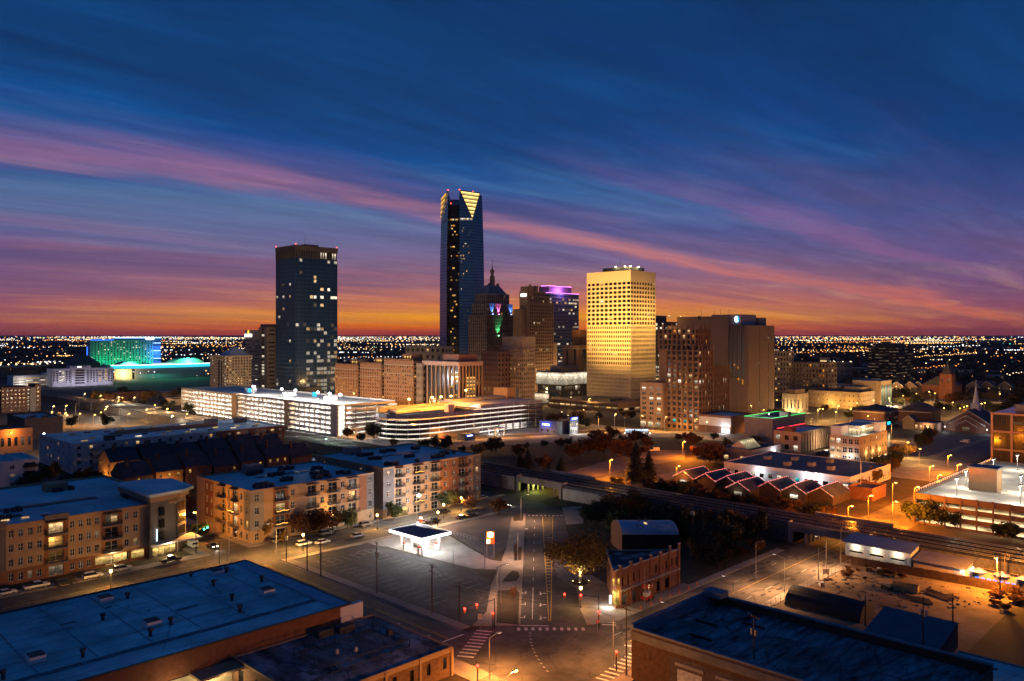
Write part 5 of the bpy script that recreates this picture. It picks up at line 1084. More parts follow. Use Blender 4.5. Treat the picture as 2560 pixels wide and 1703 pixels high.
for k, (u, v) in enumerate(((580, 970), (612, 968), (640, 977), (698, 979), (742, 985), (785, 987), (810, 993), (862, 995), (892, 993))):
    p = px(u, v, 25); xx = max(GX + 6, min(GX + GLX - 4, p[0])); yy = max(GY + 5, min(GY + GLY - 6, p[1]))
    mast('roof_lamp', 'tall white floodlight on the roof of the long bright parking garage', (xx, yy, 18.35), 7, (1, .96, .92), 9000, COLD, 'roof floodlights of the long garage', size=.85)

# oval garage with orange-lit top deck
b = Bld('parking_garage', 'oval-ended parking garage with brown bands and orange-lit top ramp', 305, 366, 100, 40, 15.5, mat('brown_band', (.14, .09, .075), .8, .12, .3), DECK)
path = [(math.cos(t) * 20, 20 + math.sin(t) * 20) for t in [math.pi / 2 + math.pi * i / 9 for i in range(10)]] + [(7.15 * i, 0) for i in range(1, 15)]
def seg(i): return path[i], path[i + 1]
GREYB = mat('grey_fascia', (.36, .34, .36), .8, .1, .3)
for i in range(len(path) - 1):
    (xa, ya), (xb, yb) = seg(i); tall = xa >= 42; nlev = 6 if tall else 5
    for r in range(nlev):
        z0 = 1.2 + r * 2.85; top_ = r == nlev - 1
        if xa >= 55 and r < 1: continue
        MB().q((xa, ya, z0), (xb, yb, z0), (xb, yb, z0 + (1.75 if not top_ else 2.4)), (xa, ya, z0 + (1.75 if not top_ else 2.4))).build('band_panel', GREYB if top_ else b.wall, b.T)
    MB().tube((xa, ya - .08, 1), (xa, ya - .08, 1.2 + (nlev - 1) * 2.85 + 2.4), .16, .16, 4).build('rib', WHITE, b.T)
full = path + [(100, 40), (0, 40)]
for r in range(7):
    z = .6 + r * 2.85 - .55
    pts = [(p[0] * .985 + 1, 20 + (p[1] - 20) * .985) for p in full]
    if r < 5: b.mb('deck', DECK).prism(pts, z, z + .3)
    else: b.mb('deck', DECK).box(43, .5, z, 99.5, 39.5, z + .3)
for r in range(6):
    zc = .6 + (r + 1) * 2.85 - .75; m_ = MB()
    for i in range(len(path) - 1):
        (xa, ya), (xb, yb) = seg(i)
        if r == 5 and xa < 42: continue
        if r == 4 and xa < 42: continue
        s_ = .86; m_.q((xa * s_, 20 + (ya - 20) * s_, zc), (xb * s_, 20 + (yb - 20) * s_, zc), (xb * (s_ - .03), 20 + (yb - 20) * (s_ - .03), zc), (xa * (s_ - .03), 20 + (ya - 20) * (s_ - .03), zc))
    m_.build('ceiling_lamp', STRIPO, b.T)
    if r < 4: b.one('core_wall', DECK, -6, 14, .3 + r * 2.85, 96, 15, .04 + (r + 1) * 2.85)
b.plain(0, 0, 100, 40, 0, 15, 'NE'); b.box(42, .3, 15.6, 42.6, 39.5, 18.6, GREYB, 'step_wall')
b.one('ramp', mat('ramp_concrete', (.42, .38, .3), .9, .1, .3), -8, 22, 14.3, 40, 30, 16.2); b.one('ramp', MATS['ramp_concrete'], 42.7, 28, 17.4, 99, 36, 19.6)
b.one('ramp_wall', MATS['ramp_concrete'], -14, 33, 14.3, 42, 34, 17.8); b.one('lift_box', mat('pink_box', (.5, .35, .3), .8, .1, .3), 20, 6, 14.2, 25, 10, 19); b.one('stair_tower', mat('orange_render', (.5, .28, .12), .9, .1, .3), 92, 26, 0, 100.5, 39.8, 25); b.one('stair_tower', BLUEGREY, 100.6, 28, 0, 106, 39, 24)
b.one('base_wall', STUCCO, 6, -.9, 0, 40, -.1, 3.2); b.one('ground_wall', GREYB, 55, 4, 0, 99, 4.6, 4)
for k in range(7): b.one('arcade_pier', CONC, 58 + k * 6.6, .2, 0, 58.8 + k * 6.6, 1, 4.0)
b.done()
SOD = MATS['sodium']
for k, (u, v) in enumerate(((1020, 1000), (1126, 986), (1143, 984), (1191, 984), (1237, 982))):
    p = px(u, v, 26); xx = max(302, min(386, p[0])); yy = max(382, min(394, p[1]))
    mast('roof_lamp', 'orange sodium lamp on the top deck of the oval parking garage', (xx, yy, 14.3 if xx < 347 else 17.4), 9, (1, .36, .035), 7500, emit('sodium_mast', (1, .62, .15), 16), 'sodium roof lamps of the oval garage', size=.8)
# garage at the right edge
RGX, RGY = 281, 20
b = Bld('parking_garage', 'pale-roofed parking garage with warm lit decks at the right edge', RGX, RGY, 95, 68.5, 9, mat('brown_spandrel', (.17, .115, .10), .85, .12, .3), DECK)
b.fac('W', 0, 68.5, 0, 9, 15, 3, .93, .48, lambda c, r: '_', sill=.22, rec=.4); b.plain(0, 0, 95, 68.5, 0, 9, 'NE')
for r in range(3): b.one('deck', DECK, .5, .5, r * 3 - .1, 94.5, 68, r * 3 + .2); b.one('core_wall', mat('deck_back', (.6, .48, .34), .9, .15, .3), 10, .5, r * 3 + .2, 10.5, 68, r * 3 + 2.85); b.one('ceiling_lamp', STRIPW, 2.5, 1, r * 3 + 2.7, 2.9, 67, r * 3 + 2.8)
b.one('roof_deck', DECK, .45, .45, 8.7, 94.6, 68, 9)
for q in ((-.1, -.1, 95, .4), (-.1, 68, 95, 68.6), (-.1, .4, .4, 68), (94.6, .4, 95, 68)): b.box(*q[:2], 8.9, *q[2:], 10, part='parapet')
for k in range(16): MB().box(-.3, k * 4.56 - .25, 0, 0, k * 4.56 + .25, 10.3).build('pier', b.wall, b.T)
for k in range(40): MB().box(2 + k * 2.35, 68.3, 10, 2.2 + k * 2.35, 68.5, 10.9).build('rail_post', WHITE, b.T)
b.box(2, 68.34, 10.7, 95, 68.46, 10.85, WHITE, 'rail'); p = px(2492, 1232, 9); b.box(p[0] - RGX, p[1] - RGY, 9, p[0] - RGX + 7, p[1] - RGY + 8.5, 16.5, STUCCO, 'stair_head'); b.box(p[0] - RGX - .4, p[1] - RGY - .4, 16.5, p[0] - RGX + 7.4, p[1] - RGY + 8.9, 17, BLUEGREY, 'stair_roof')
b.one('ramp_wall', CONCD, 6, 33.5, 9, 60, 34, 10.6); b.one('ramp_wall', CONCD, 22, 27, 9, 80, 27.5, 10.4)
b.done()
for k, (xx, yy) in enumerate(((8, 58), (8, 40), (12, 22), (26, 60), (28, 44), (44, 60), (46, 40), (62, 60), (30, 26), (80, 56))):
    mast('roof_lamp', 'twin-armed white lamp on the pale garage roof at the right edge', (RGX + xx, RGY + yy, 9), 6, (1, .84, .60), 430, emit('roof_twin_lens', (1, .9, .7), 10), 'lamps of the right-edge garage roof', arms=((-.9, 0), (.9, 0)), size=.28)

# ------------------------------------------------------------------ apartments near the camera
BAL = {}
def balcony(b, face, u, z, w, d, lit=None):
    k = (face, round(w, 1), lit)
    if k not in BAL:
        m = MB(); P = (lambda u_, e, z_: (u_, -e, z_)) if face == 'S' else (lambda u_, e, z_: (-e, u_, z_))
        def bx(u0, u1, e0, e1, z0, z1, mi):
            a, c = P(u0, e0, z0), P(u1, e1, z1); m.box(min(a[0], c[0]), min(a[1], c[1]), z0, max(a[0], c[0]), max(a[1], c[1]), z1, mi)
        bx(-w / 2, w / 2, 0, 1.5, -.18, 0, 0); bx(-w / 2, w / 2, 1.44, 1.5, 1.0, 1.08, 1); bx(-w / 2, -w / 2 + .06, 0, 1.44, 1.0, 1.08, 1); bx(w / 2 - .06, w / 2, 0, 1.44, 1.0, 1.08, 1)
        n_ = int(w / .22)
        for i in range(n_ + 1): u_ = -w / 2 + i * (w - .04) / n_; bx(u_, u_ + .04, 1.45, 1.49, 0, 1.0, 1)
        for i in range(6): bx(-w / 2, -w / 2 + .04, .1 + i * .23, .14 + i * .23, 0, 1.0, 1); bx(w / 2 - .04, w / 2, .1 + i * .23, .14 + i * .23, 0, 1.0, 1)
        if lit:
            for i in range(int(w / .3)): m.ball(P(-w / 2 + .1 + i * .3, 1.56, .9 - .12 * math.sin(i * .7)), .10, 2, 5, 3)
        BAL[k] = m.mesh('balcony', [STUCCOG, BLACK, emit('fairy_bulbs', (1, .45, .08), 5)])
    put('balcony', BAL[k], b.T, (u, d, z) if face == 'S' else (d, u, z))
APICK = {'d': 10, 'k': 4, 'g': 5, 'm': 2, 'w': 1.0, 'y': .8}
def apt_face(b, face, u0, segs, h, floors, d=0.0, base=BRICKT, fairy=()):
    "bays of (width, material, kind): w one window, W two windows, b balcony with glass door, n blank; ground floor in the base material"
    fh = h / floors; u = u0
    for si, (w, m, kind) in enumerate(segs):
        for r in range(floors):
            mm = base if (r == 0 and base is not None) else m; z0 = r * fh; b.seg = face + str(si) + ('g' if r == 0 else 'u')
            if kind == 'n': b._strip(face, u, u + w, z0, z0 + fh, d, mm)
            elif kind == 'w': b.fac(face, u, u + w, z0, z0 + fh, 1, 1, min(.8, 1.3 / w), .52, APICK, d=d, m=mm, frame='white_paint', rec=.18)
            elif kind == 'W': b.fac(face, u, u + w, z0, z0 + fh, 2, 1, min(.8, 1.1 / (w / 2)), .52, APICK, d=d, m=mm, frame='white_paint', rec=.18)
            elif kind == 'b':
                b.fac(face, u, u + w, z0, z0 + fh, 1, 1, .62, .74, {'d': 6, 'k': 5, 'w': 1.6, 'y': 1.0, 'g': 2, 'm': 2}, d=d, m=mm, sill=.05, frame='white_paint', rec=.5)
                if r > 0: balcony(b, face, u + w / 2, z0 + .12, w * .86, d, (si, r) in fairy)
                if r == floors - 1:
                    a = (u + .3, d - 1.2, z0 + fh - .25, u + w - .3, d - .02, z0 + fh - .1) if face == 'S' else (d - 1.2, u + .3, z0 + fh - .25, d - .02, u + w - .3, z0 + fh - .1); b.box(*a[:3], *a[3:], BLACK, 'canopy')
        u += w
    b.seg = ''
    return u
ACU = MB(); ACU.box(-.55, -.55, .12, .55, .55, 1.15); ACU.tube((0, 0, 1.15), (0, 0, 1.22), .42, .42, 8); ACU.box(-.6, -.6, 0, .6, .6, .12); ACM = ACU.mesh('air_conditioner', [METALD])
def acs(cx0, cy0, z, nx, ny, lab, grp, dx=1.6, dy=1.7, skip=.18):
    for i in range(nx):
        for j in range(ny):
            if R.random() < skip: continue
            tag(put('air_conditioner', ACM, None, (cx0 + i * dx, cy0 + j * dy, z)), lab, 'air conditioner', grp)
# long front-left block
b = Bld('apartment_block', 'four-storey brick and stucco apartment block with flared corner tower', 30, 227, 66, 58, 14.5, STUCCO, ROOF_BLUE)
A1 = [(5, BRICK, 'W'), (5, STUCCO, 'w'), (4.5, BRICK, 'W'), (4.5, TAUPE, 'w'), (4.5, TAUPE, 'w'), (4.2, STUCCO, 'W'), (4.2, STUCCO, 'W'), (5.6, BRICK, 'b'), (4, STUCCO, 'W'), (4, STUCCO, 'W'), (5.4, BRICK, 'b'), (4.6, STUCCO, 'W'), (4.5, TAUPE, 'n')]
apt_face(b, 'S', 0, A1, 14.5, 4, base=BRICK); UE = sum(s[0] for s in A1)
b.plain(0, 0, 66, 58, 0, 14.5, 'NEW'); b.top(0, 0, 66, 58, 14.3, .7)
b.box(13.5, -.35, 0 + 9, 23.4, -.02, 16.2, TAUPE, 'raised_bay') if 0 else None
for u0, u1 in ((14.5, 23.5), (31.9, 37.5)): b.box(u0, -.5, 14.5, u1, .4, 16, TAUPE, 'parapet_raise')
b.box(12, 22, 14.32, 52, 25, 14.5, BLACK, 'well_shade_slab'); b.box(8, 12, 14.3, 30, 14, 14.6, BLACK, 'well_shade_slab'); b.box(44, 42, 14.3, 50, 47, 16.6, STUCCO, 'stair_head')  # black slabs on the deck stand in for the wells' shaded depth
for k in range(4): MB().box(20 + k * 4.5, 8, 14.3, 21.6 + k * 4.5, 8.7, 14.75).build('skylight', PANE['w'] if k < 3 else PANE['d'], b.T)
for z, uu, key in ((7.6, 15, 'r'), (4.6, 15, 'b'), (8.0, 19.6, 'y'), (4.0, 47.6, 'c'), (7.6, 46, 'y')): pass
# chamfered corner tower
tw = MB(); TX = [(58, -1.2), (66, .5), (70, 4), (70.5, 18), (64, 22), (58, 22)]
tw.prism(TX, 0, 16.5); tw.build('corner_tower', TAUPE, b.T); tw = MB(); tw.prism([(p[0] + (1.6 if p[0] > 60 else -1), p[1] + (-1.6 if p[1] < 10 else 1.2)) for p in TX], 17.2, 18.0); tw.build('tower_roof', ROOF_BLUE, b.T); tw = MB(); tw.prism([(p[0] + (.7 if p[0] > 60 else -.4), p[1] + (-.7 if p[1] < 10 else .5)) for p in TX], 15.6, 17.2); tw.build('tower_cornice', STUCCO, b.T)
for z in (4.6, 8, 11.4): MB().box(60.5, -.98 - .1, z, 61.9, -.55, z + 2.4).build('tower_window', PANE['k'], b.T); MB().q((66.6, .9, z), (69.6, 3.5, z), (69.6, 3.5, z + 2.5), (66.6, .9, z + 2.5)).build('tower_window', PANE['k'], b.T)
for k in range(3): MB().box(44 + k * 4.6, -.45, .9, 47.2 + k * 4.6, -.2, 3.0).build('shop_window', emit('shop_amber', (1, .62, .18), 1.2, .35), b.T)
for k in range(4): MB().box(58.5 + k * 1.7, -1.5 + .33 * k, .7, 59.9 + k * 1.7, -1.3 + .33 * k, 2.9).build('shop_window', MATS['shop_amber'], b.T)
MB().box(59, -2.6, 3.6, 72, 4, 3.9).build('awning', GREYB, b.T); MB().box(59.4, -1.7, 4.6, 59.6, -1.45, 8).build('blade_sign', emit('white_blade', (.7, .95, 1), 2.4), b.T); MB().box(70.6, 6, 5.4, 70.8, 6.3, 8.8).build('blade_sign', MATS['white_blade'], b.T)
light(b.T, (62.5, -3, 3.2), (1, .75, .4), 420); light(b.T, (48, -2, 3.2), (1, .65, .25), 200)
for u0, z, m_ in ((15.0, 7.9, 'o'), (19.4, 8.2, 'y'), (15.0, 4.6, 'b'), (7.6, 7.6, 'b'), (48, 11.6, 'w')): MB().box(u0, -.06, z, u0 + 1.5, -.03, z + 1.7).build('lit_window', PANE[m_], b.T)
b.done()
acs(40, 262, 14.3, 9, 1, 'condenser unit in the long row on the front-left apartment roof', 'condensers on the front-left apartments', 2.2); acs(58, 246, 14.3, 3, 2, 'condenser unit clustered mid roof on the front-left apartments', 'mid cluster on the front-left apartments'); acs(88, 243, 14.3, 4, 2, 'condenser unit beside the flared tower of the front-left apartments', 'tower-side condensers'); acs(76, 268, 14.3, 4, 2, 'condenser unit at the back of the front-left apartment roof', 'back cluster on the front-left apartments'); acs(52, 238, 14.3, 4, 1, 'condenser unit near the street parapet of the front-left apartments', 'street-side condensers')
# middle block
b = Bld('apartment_block', 'tan four-storey apartment block with corner tower bay and fairy-lit balconies', 114.5, 220, 44.5, 36, 15.5, STUCCO, ROOF_BLUE)
A2 = [(4.4, STUCCOG, 'w'), (3, STUCCO, 'n'), (5.2, BRICK, 'b'), (3.2, STUCCO, 'w'), (2.6, STUCCO, 'n'), (4.8, STUCCO, 'b'), (2.8, STUCCO, 'w'), (4.8, STUCCO, 'b'), (2.8, STUCCO, 'w'), (4.8, STUCCO, 'b'), (3.2, BRICK, 'n'), (2.9, TAUPE, 'w')]
apt_face(b, 'S', 0, A2, 15.5, 4, fairy={(2, 2), (2, 1)}); apt_face(b, 'W', 0, [(4, TAUPE, 'w'), (3, STUCCO, 'w'), (5, STUCCO, 'b'), (3, STUCCO, 'w'), (5, STUCCO, 'b'), (4, STUCCO, 'n'), (6, BRICK, 'W'), (6, STUCCO, 'n')], 15.5, 4, fairy={(2, 2)}); b.plain(0, 0, 44.5, 36, 0, 15.5); b.top(0, 0, 44.5, 36, 15.4, .5)
b.box(13, 20, 15.42, 33, 22.4, 15.5, BLACK, 'well_shade_slab'); b.box(14, 29, 15.4, 20, 33, 18.2, STUCCOG, 'stair_head')  # the well's darkness is a black slab laid on the roof
b.done()
for cx0, cy0, nx, ny, t in ((119, 224, 4, 3, 'front corner'), (130, 229, 3, 2, 'west middle'), (140, 225, 4, 2, 'front middle'), (143, 231, 4, 2, 'right middle'), (150, 226, 3, 2, 'right end'), (128, 246, 4, 2, 'back left'), (140, 248, 4, 2, 'back middle'), (132, 239, 4, 2, 'well-side'), (148, 240, 3, 2, 'back right')):
    acs(cx0, cy0, 15.4, nx, ny, 'condenser unit in the %s cluster on the fairy-lit apartments' % t, '%s condensers, fairy-lit apartments' % t)
b = Bld('apartment_block', 'tan four-storey apartment block with lit garage entrance next to the railway', 161, 217.5, 45, 42, 17, STUCCO, ROOF_BLUE)
A3 = [(4.5, TAUPE, 'w'), (4.2, STUCCO, 'b'), (3.4, STUCCO, 'w'), (5, STUCCO, 'b'), (3, STUCCO, 'w'), (5, STUCCO, 'b'), (5, BRICK, 'w'), (3, BRICK, 'w'), (5, BRICK, 'b'), (3, STUCCO, 'w'), (3.9, TAUPE, 'w')]
apt_face(b, 'S', 0, A3, 17, 5, fairy={(3, 4), (3, 1)}); apt_face(b, 'W', 0, [(10, TAUPE, 'n'), (6, STUCCO, 'w'), (8, STUCCO, 'n'), (6, STUCCO, 'w'), (12, STUCCO, 'w')], 17, 5); b.plain(0, 0, 45, 42, 0, 17); b.top(0, 0, 45, 42, 16.9, .5)
b.box(16, 22, 16.92, 34, 24.4, 17, BLACK, 'well_shade_slab'); b.box(10, 34, 16.9, 15, 39, 19.6, STUCCOG, 'stair_head'); MB().box(4.6, -.12, .1, 10.4, -.05, 3.2).build('garage_glow_sheet', emit('garage_glow', (1, .68, .26), .85, .2), b.T); light(b.T, (7.5, -1.6, 2.6), (1, .7, .3), 200)  # black slab stands for the shaded well, glowing sheet for the lit garage
b.done()
for cx0, cy0, nx, ny, t in ((166, 221, 4, 3, 'front left'), (176, 222, 3, 1, 'front middle'), (188, 224, 5, 2, 'front right'), (197, 228, 4, 2, 'right end'), (172, 246, 4, 2, 'back left'), (184, 248, 4, 2, 'back middle'), (196, 246, 3, 2, 'back right'), (170, 236, 3, 2, 'west middle'), (182, 232, 3, 1, 'well-side')):
    acs(cx0, cy0, 16.9, nx, ny, 'condenser unit in the %s cluster on the railway-side apartments' % t, '%s condensers, railway-side apartments' % t)
# long white block behind
b = Bld('apartment_block', 'long white apartment block with lit roof court and brick right end', 117, 387, 104, 50, 13.3, GREYW, ROOF_BLUE)
W3 = {'d': 8, 'm': 1, 'w': 1, 'y': .4}
b.fac('W', 0, 18, 0, 13.3, 2, 4, .16, .4, W3, frame='white_paint'); b.fac('W', 18, 50, 0, 13.3, 6, 4, .28, .42, W3, frame='white_paint'); b.fac('S', 0, 66, 0, 13.3, 13, 4, .28, .48, W3, frame='white_paint'); b.fac('S', 66, 104, 0, 13.3, 8, 4, .42, .36, {'d': 6, 'm': 2, 'w': 2}, m=BRICK, frame='white_paint', d=-.4)
b.plain(0, 0, 104, 50, 0, 13.3); b.top(0, 0, 104, 50, 13.2, .4)
for k in range(6):
    for r in range(1, 4): balcony(b, 'S', 9 + k * 10, r * 3.3 + .1, 3.2, 0)
for k in range(3):
    for r in range(1, 4): balcony(b, 'S', 76 + k * 9, r * 3.3 + .1, 3, -.4)
b.one('court_wall', STUCCO, 26, 24, 13.2, 78, 24.6, 15.2); b.box(26, 24.6, 13.22, 78, 33, 13.5, BLACK, 'court_shade_slab')  # shade of the sunken court made as a black slab
for k in range(16): MB().box(6 + k * 6, 8 + 8 * (k % 2), 13.2, 8.6 + k * 6, 8.8 + 8 * (k % 2), 13.8).build('skylight', PANE[R.choice('wwcdm')], b.T)
for k in range(10): MB().box(10 + k * 8, 38 + 4 * (k % 2), 13.2, 12.8 + k * 8, 39 + 4 * (k % 2), 13.8).build('skylight', PANE[R.choice('wcddm')], b.T)
b.box(15, 3, 13.2, 19, 7, 15.5, METALD, 'stair_head'); b.box(92, 30, 13.2, 98, 34, 16, BLUEGREY, 'stair_head'); b.box(78, 36, 13.2, 84, 40, 15.8, BLUEGREY, 'stair_head'); light(b.T, (50, 29, 14.8), (1, .7, .4), 350); light(b.T, (66, 29, 14.8), (1, .7, .4), 350)
MB().box(66.6, -.6, 8, 66.8, -.45, 9.8).build('neon_sign', emit('violet_neon', (.3, .15, 1), 2), b.T); light(b.T, (85, -4, 2.5), (.9, .95, 1), 500); b.done()
# terraced houses with gabled roofs
HB = ['dark brick', 'mottled brick', 'brown brick', 'brick']
for k in range(13):
    row = 0 if k < 7 else 1; i = k if row == 0 else k - 7
    x0 = (112 + i * 11.6) if row == 0 else (120 + i * 13.5); y0 = 312 - i * .0 if row == 0 else 350
    hh = 8.5 + .6 * ((k * 7) % 3); lit = k in (7, 1)
    lab = ('%s steep-gabled terraced house, %s in the front row from the left' % (HB[k % 4], ['first', 'second', 'third', 'fourth', 'fifth', 'sixth', 'seventh'][i])) if row == 0 else ('%s terraced house in the rear row, %s from the left' % (HB[k % 4], ['first', 'second', 'third', 'fourth', 'fifth', 'sixth'][i]))
    b = Bld('terraced_house', lab, x0, y0, 10.4 if row == 0 else 12, 14, hh, mat('lamplit_brick', (.40, .20, .08), .9, .15, .6) if lit else BRICKD, mat('slate_gable_roof', (.055, .055, .065), .8, .3, .4), cat='house')  # lit houses get a brighter orange brick, lamplight put into the colour
    w_ = b.lx; b.fac('W', 0, 14, 0, hh, 3, 3, .28, .45, {'d': 6, 'y': 1, 'w': .6}, frame='white_paint'); b.fac('S', 0, w_, 0, hh, 3, 3, .28, .45, {'d': 6, 'y': 1.6, 'w': .7}, frame='white_paint'); b.plain(0, 0, w_, 14, 0, hh)
    r_ = MB(); r_.q((-.3, -.4, hh), (w_ + .1, -.4, hh), (w_ + .1, 7, hh + 5), (-.3, 7, hh + 5)); r_.q((-.3, 14.4, hh), (w_ + .1, 14.4, hh), (w_ + .1, 7, hh + 5), (-.3, 7, hh + 5)); r_.build('roof', b.roof, b.T)
    for xe in (0, w_): MB().poly([(xe, 0, hh), (xe, 14, hh), (xe, 7, hh + 5.4)]).build('gable_wall', b.wall, b.T)
    b.one('chimney', BRICKD, w_ * .2, 4.6, hh + 2, w_ * .2 + 1.1, 5.7, hh + 6.6)
    if lit: light(b.T, (3, -3, 3), (1, .5, .1), 420); light(b.T, (-3, 5, 3), (1, .5, .1), 300)
    b.done()

# ------------------------------------------------------------------ foreground warehouse (left)
b = Bld('warehouse', 'big flat-roofed warehouse with pale blue membrane roof and white roof hatches', 8, 134, 83, 43, 8, BRICK, ROOF_WH)
lxw = 83
r_ = MB(); r_.q((0, 0, 8.5), (lxw - 3, 0, 8.5), (lxw - 3, 8, 7.9), (0, 8, 7.9)); r_.q((0, 8, 7.9), (lxw - 3, 8, 7.9), (lxw - 3, 43, 8.4), (0, 43, 8.4)); r_.build('roof', ROOF_WH, b.T)
r_ = MB(); r_.q((lxw - 3, 0, 8.5), (lxw, 0, 8.6), (lxw, 43, 8.6), (lxw - 3, 43, 8.4)); r_.q((lxw - 3, 0, 8.5), (lxw - 3, 8, 7.9), (lxw - 3, 43, 8.4), (lxw - 3, 0, 8.5)); r_.build('roof_edge_sheet', mat('lavender_sheet', (.46, .44, .52), .7, .12, .4), b.T)
r_ = MB(); r_.q((0, 7.2, 7.98), (lxw - 3, 7.2, 7.98), (lxw - 3, 8.9, 7.96), (0, 8.9, 7.96)); r_.build('valley_gutter', mat('gutter_dirt', (.16, .18, .20), .9, .6, .5), b.T)
for k in range(9): MB().q((3 + k * 9, 9.2, 7.96), (3.25 + k * 9, 9.2, 7.96), (3.25 + k * 9, 42.6, 8.43), (3 + k * 9, 42.6, 8.43)).build('roof_seam', mat('seam', (.24, .29, .33), .8, .2, .5), b.T)
b.plain(0, 0, lxw, 43, 0, 8.3); b.plain(0, 0, lxw, 43, 0, 8.3, 'W')
b._strip('S', 0, lxw, 0, 8.4, 0)
b.one('coping', METALD, -.2, -.25, 8.35, lxw + .2, .1, 8.62); b.one('coping', METALD, -.2, 42.9, 8.3, lxw + .2, 43.3, 8.7); b.one('coping', METALD, lxw - .1, .11, 8.45, lxw + .3, 42.88, 8.72)
for u, v in ((90, 1650), (262, 1503), (380, 1563), (540, 1435), (667, 1483)):
    p = px(u, v, 8.2); hb = MB(); hb.box(-1.3, -1.3, 0, 1.3, 1.3, 1.1); hb.build('roof_hatch', WHITE, b.T, (p[0] - 8, p[1] - 134, 8.05)); MB().box(-1.15, -1.15, 1.1, 1.15, 1.15, 1.25).build('hatch_lid', METALD, b.T, (p[0] - 8, p[1] - 134, 8.05))
for u, v in ((8, 1695), (207, 1640), (257, 1550), (319, 1497), (376, 1588), (427, 1560), (477, 1443), (534, 1465), (566, 1432), (580, 1500), (600, 1528), (654, 1454)):
    p = px(u, v, 8.2); vb_ = MB(); vb_.tube((0, 0, 0), (0, 0, 1.0), .3, .3, 10); vb_.tube((0, 0, 1.0), (0, 0, 1.45), .5, .5, 10); vb_.build('roof_vent', METALD, b.T, (p[0] - 8, p[1] - 134, 8.0))
for u, v in ((440, 1545), (372, 1530), (320, 1520), (610, 1530), (555, 1540), (195, 1520)):
    p = px(u, v, 8.2); MB().tube((0, 0, 0), (0, 0, .7), .07, .07, 5).build('vent_pipe', METALD, b.T, (p[0] - 8, p[1] - 134, 8.0))
rw = random.Random(11)
for k in range(16):
    x0, y0, w_, d_ = rw.uniform(4, 74), rw.uniform(10, 38), rw.uniform(1, 5), rw.uniform(.6, 2.2); z0 = 7.9 + (y0 - 8) / 35 * .5 + .03; z1 = 7.9 + (y0 + d_ - 8) / 35 * .5 + .03
    MB().q((x0, y0, z0), (x0 + w_, y0, z0), (x0 + w_, y0 + d_, z1), (x0, y0 + d_, z1)).build('roof_patch', mat('roof_patch_%d' % (k % 3), ((.22, .30, .33), (.40, .55, .57), (.15, .20, .22))[k % 3], .8, .3, .8), b.T)
for k in range(7): y0 = 12 + k * 4.6; z0 = 7.93 + (y0 - 8) / 35 * .5; MB().q((.5, y0, z0), (79, y0, z0), (79, y0 + .14, z0 + .003), (.5, y0 + .14, z0 + .003)).build('roof_seam', MATS['seam'], b.T)
MB().tube((14, 15, 8.25), (66, 15.5, 8.25), .07, .07, 5).build('conduit', STEEL, b.T); MB().tube((30, 24, 8.35), (30.3, 40, 8.55), .06, .06, 5).build('conduit', STEEL, b.T)
# lit entrance recess under the eave
b.one('entrance_canopy', STUCCO, 50.5, -4.5, 4.2, 58.6, -.3, 4.6); b.one('entrance_wall', mat('entrance_stone', (.42, .36, .24), .9, .2, 2.2), 40, -.3, 0, 58.2, -.05, 4.2); b.one('steps', CONC, 52, -3.4, 0, 55.5, -.4, .5)
for u0, key in ((43, 'k'), (46.6, 'k')): MB().box(u0, -.4, .9, u0 + 1.6, -.31, 2.9).build('entrance_window', PANE[key], b.T)
MB().ball((54.5, -2.4, 4.0), .25).build('porch_lamp', emit('porch_lens', (1, .85, .5), 10), b.T); light(b.T, (54.5, -2.4, 3.5), (1, .72, .34), 230, .2); light(b.T, (47, -3, 3.6), (1, .72, .34), 90, .2)
b.done()
sheet('yard', [(40, 108), (66, 108), (66, 133.9), (40, 133.9)], .03, PAVE)
# patched flat roof building
b = Bld('brick_building', 'low brick building with patched tar roof and open screen frame', 66.3, 109.3, 30.2, 24.5, 5, mat('rough_brick', (.17, .095, .055), .95, .35, 2.5), ROOF_TAR)
b.fac('S', 0, 30.2, 0, 5, 8, 1, .22, .42, {'k': 3, 'm': 1}, sill=.3, rec=.25); b.plain(0, 0, 30.2, 24.5, 0, 5); b.fac('W', 0, 24.5, 0, 5, 4, 1, .3, .5, {'k': 1, 'm': 1}); b.top(0, 0, 30.2, 24.5, 4.9, .25, pm=STUCCO, pw=.3)
for k in range(5): MB().box(k * 7.4 - .25 + .3, -.3, 0, k * 7.4 + .55, -.01, 5).build('pier', STUCCO, b.T)
MB().box(0, -.15, 4.3, 30.2, -.02, 4.88).build('band', STUCCO, b.T)
fr = MB(); X0, X1, Y0, Y1 = 8, 25, 6, 17.5
for (xa, ya, xb, yb) in ((X0, Y0, X1, Y0), (X1, Y0, X1, Y1), (X1, Y1, X0, Y1), (X0, Y1, X0, Y0)):
    L_ = math.hypot(xb - xa, yb - ya); n_ = int(L_ / 2.1)
    for i in range(n_ + 1): f = i / n_; MB().tube((xa + (xb - xa) * f, ya + (yb - ya) * f, 4.9), (xa + (xb - xa) * f, ya + (yb - ya) * f, 6.5), .06, .06, 4).build('frame_post', BLACK, b.T)
    for z in (5.1, 6.45): fr.tube((xa, ya, z), (xb, yb, z), .06, .06, 4)
    for i in range(0, n_, 2): f0, f1 = i / n_, (i + 1) / n_; fr.tube((xa + (xb - xa) * f0, ya + (yb - ya) * f0, 5.1), (xa + (xb - xa) * f1, ya + (yb - ya) * f1, 6.4), .03, .03, 4)
fr.build('screen_frame', BLACK, b.T)
for xx, yy, s_ in ((17, 22, 1.6), (21, 21, 1.7)): MB().box(xx - s_, yy - s_ * .6, 4.9, xx + s_, yy + s_ * .6, 6.2).build('roof_unit', METALD, b.T)
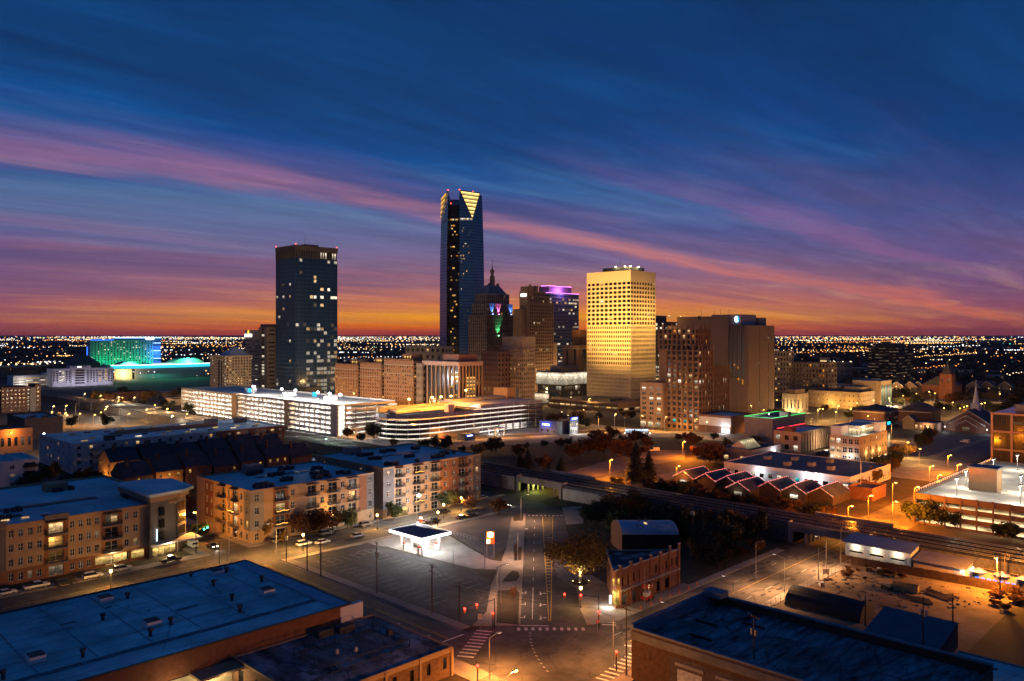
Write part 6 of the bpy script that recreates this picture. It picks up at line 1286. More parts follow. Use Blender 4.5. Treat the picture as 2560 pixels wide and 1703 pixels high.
for xx, yy in ((14, 13), (17, 11.5)): MB().tube((xx, yy, 4.9), (xx, yy, 5.6), .45, .3, 8).build('roof_fan', STEEL, b.T)
MB().box(25.5, 13, 4.9, 26.4, 13.7, 6).build('vent_box', METALD, b.T); b.one('light_shed', WHITEW, 22.5, 24.6, 4, 27.8, 25.6, 8.2)
rw = random.Random(13)
for k in range(18): x0, y0, w_, d_ = rw.uniform(1, 25), rw.uniform(1, 20), rw.uniform(1, 4), rw.uniform(.8, 3); zz = 4.904 + .001 * k; MB().q((x0, y0, zz), (x0 + w_, y0, zz), (x0 + w_, y0 + d_, zz), (x0, y0 + d_, zz)).build('roof_patch', mat('tar_roof_patch_%d' % (k % 3), (.1, .1, .1)), b.T)
light(b.T, (-3.5, 20, 3.6), (1, .72, .34), 60, .2); b.done()
# dark roofed building (right)
BRP = mat('ochre_brick', (.13, .072, .042), .95, .3, 1.6)
b = Bld('brick_building', 'large brick building with black patched roof and high parapet, lower right', 118, 34, 27.5, 51, 9, BRP, ROOF_TAR2)
b.plain(0, 0, 27.5, 51, 0, 9, 'WSNE'); b.one('roof', ROOF_TAR2, .5, .5, 7.2, 27, 50.5, 7.5); PARM = mat('blue_grey_coping', (.17, .20, .25), .8, .15, .5)
b.one('parapet', PARM, -.1, 50.5, 8.98, 27.6, 51.1, 9.9); b.one('parapet', PARM, -.1, -.1, 8.98, .5, 50.49, 9.3); b.one('parapet', PARM, 27, -.1, 8.9, 27.6, 50.49, 9.25); b.one('parapet_inner', PARM, .5, 50.3, 7.5, 27, 50.49, 8.97); b.one('parapet_step', PARM, 24.5, 47, 9.26, 27.62, 51.12, 10.4)
for y0, y1, m_ in ((36.5, 41.3, WORN), (28.5, 33.5, WORN), (22, 26, CONCD)): MB().box(-.12, y0, 0, -.02, y1, 4.6).build('roller_door', m_, b.T); MB().box(-.3, y0 - .4, 5.2, -.02, y1 + .4, 5.7).build('lintel', CONC, b.T)
MB().box(-.14, 22, 0, -.13, 42.5, 0).build('sill', CONC, b.T) if 0 else None
b.one('stucco_panel', mat('dirty_stucco', (.12, .09, .075), .95, .25, .8), -.1, 0, 0, -.01, 43, 6.5); b.one('fascia', CONCD, -.25, 0, 7.2, -.02, 51, 8.6)
for k in range(4): b.one('roof_beam', BLACK, 4, 43 - k * 2.2 + (k % 2), 7.5, 4.4, 48, 7.8) if 0 else None
for y_, x_ in ((46.5, 3), (44, 8), (47, 15), (40, 20)): MB().box(x_, y_ - 4.5, 7.5, x_ + .35, y_, 7.85).build('roof_sleeper', BLACK, b.T)
rw = random.Random(12)
for k in range(26): x0, y0, w_, d_ = rw.uniform(1, 24), rw.uniform(2, 46), rw.uniform(.8, 3), rw.uniform(1, 5); MB().q((x0, y0, 7.504 + .001 * k), (x0 + w_, y0, 7.504 + .001 * k), (x0 + w_, y0 + d_, 7.504 + .001 * k), (x0, y0 + d_, 7.504 + .001 * k)).build('roof_patch', mat('tar_roof_patch_%d' % (k % 3), ((.02, .022, .025), (.20, .25, .30), (.08, .09, .10))[k % 3], .85, .5, .9), b.T)
for x_, y_ in ((10, 30), (14, 22), (20, 36), (22, 18), (6, 24), (18, 10)): MB().tube((x_, y_, 7.5), (x_, y_, 8.6), .12, .12, 6).build('vent_pipe', STEEL, b.T)
b.done()
b = Bld('flat_roof_building', 'small building with plain pale blue roof at the bottom right corner', 139, 25, 17.5, 17, 6, STUCCOG, ROOF_WH); b.block(0, 0, 17.5, 17, 0, 5.8, par=.3); b.one('roof_tar_strip', ROOF_TAR, 13, 10, 5.81, 14.2, 15, 5.83); b.done()
b = Bld('shed', 'dark lean-to shed with sloping metal roof behind the black-roofed building', 158, 47, 17, 13, 5, METALD, ROOF_DK); b.box(0, 0, 0, 17, 13, 2.6); r_ = MB(); r_.q((-.5, -.4, 2.7), (15.5, -.4, 5.4), (15.5, 13.4, 5.4), (-.5, 13.4, 2.7)); r_.build('sloping_roof', mat('dark_metal_roof', (.07, .09, .12), .5, .2, .3), b.T); r_ = MB(); r_.q((15.5, -.4, 5.4), (17.5, -.4, 4.6), (17.5, 13.4, 4.6), (15.5, 13.4, 5.4)); r_.build('ridge_flashing', mat('green_flashing', (.2, .25, .24), .6, .3, .6), b.T); b.mb('wall', METALD).poly([(0, 0, 2.6), (15.5, 0, 5.3), (17, 0, 4.6), (17, 0, 2.6)]); b.done()
b = Bld('quonset_hut', 'black rounded quonset hut beside the dirt yard', 175, 66, 8, 17, 4, METALD, ROOF_DK); s_ = MB(); n_ = 12
for i in range(n_):
    a0, a1 = math.pi * i / n_, math.pi * (i + 1) / n_; s_.q((4 - 4.2 * math.cos(a0), 0, 3.6 * math.sin(a0)), (4 - 4.2 * math.cos(a1), 0, 3.6 * math.sin(a1)), (4 - 4.2 * math.cos(a1), 17, 3.6 * math.sin(a1)), (4 - 4.2 * math.cos(a0), 17, 3.6 * math.sin(a0)))
s_.build('shell', mat('black_shell', (.02, .022, .026), .7, .2, .5), b.T); 
for yy in (0, 17): MB().poly([(4 - 4.2 * math.cos(math.pi * i / n_), yy, 3.6 * math.sin(math.pi * i / n_)) for i in range(n_ + 1)]).build('end_wall', METALD, b.T)
b.done()

# ------------------------------------------------------------------ flatiron block, hall behind it
fx, fy = 145.2, 108.7
b = Bld('flatiron_building', 'wedge-shaped two-storey brick building with glowing corner and pilasters', fx, fy, 26, 12.5, 8.6, mat('flatiron_brick', (.25, .115, .07), .92, .25, 1.4), mat('patched_blue_roof', (.13, .17, .22), .8, .7, .35))
LXF = 25.8
b.fac('S', 1.2, LXF, 4.4, 8.2, 11, 1, .34, .55, {'k': 7, 'd': 4}, sill=.12, rec=.3); 
b.fac('S', 1.2, LXF, 0, 3.6, 7, 1, .62, .68, lambda c, r: {0: 'm', 1: 'g', 3: 'w', 4: 'k', 5: 'k'}.get(c, None), sill=.08, rec=.3); b._strip('S', 1.2, LXF, 3.6, 4.4, 0); b._strip('S', 1.2, LXF, 8.2, 8.6, 0)
bk = (12.6, 12.4); nose = [(1.2, 0), (0, .2), (.3, 1.3)]
wl = b.mb('wall', b.wall)
wl.q((.3, 1.3, 0), (*bk, 0), (*bk, 8.6), (.3, 1.3, 8.6)); wl.q((*bk, 0), (LXF, 0, 0), (LXF, 0, 8.6), (*bk, 8.6)); wl.q((1.2, 0, 4.2), (0, .2, 4.2), (0, .2, 8.6), (1.2, 0, 8.6)); wl.q((0, .2, 4.2), (.3, 1.3, 4.2), (.3, 1.3, 8.6), (0, .2, 8.6)); wl.q((1.2, 0, 0), (0, .2, 0), (0, .2, .8), (1.2, 0, .8)); wl.q((0, .2, 0), (.3, 1.3, 0), (.3, 1.3, .8), (0, .2, .8))
MB().q((1.2, 0, .8), (0, .2, .8), (0, .2, 4.2), (1.2, 0, 4.2)).build('corner_glass', emit('corner_glow', (1, .58, .12), 1.3, .3), b.T); MB().q((0, .2, .8), (.3, 1.3, .8), (.3, 1.3, 4.2), (0, .2, 4.2)).build('corner_glass', MATS['corner_glow'], b.T)
MB().box(.5, -.1, 5.2, .95, .0, 6.9).build('corner_window', MATS['corner_glow'], b.T); MB().box(-.08, .6, 5.2, 0, 1.0, 6.9).build('corner_window', MATS['corner_glow'], b.T)
b.mb('roof', b.roof).poly([(1.4, .4, 7.6), (LXF - .6, .3, 7.6), (*[bk[0], bk[1] - .6], 7.6), (.7, 1.2, 7.6)])
def rail_(p, q, w=.3, z0=8.6, z1=8.95, part='coping', m=CONC):
    p, q = Vector(p), Vector(q); c = (p + q) / 2; d = q - p; MB().obox((c.x, c.y), math.atan2(d.y, d.x), d.length / 2, w / 2, z0, z1).build(part, m, b.T)
rail_((1.2, .05), (LXF, .05)); rail_((.3, 1.3), bk); rail_((0, .2), (1.2, 0)); rail_(bk, (LXF, 0), .25, 8.4, 8.7)
for k in range(7): xx = 1.3 + k * (LXF - 1.6) / 6; MB().box(xx - .35, -.28, 0, xx + .35, 0, 9.6 + (.5 if k in (5, 6) else 0)).build('pilaster', b.wall, b.T); MB().box(xx - .42, -.34, 9.6 + (.5 if k in (5, 6) else 0), xx + .42, .2, 9.85 + (.5 if k in (5, 6) else 0)).build('pilaster_cap', CONC, b.T)
MB().box(1.2, -.35, 3.75, LXF, -.02, 4.15).build('string_course', CONC, b.T)
for k in range(24): MB().box(1.6 + k * 1.0, -.3, 3.45, 1.85 + k * 1.0, -.02, 3.74).build('dentil', CONC, b.T)
for k in range(4): f = .2 + k * .22; p_ = Vector((.3, 1.3)).lerp(Vector(bk), f); q_ = Vector((.3, 1.3)).lerp(Vector(bk), f + .07); e_ = Vector((-.03, .03)); MB().q((*(p_ + e_), 5), (*(q_ + e_), 5), (*(q_ + e_), 7), (*(p_ + e_), 7)).build('window', PANE['k'], b.T)
for xx, yy, sx_, sy_ in ((10, 5, 1.6, 1), (13, 4.4, 1.6, 1), (15.5, 4, 1.4, .9), (12, 8.5, 1.2, .8), (19, 2.8, 1.3, .7)): MB().box(xx - sx_, yy - sy_, 7.6, xx + sx_, yy + sy_, 8.7).build('roof_unit', STUCCOG, b.T)
light(b.T, (-.6, -.9, 3.2), (1, .62, .18), 110, .2); light(b.T, (-1.0, 2.0, 1.6), (.85, .93, 1), 160, .2); MB().box(-.2, 1.6, 1.0, .15, 1.9, 2.8).build('wall_lamp', emit('cold_wall', (.8, .92, 1), 4), b.T)
b.done()
E0, E1 = Vector(px(1555, 1337, 5)), Vector(px(1697, 1337, 5)); R0 = Vector(px(1541, 1302, 7.9))
dv = (R0 - E0); dv.z = 0; ev = (E1 - E0); T = thing('barrel_roof_hall', 'old brick hall with blue barrel roof behind the wedge-shaped building', 'building', (E0.x, E0.y, 0), 0)
s_ = MB(); n_ = 10; pr = lambda i: (Vector((0, 0, 5)) + dv * (1 - math.cos(math.pi * i / n_)) + Vector((0, 0, 2.9 * math.sin(math.pi * i / n_))))
for i in range(n_): a, c = pr(i), pr(i + 1); s_.q(a, a + ev, c + ev, c)
s_.build('barrel_roof', mat('blue_metal_roof', (.34, .42, .50), .6, .15, .25), T)
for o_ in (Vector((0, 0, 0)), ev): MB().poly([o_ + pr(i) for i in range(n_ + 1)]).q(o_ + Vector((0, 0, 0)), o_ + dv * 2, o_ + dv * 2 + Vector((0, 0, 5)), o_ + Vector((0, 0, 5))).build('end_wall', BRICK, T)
MB().q((0, 0, 0), ev, ev + Vector((0, 0, 5)), (0, 0, 5)).build('front_wall', mat('black_front_wall', (.02, .018, .017), .95, .2, .5), T)  # front wall in one near-black colour
for f, g_, m_ in ((.45, .72, PANE['w']), (.28, .45, MATS['seam']), (.62, .45, MATS['seam'])):
    i = int(g_ * n_ * .5); a, c = pr(i), pr(i + 1); p0 = a + ev * f + Vector((0, 0, .08)); d0 = (c - a); MB().q(p0, p0 + ev * .05, p0 + ev * .05 + d0, p0 + d0).build('roof_light', m_, T)
for f in (.4, .52): p0 = pr(5) + ev * f; MB().tube(p0, p0 + Vector((0, 0, .8)), .35, .35, 8).build('roof_vent', METALD, T)

# ------------------------------------------------------------------ filling station
T = thing('filling_station', 'white glowing filling station canopy on columns with kiosk', 'filling station', (140.4, 172, 0))
CW, CL, CZ = 10.6, 14.6, 4.9
MB().box(.15, .15, CZ + .05, CW - .15, CL - .15, CZ + .75).build('canopy', WHITE, T)
rr = MB(); ap0, ap1 = (CW / 2, CL * .35, CZ + 1.9), (CW / 2, CL * .65, CZ + 1.9); cs = [(0, 0, CZ + .8), (CW, 0, CZ + .8), (CW, CL, CZ + .8), (0, CL, CZ + .8)]
rr.poly([cs[0], cs[1], ap0]); rr.q(cs[1], cs[2], ap1, ap0); rr.poly([cs[2], cs[3], ap1]); rr.q(cs[3], cs[0], ap0, ap1); rr.build('canopy_roof', mat('canopy_blue_roof', (.13, .15, .20), .6, .1, .3), T)
FAS = emit('fascia_glow', (.95, .97, 1), 2.6, light=True); ORS = emit('fascia_stripe', (1, .22, .05), .8)
for x0, y0, x1, y1 in ((-.15, -.15, CW + .15, 0), (-.15, CL, CW + .15, CL + .15), (-.15, 0, 0, CL), (CW, 0, CW + .15, CL)):
    MB().box(x0, y0, CZ, x1, y1, CZ + .8).build('fascia', FAS, T)
MB().box(2, -.2, CZ + .2, CW - 1, -.16, CZ + .4).build('fascia_stripe', ORS, T); MB().box(-.2, 1.5, CZ + .2, -.16, CL - 4, CZ + .4).build('fascia_stripe', ORS, T)
for xx in (2.2, CW - 2.2):
    for yy in (2.5, 7.3, 12): MB().box(xx - .2, yy - .2, 0, xx + .2, yy + .2, CZ).build('column', WHITE, T)
for xx in (2.7, 5.3, 7.9):
    for yy in (2, 5, 9.4, 12.4):
        MB().box(xx - .35, yy - .35, CZ - .06, xx + .35, yy + .35, CZ + .03).build('soffit_lamp', emit('soffit_lens', (1, 1, 1), 12), T)
        light(T, (xx, yy, CZ - .4), (1, .98, .94), 240, .3)
kb = MB(); kb.box(4, 5.2, 0, 6.6, 9.2, 2.9); kb.build('kiosk', WHITE, T); MB().box(3.9, 5.1, 2.9, 6.7, 9.3, 3.1).build('kiosk_roof', BLUEGREY, T); MB().box(3.95, 5.8, 1, 4, 8.6, 2.3).build('kiosk_window', PANE['c'], T)
def pump(loc, lab):
    t = thing('fuel_pump', lab, 'fuel pump', loc, 0, 'fuel pumps'); MB().box(-.9, -.5, 0, .9, .5, .15).build('island', CONC, t); MB().box(-.3, -.35, .15, .3, .35, 1.9).build('body', WHITE, t); MB().box(-.33, -.38, 1.9, .33, .38, 2.25).build('topper', mat('pump_red', (.5, .05, .03), .5, .1, 1), t); MB().box(-.34, -.25, 1.1, -.3, .25, 1.6).build('display', PANE['k'], t); MB().tube((.32, .2, 1.5), (.45, .25, .5), .04, .04, 5).build('hose', BLACK, t)
for (xx, yy), lab in zip(((2.2, 3.8), (2.2, 10.6), (8.4, 3.8), (8.4, 10.6)), ('fuel pump at the front left of the kiosk, dark lot side', 'fuel pump at the back left near the street corner', 'fuel pump nearest the avenue under the canopy front', 'fuel pump at the back right under the canopy')): pump((140.4 + xx, 172 + yy, .03), lab)
p = px(1226, 1396); T = thing('price_sign', 'tall red and yellow glowing fuel price sign on two posts', 'sign', (p[0], p[1], 0), TH - math.pi / 2)
for s in (-1.0, 1.0): MB().tube((s, 0, 0), (s, 0, 7.4), .12, .12).build('post', STEEL, T)
MB().box(-1.15, -.25, 4.0, 1.15, .25, 7.6).build('cabinet', mat('sign_red', (.6, .05, .03), .5, 0), T); MB().box(-1.1, -.32, 5.7, 1.1, -.26, 7.5).build('sign_face', emit('sign_orange', (1, .32, .03), 1.6), T)
dm = MB(); dm.poly([(math.cos(t * math.pi / 8) * .85, -.36, 6.65 + math.sin(t * math.pi / 8) * .8) for t in range(16)]); dm.build('round_emblem', emit('sign_white', (1, 1, .9), 4), T)
MB().box(-1.1, -.32, 4.1, .0, -.26, 5.6).build('price_panel', emit('sign_yellow', (1, .6, .05), 1.6), T); MB().box(-1.05, -.36, 4.9, -.1, -.33, 5.3).build('price_digits', MATS['sign_white'], T); MB().box(-1.05, -.36, 4.3, -.1, -.33, 4.7).build('price_digits', MATS['sign_white'], T); MB().box(.05, -.32, 4.1, 1.1, -.26, 5.6).build('price_panel', emit('sign_deep_red', (1, .1, .02), 1.6), T); light(T, (0, -1.5, 5.6), (1, .35, .25), 220, .4)
p = px(1052, 1316); T = thing('small_price_sign', 'small red and white glowing sign below the white floodlight mast', 'sign', (p[0], p[1], 0), TH - math.pi / 2); MB().tube((0, 0, 0), (0, 0, 1.6), .08).build('post', STEEL, T); MB().box(-.55, -.15, 1.5, .55, .15, 3.2).build('cabinet', MATS['sign_red'], T); MB().box(-.5, -.2, 2.4, .5, -.16, 3.1).build('sign_face', emit('small_sign_white', (1, .8, .7), 2.5), T); MB().box(-.5, -.2, 1.6, .5, -.16, 2.35).build('sign_face', MATS['sign_deep_red'], T)
# kerb wall and rail beside the forecourt
for k in range(14):
    a = Vector((163.6 - k * .0, 196 - k * 1.55)); MB().tube((a.x, a.y, 0), (a.x, a.y, 1.3), .04, .04, 5).build('fence_post', STEEL) if 0 else None
T = thing('railing', 'thin steel railing along the upper edge of the filling station forecourt', 'railing', (163.9, 174.5, 0))
for k in range(15): MB().tube((0, k * 1.5, 0), (0, k * 1.5, 1.2), .035, .035, 5).build('post', STEEL, T)
for z in (.6, 1.18): MB().tube((0, 0, z), (0, 21, z), .03, .03, 5).build('rail', STEEL, T)

# ------------------------------------------------------------------ bank branch, small canopy, oval sign, depot
p = px(1352, 1082); b = Bld('bank_branch', 'small dark bank branch with two glowing blue signs and lit glass', px(1392, 1088)[0], px(1392, 1088)[1], 16, 15, 7.5, BLUEGREY, ROOF_DK)
b.block(0, 0, 9, 15, 0, 7.5, S=None, W=(3, 1, .4, .4, {'k': 2, 'm': 1}, .4, 4)); b.block(9, -3, 17, 6, 0, 8.5, S=(4, 2, .8, .7, {'c': 3, 'w': 1}, .4, 7), W=None); BSG = emit('bank_sign_blue', (.02, .10, 1), 2.2); BSW = emit('bank_sign_white', (.8, .9, 1), 5)
MB().box(-.3, 5, 5.0, -.05, 12.5, 6.9).build('lit_sign', BSG, b.T); MB().box(-.4, 6, 5.5, -.31, 11.6, 6.4).build('sign_letters', BSW, b.T); MB().box(10, -3.3, 8.6, 16.5, -3.05, 10.4).build('lit_sign', BSG, b.T); MB().box(10.8, -3.4, 9.1, 15.6, -3.31, 9.9).build('sign_letters', BSW, b.T); light(b.T, (13, -6, 3), (1, .95, .85), 900); light(b.T, (-3, 9, 6), (.1, .2, 1), 400); b.done()
q = px(1238, 1090); T = thing('drive_in_canopy', 'small flat white canopy lit from below on the pale forecourt', 'canopy', (q[0], q[1], 0)); MB().box(-.6, -.6, 4, 9, 7, 4.6).build('canopy', GREYW, T)
for xx, yy in ((.3, .3), (8, .3), (.3, 6), (8, 6)): MB().box(xx - .3, yy - .3, 0, xx + .3, yy + .3, 4).build('column', WHITE, T)
MB().box(3, 2, 0, 5, 4, 1.8).build('machine', PANE['c'], T); light(T, (2.4, 3.4, 3.5), (1, 1, 1), 500); light(T, (6.4, 3.4, 3.5), (1, 1, 1), 500)
q = px(1163, 1102); b = Bld('kiosk', 'small dark kiosk with blue lit sign beside the oval garage', q[0], q[1], 8, 7, 3.5, BLUEGREY, ROOF_DK); b.block(0, 0, 8, 7, 0, 3.5, par=.3); MB().box(1, -.3, 2.2, 6, -.05, 3.2).build('lit_sign', BSG, b.T); MB().box(1.6, -.38, 2.5, 5.4, -.31, 2.95).build('sign_letters', BSW, b.T); b.done()
q = px(1592, 1084); T = thing('oval_sign', 'curved white-blue lit sign wall on a round grass island', 'sign', (q[0], q[1], 0), TH - math.pi / 2); cv = MB()
for k in range(10): a0, a1 = math.pi * (1.2 + .06 * k), math.pi * (1.2 + .06 * (k + 1)); MB().q((9 * math.cos(a0), 4 * math.sin(a0) + 3, .5), (9 * math.cos(a1), 4 * math.sin(a1) + 3, .5), (9 * math.cos(a1), 4 * math.sin(a1) + 3, 2.9), (9 * math.cos(a0), 4 * math.sin(a0) + 3, 2.9)).build('sign_panel', emit('ice_panel', (.62, .75, 1), 1.5, .2), T)
MB().prism([(9.5 * math.cos(t * math.pi / 12), 4.6 * math.sin(t * math.pi / 12) + 3) for t in range(24)], 0, .35).build('island', GRASS, T)
for k in range(5): MB().ball((-8 + 4 * k, -2.4, .6), .35).build('ground_light', emit('ground_lens', (1, .8, .5), 6), T)
light(T, (0, -4.5, 2), (.8, .85, 1), 500); light(T, (7, -2, 1.5), (1, .8, .5), 200)
b = Bld('depot', 'white depot with three lamp-lit garage doors and metal roof', 222.5, 71, 6.4, 17, 5.4, WHITEW, mat('grey_metal_roof', (.26, .29, .34), .6, .1, .3)); b.plain(0, 0, 6.4, 17, 0, 5, 'WSNE'); r_ = MB(); r_.q((-1, -.5, 5.0), (6.6, -.5, 6.1), (6.6, 17.5, 6.1), (-1, 17.5, 5.0)); r_.q((-1, -.5, 4.8), (-1, 17.5, 4.8), (-1, 17.5, 5.0), (-1, -.5, 5.0)); r_.build('roof', b.roof, b.T); b.mb('wall', WHITEW).poly([(0, 0, 5), (6.4, 0, 5), (6.4, 0, 6)])
for k in range(3):
    yy = 1.2 + k * 5.4; MB().box(-.1, yy, 0, -.02, yy + 4, 3.6).build('garage_door', WHITE, b.T); MB().box(-.13, yy + .2, 2.3, -.11, yy + 3.8, 2.7).build('door_lights', PANE['k'], b.T); MB().ball((-.5, yy + 2, 4.3), .22, 0).build('door_lamp', emit('door_lens', (1, .88, .62), 9), b.T); light(b.T, (-.9, yy + 2, 3.9), (1, .85, .58), 45, .15)
b.done()
b = Bld('depot_office', 'low depot office with purple-grey roof and bright lamp by the fence', 221.5, 58, 7.3, 12, 3.8, mat('cream_render', (.5, .38, .28), .9, .1, .5), mat('mauve_roof', (.20, .18, .22), .8, .15, .4)); b.plain(0, 0, 7.3, 12, 0, 3.6, 'WSNE'); r_ = MB(); r_.q((-.6, -.6, 3.5), (7.5, -.6, 4.6), (7.5, 12.3, 4.6), (-.6, 12.3, 3.5)); r_.build('roof', b.roof, b.T)
for xx in (3, 5): MB().ball((xx, -.6, 3.0), .2).build('eave_lamp', MATS['door_lens'], b.T); light(b.T, (xx, -1, 2.6), (1, .7, .4), 30)
MB().ball((-.7, .5, 2.8), .25).build('eave_lamp', MATS['cold_flood'], b.T); light(b.T, (-1.2, -.4, 2.6), (.9, .95, 1), 50); b.done()
T = thing('board_fence', 'dark brown board fence between the dirt yard and the depot', 'fence', (0, 0, 0)); BRD = mat('fence_board', (.10, .055, .035), .9, .3, 1)
fa, fb = Vector((218.0, 88)), Vector((220.5, 46)); n_ = 24; ang = math.atan2((fb - fa).y, (fb - fa).x)
for k in range(n_): c = fa.lerp(fb, (k + .5) / n_); o = MB().obox((0, 0), ang, .86, .05, 0, 2.2 + .06 * (k % 2)).build('fence_panel', BRD, T, (c.x, c.y, 0)); c2 = fa.lerp(fb, k / n_); MB().box(-.07, -.07, 0, .07, .07, 2.4).build('fence_post', BRD, T, (c2.x + .1, c2.y, 0))
T = thing('led_strip', 'string of blue lights along the depot beer garden fence', 'lights', (221.3, 50, 2.0)); 
for k in range(7): MB().box(0, k * 1.3 - 3, 0, .1, k * 1.3 - 2.2, .2).build('led', emit('led_blue', (.04, .12, 1), 5), T)
light(T, (-.8, 0, 0), (.1, .15, 1), 60)
for k, (yy, xx) in enumerate(((56, 226), (51, 226.3), (46, 226.5))):
    T = thing('garden_parasol', ['lilac-lit parasol nearest the depot office', 'middle lilac-lit parasol of the depot garden', 'lilac-lit parasol farthest right in the depot garden'][k], 'parasol', (xx, yy, 0), 0, 'depot garden parasols'); MB().tube((0, 0, 0), (0, 0, 2.8), .06).build('pole', STEEL, T); MB().tube((0, 0, 2.5), (0, 0, 3.4), 2.0, .1, 10).build('canopy', mat('lilac_canvas', (.5, .42, .55), .8, .1, 1), T); light(T, (0, 1.2, 2.0), (.8, .7, 1), 14); light(T, (-1.6, -1.2, 3.9), (.75, .65, 1), 9)
# dirt yard things
q = px(2262, 1478); T = thing('skip_container', 'open yellow-lit roll-off skip container in the dirt yard', 'skip', (q[0], q[1], 0), math.radians(100)); cm = mat('skip_steel', (.35, .27, .12), .7, .25, 1); MB().box(-3, -1.2, .15, 3, 1.2, .25).build('floor', cm, T)
for (a0, a1, a2, a3) in ((-3, -1.25, 3, -1.15), (-3, 1.15, 3, 1.25), (-3, -1.15, -2.9, 1.15), (2.9, -1.15, 3, 1.15)): MB().box(a0, a1, .15, a2, a3, 1.7).build('side', cm, T)
for k in range(7): MB().box(-2.8 + k * .9, -1.36, .15, -2.68 + k * .9, -1.26, 1.65).build('rib', cm, T)
q = px(2215, 1470); T = thing('flatbed_trailer', 'small dark trailer with planks beside the skip', 'trailer', (q[0], q[1], 0), math.radians(60)); MB().box(-2.4, -1, .6, 2.4, 1, .75).build('bed', BLACK, T)
for s in (-1, 1): MB().tube((0, s * 1.0, .35), (0, s * 1.25, .35), .35, .35, 10).build('wheel', BLACK, T)
for k in range(5): MB().box(-2, -.8 + k * .32, .76, 2, -.56 + k * .32, .9).build('plank', cm, T)
for j, (u, v, lab, n_) in enumerate(((2440, 1455, 'heap of pale pipes under the orange yard lamp', 9), (2345, 1490, 'long timber poles lying on the yard dirt', 10), (2290, 1500, 'low dark stack of boards beside the skip', 6))):
    q = px(u, v); T = thing('timber_pile', lab, 'pile', (q[0], q[1], 0), R.uniform(.2, .8) + .6)
    for k in range(n_): yy = (k - n_ / 2) * .45; MB().tube((-3.5 + R.uniform(-.8, .8), yy, .16), (3.5 + R.uniform(-.8, .8), yy + R.uniform(-.6, .6), .16 + .2 * (k % 2)), .13, .13, 5).build('pole', WOODP if j else CONC, T)
q = px(2540, 1470); b = Bld('storage_box', 'orange-lit storage container at the right edge of the yard', q[0], q[1], 3, 8, 2.6, mat('container_steel', (.45, .32, .18), .7, .15, 1), ROOF_DK); b.block(0, 0, 3, 8, 0, 2.6, par=0); b.done()
q = px(2065, 1445); T = thing('estate_sign', 'small white notice board on posts by the yard fence', 'sign', (q[0], q[1], 0), math.radians(-30)); MB().box(-1, -.05, .9, 1, .05, 2.3).build('board', WHITE, T); MB().tube((-.8, .08, 0), (-.8, .08, 1.5), .05).build('post', WOODP, T); MB().tube((.8, .08, 0), (.8, .08, 1.5), .05).build('post', WOODP, T); MB().box(-.35, -.08, 1.45, .35, -.06, 1.85).build('notice_mark', METALD, T)
T = thing('wire_fence', 'chain-link fence along the dirt yard side of the pale street', 'fence', (0, 0, 0))
for k in range(30): MB().tube((146 + k * 2.4, 84, 0), (146 + k * 2.4, 84, 2.0), .04, .04, 5).build('post', STEEL, T)
for z in (1.0, 1.95): MB().tube((146, 84, z), (216, 84, z), .025, .025, 4).build('wire', STEEL, T)
rb = random.Random(21); rub = MB()
for k in range(260):
    q = px(rb.uniform(2080, 2500), rb.uniform(1420, 1520)); s0 = rb.uniform(.1, .45)
    if 158 < q[0] < 219 and 45 < q[1] < 84: rub.obox((q[0], q[1]), rb.uniform(0, 3), s0, s0 * .6, 0, s0 * rb.uniform(.3, .9), rb.randint(0, 1))
tag(rub.build('rubble', [CONCD, WOODP]), 'scattered rubble and scraps over the dirt yard', 'rubble', kind='stuff')
for k, (u, v, lab) in enumerate(((2180, 1425, 'pallet crate by the fence, leftmost in the yard'), (2205, 1427, 'pale crate by the yard fence'), (2222, 1429, 'dark crate right of the pale one by the yard fence'), (2062, 1462, 'small white tank on the yard corner'))):
    q = px(u, v); T = thing('crate', lab, 'crate', (q[0] - 2, q[1], 0), .3 * k)
    for z in (.15, .5, .85): MB().box(-.7, -.55, z, .7, .55, z + .25).build('board', WHITE if k in (1, 3) else WOODP, T)
    for sx_ in (-.65, .65): MB().box(sx_ - .05, -.5, 0, sx_ + .05, .5, 1.12).build('batten', WOODP, T)
# red lift by the wedge building
q = px(1618, 1500); T = thing('boom_lift', 'red folded boom lift parked by the wedge-shaped building', 'lift', (q[0], q[1], .13), math.radians(10)); RED = mat('lift_red', (.45, .05, .03), .5, .15, 1); MB().box(-1.6, -.9, .35, 1.6, .9, 1.0).build('chassis', RED, T)
for xx in (-1.1, 1.1):
    for yy in (-.95, .95): MB().tube((xx, yy - .12, .4), (xx, yy + .12, .4), .4, .4, 10).build('wheel', BLACK, T)
MB().box(-1.2, -.6, 1.0, .6, .6, 1.9).build('turret', WHITE, T); MB().tube((.2, 0, 1.7), (2.4, 0, 2.5), .16, .16, 6).build('boom', RED, T); MB().tube((2.4, 0, 2.5), (-.4, .1, 3.1), .14, .14, 6).build('boom', RED, T); MB().box(-1.5, -.5, 2.9, -.5, .6, 3.9).build('basket', RED, T)
q = px(1585, 1500); T = thing('red_machine', 'red wheeled site machine beside the boom lift', 'machine', (q[0], q[1], .13), math.radians(5)); MB().box(-1.2, -.6, .5, 1.2, .6, 1.4).build('body', RED, T); MB().tube((-1, 0, 1.4), (1.6, 0, 2.3), .14, .1, 6).build('arm', RED, T)
for xx in (-.8, .8):
    for yy in (-.65, .65): MB().tube((xx, yy - .1, .4), (xx, yy + .1, .4), .4, .4, 10).build('wheel', BLACK, T)
ORG = mat('cone_orange', (.6, .13, .02), .6, .05, 2)
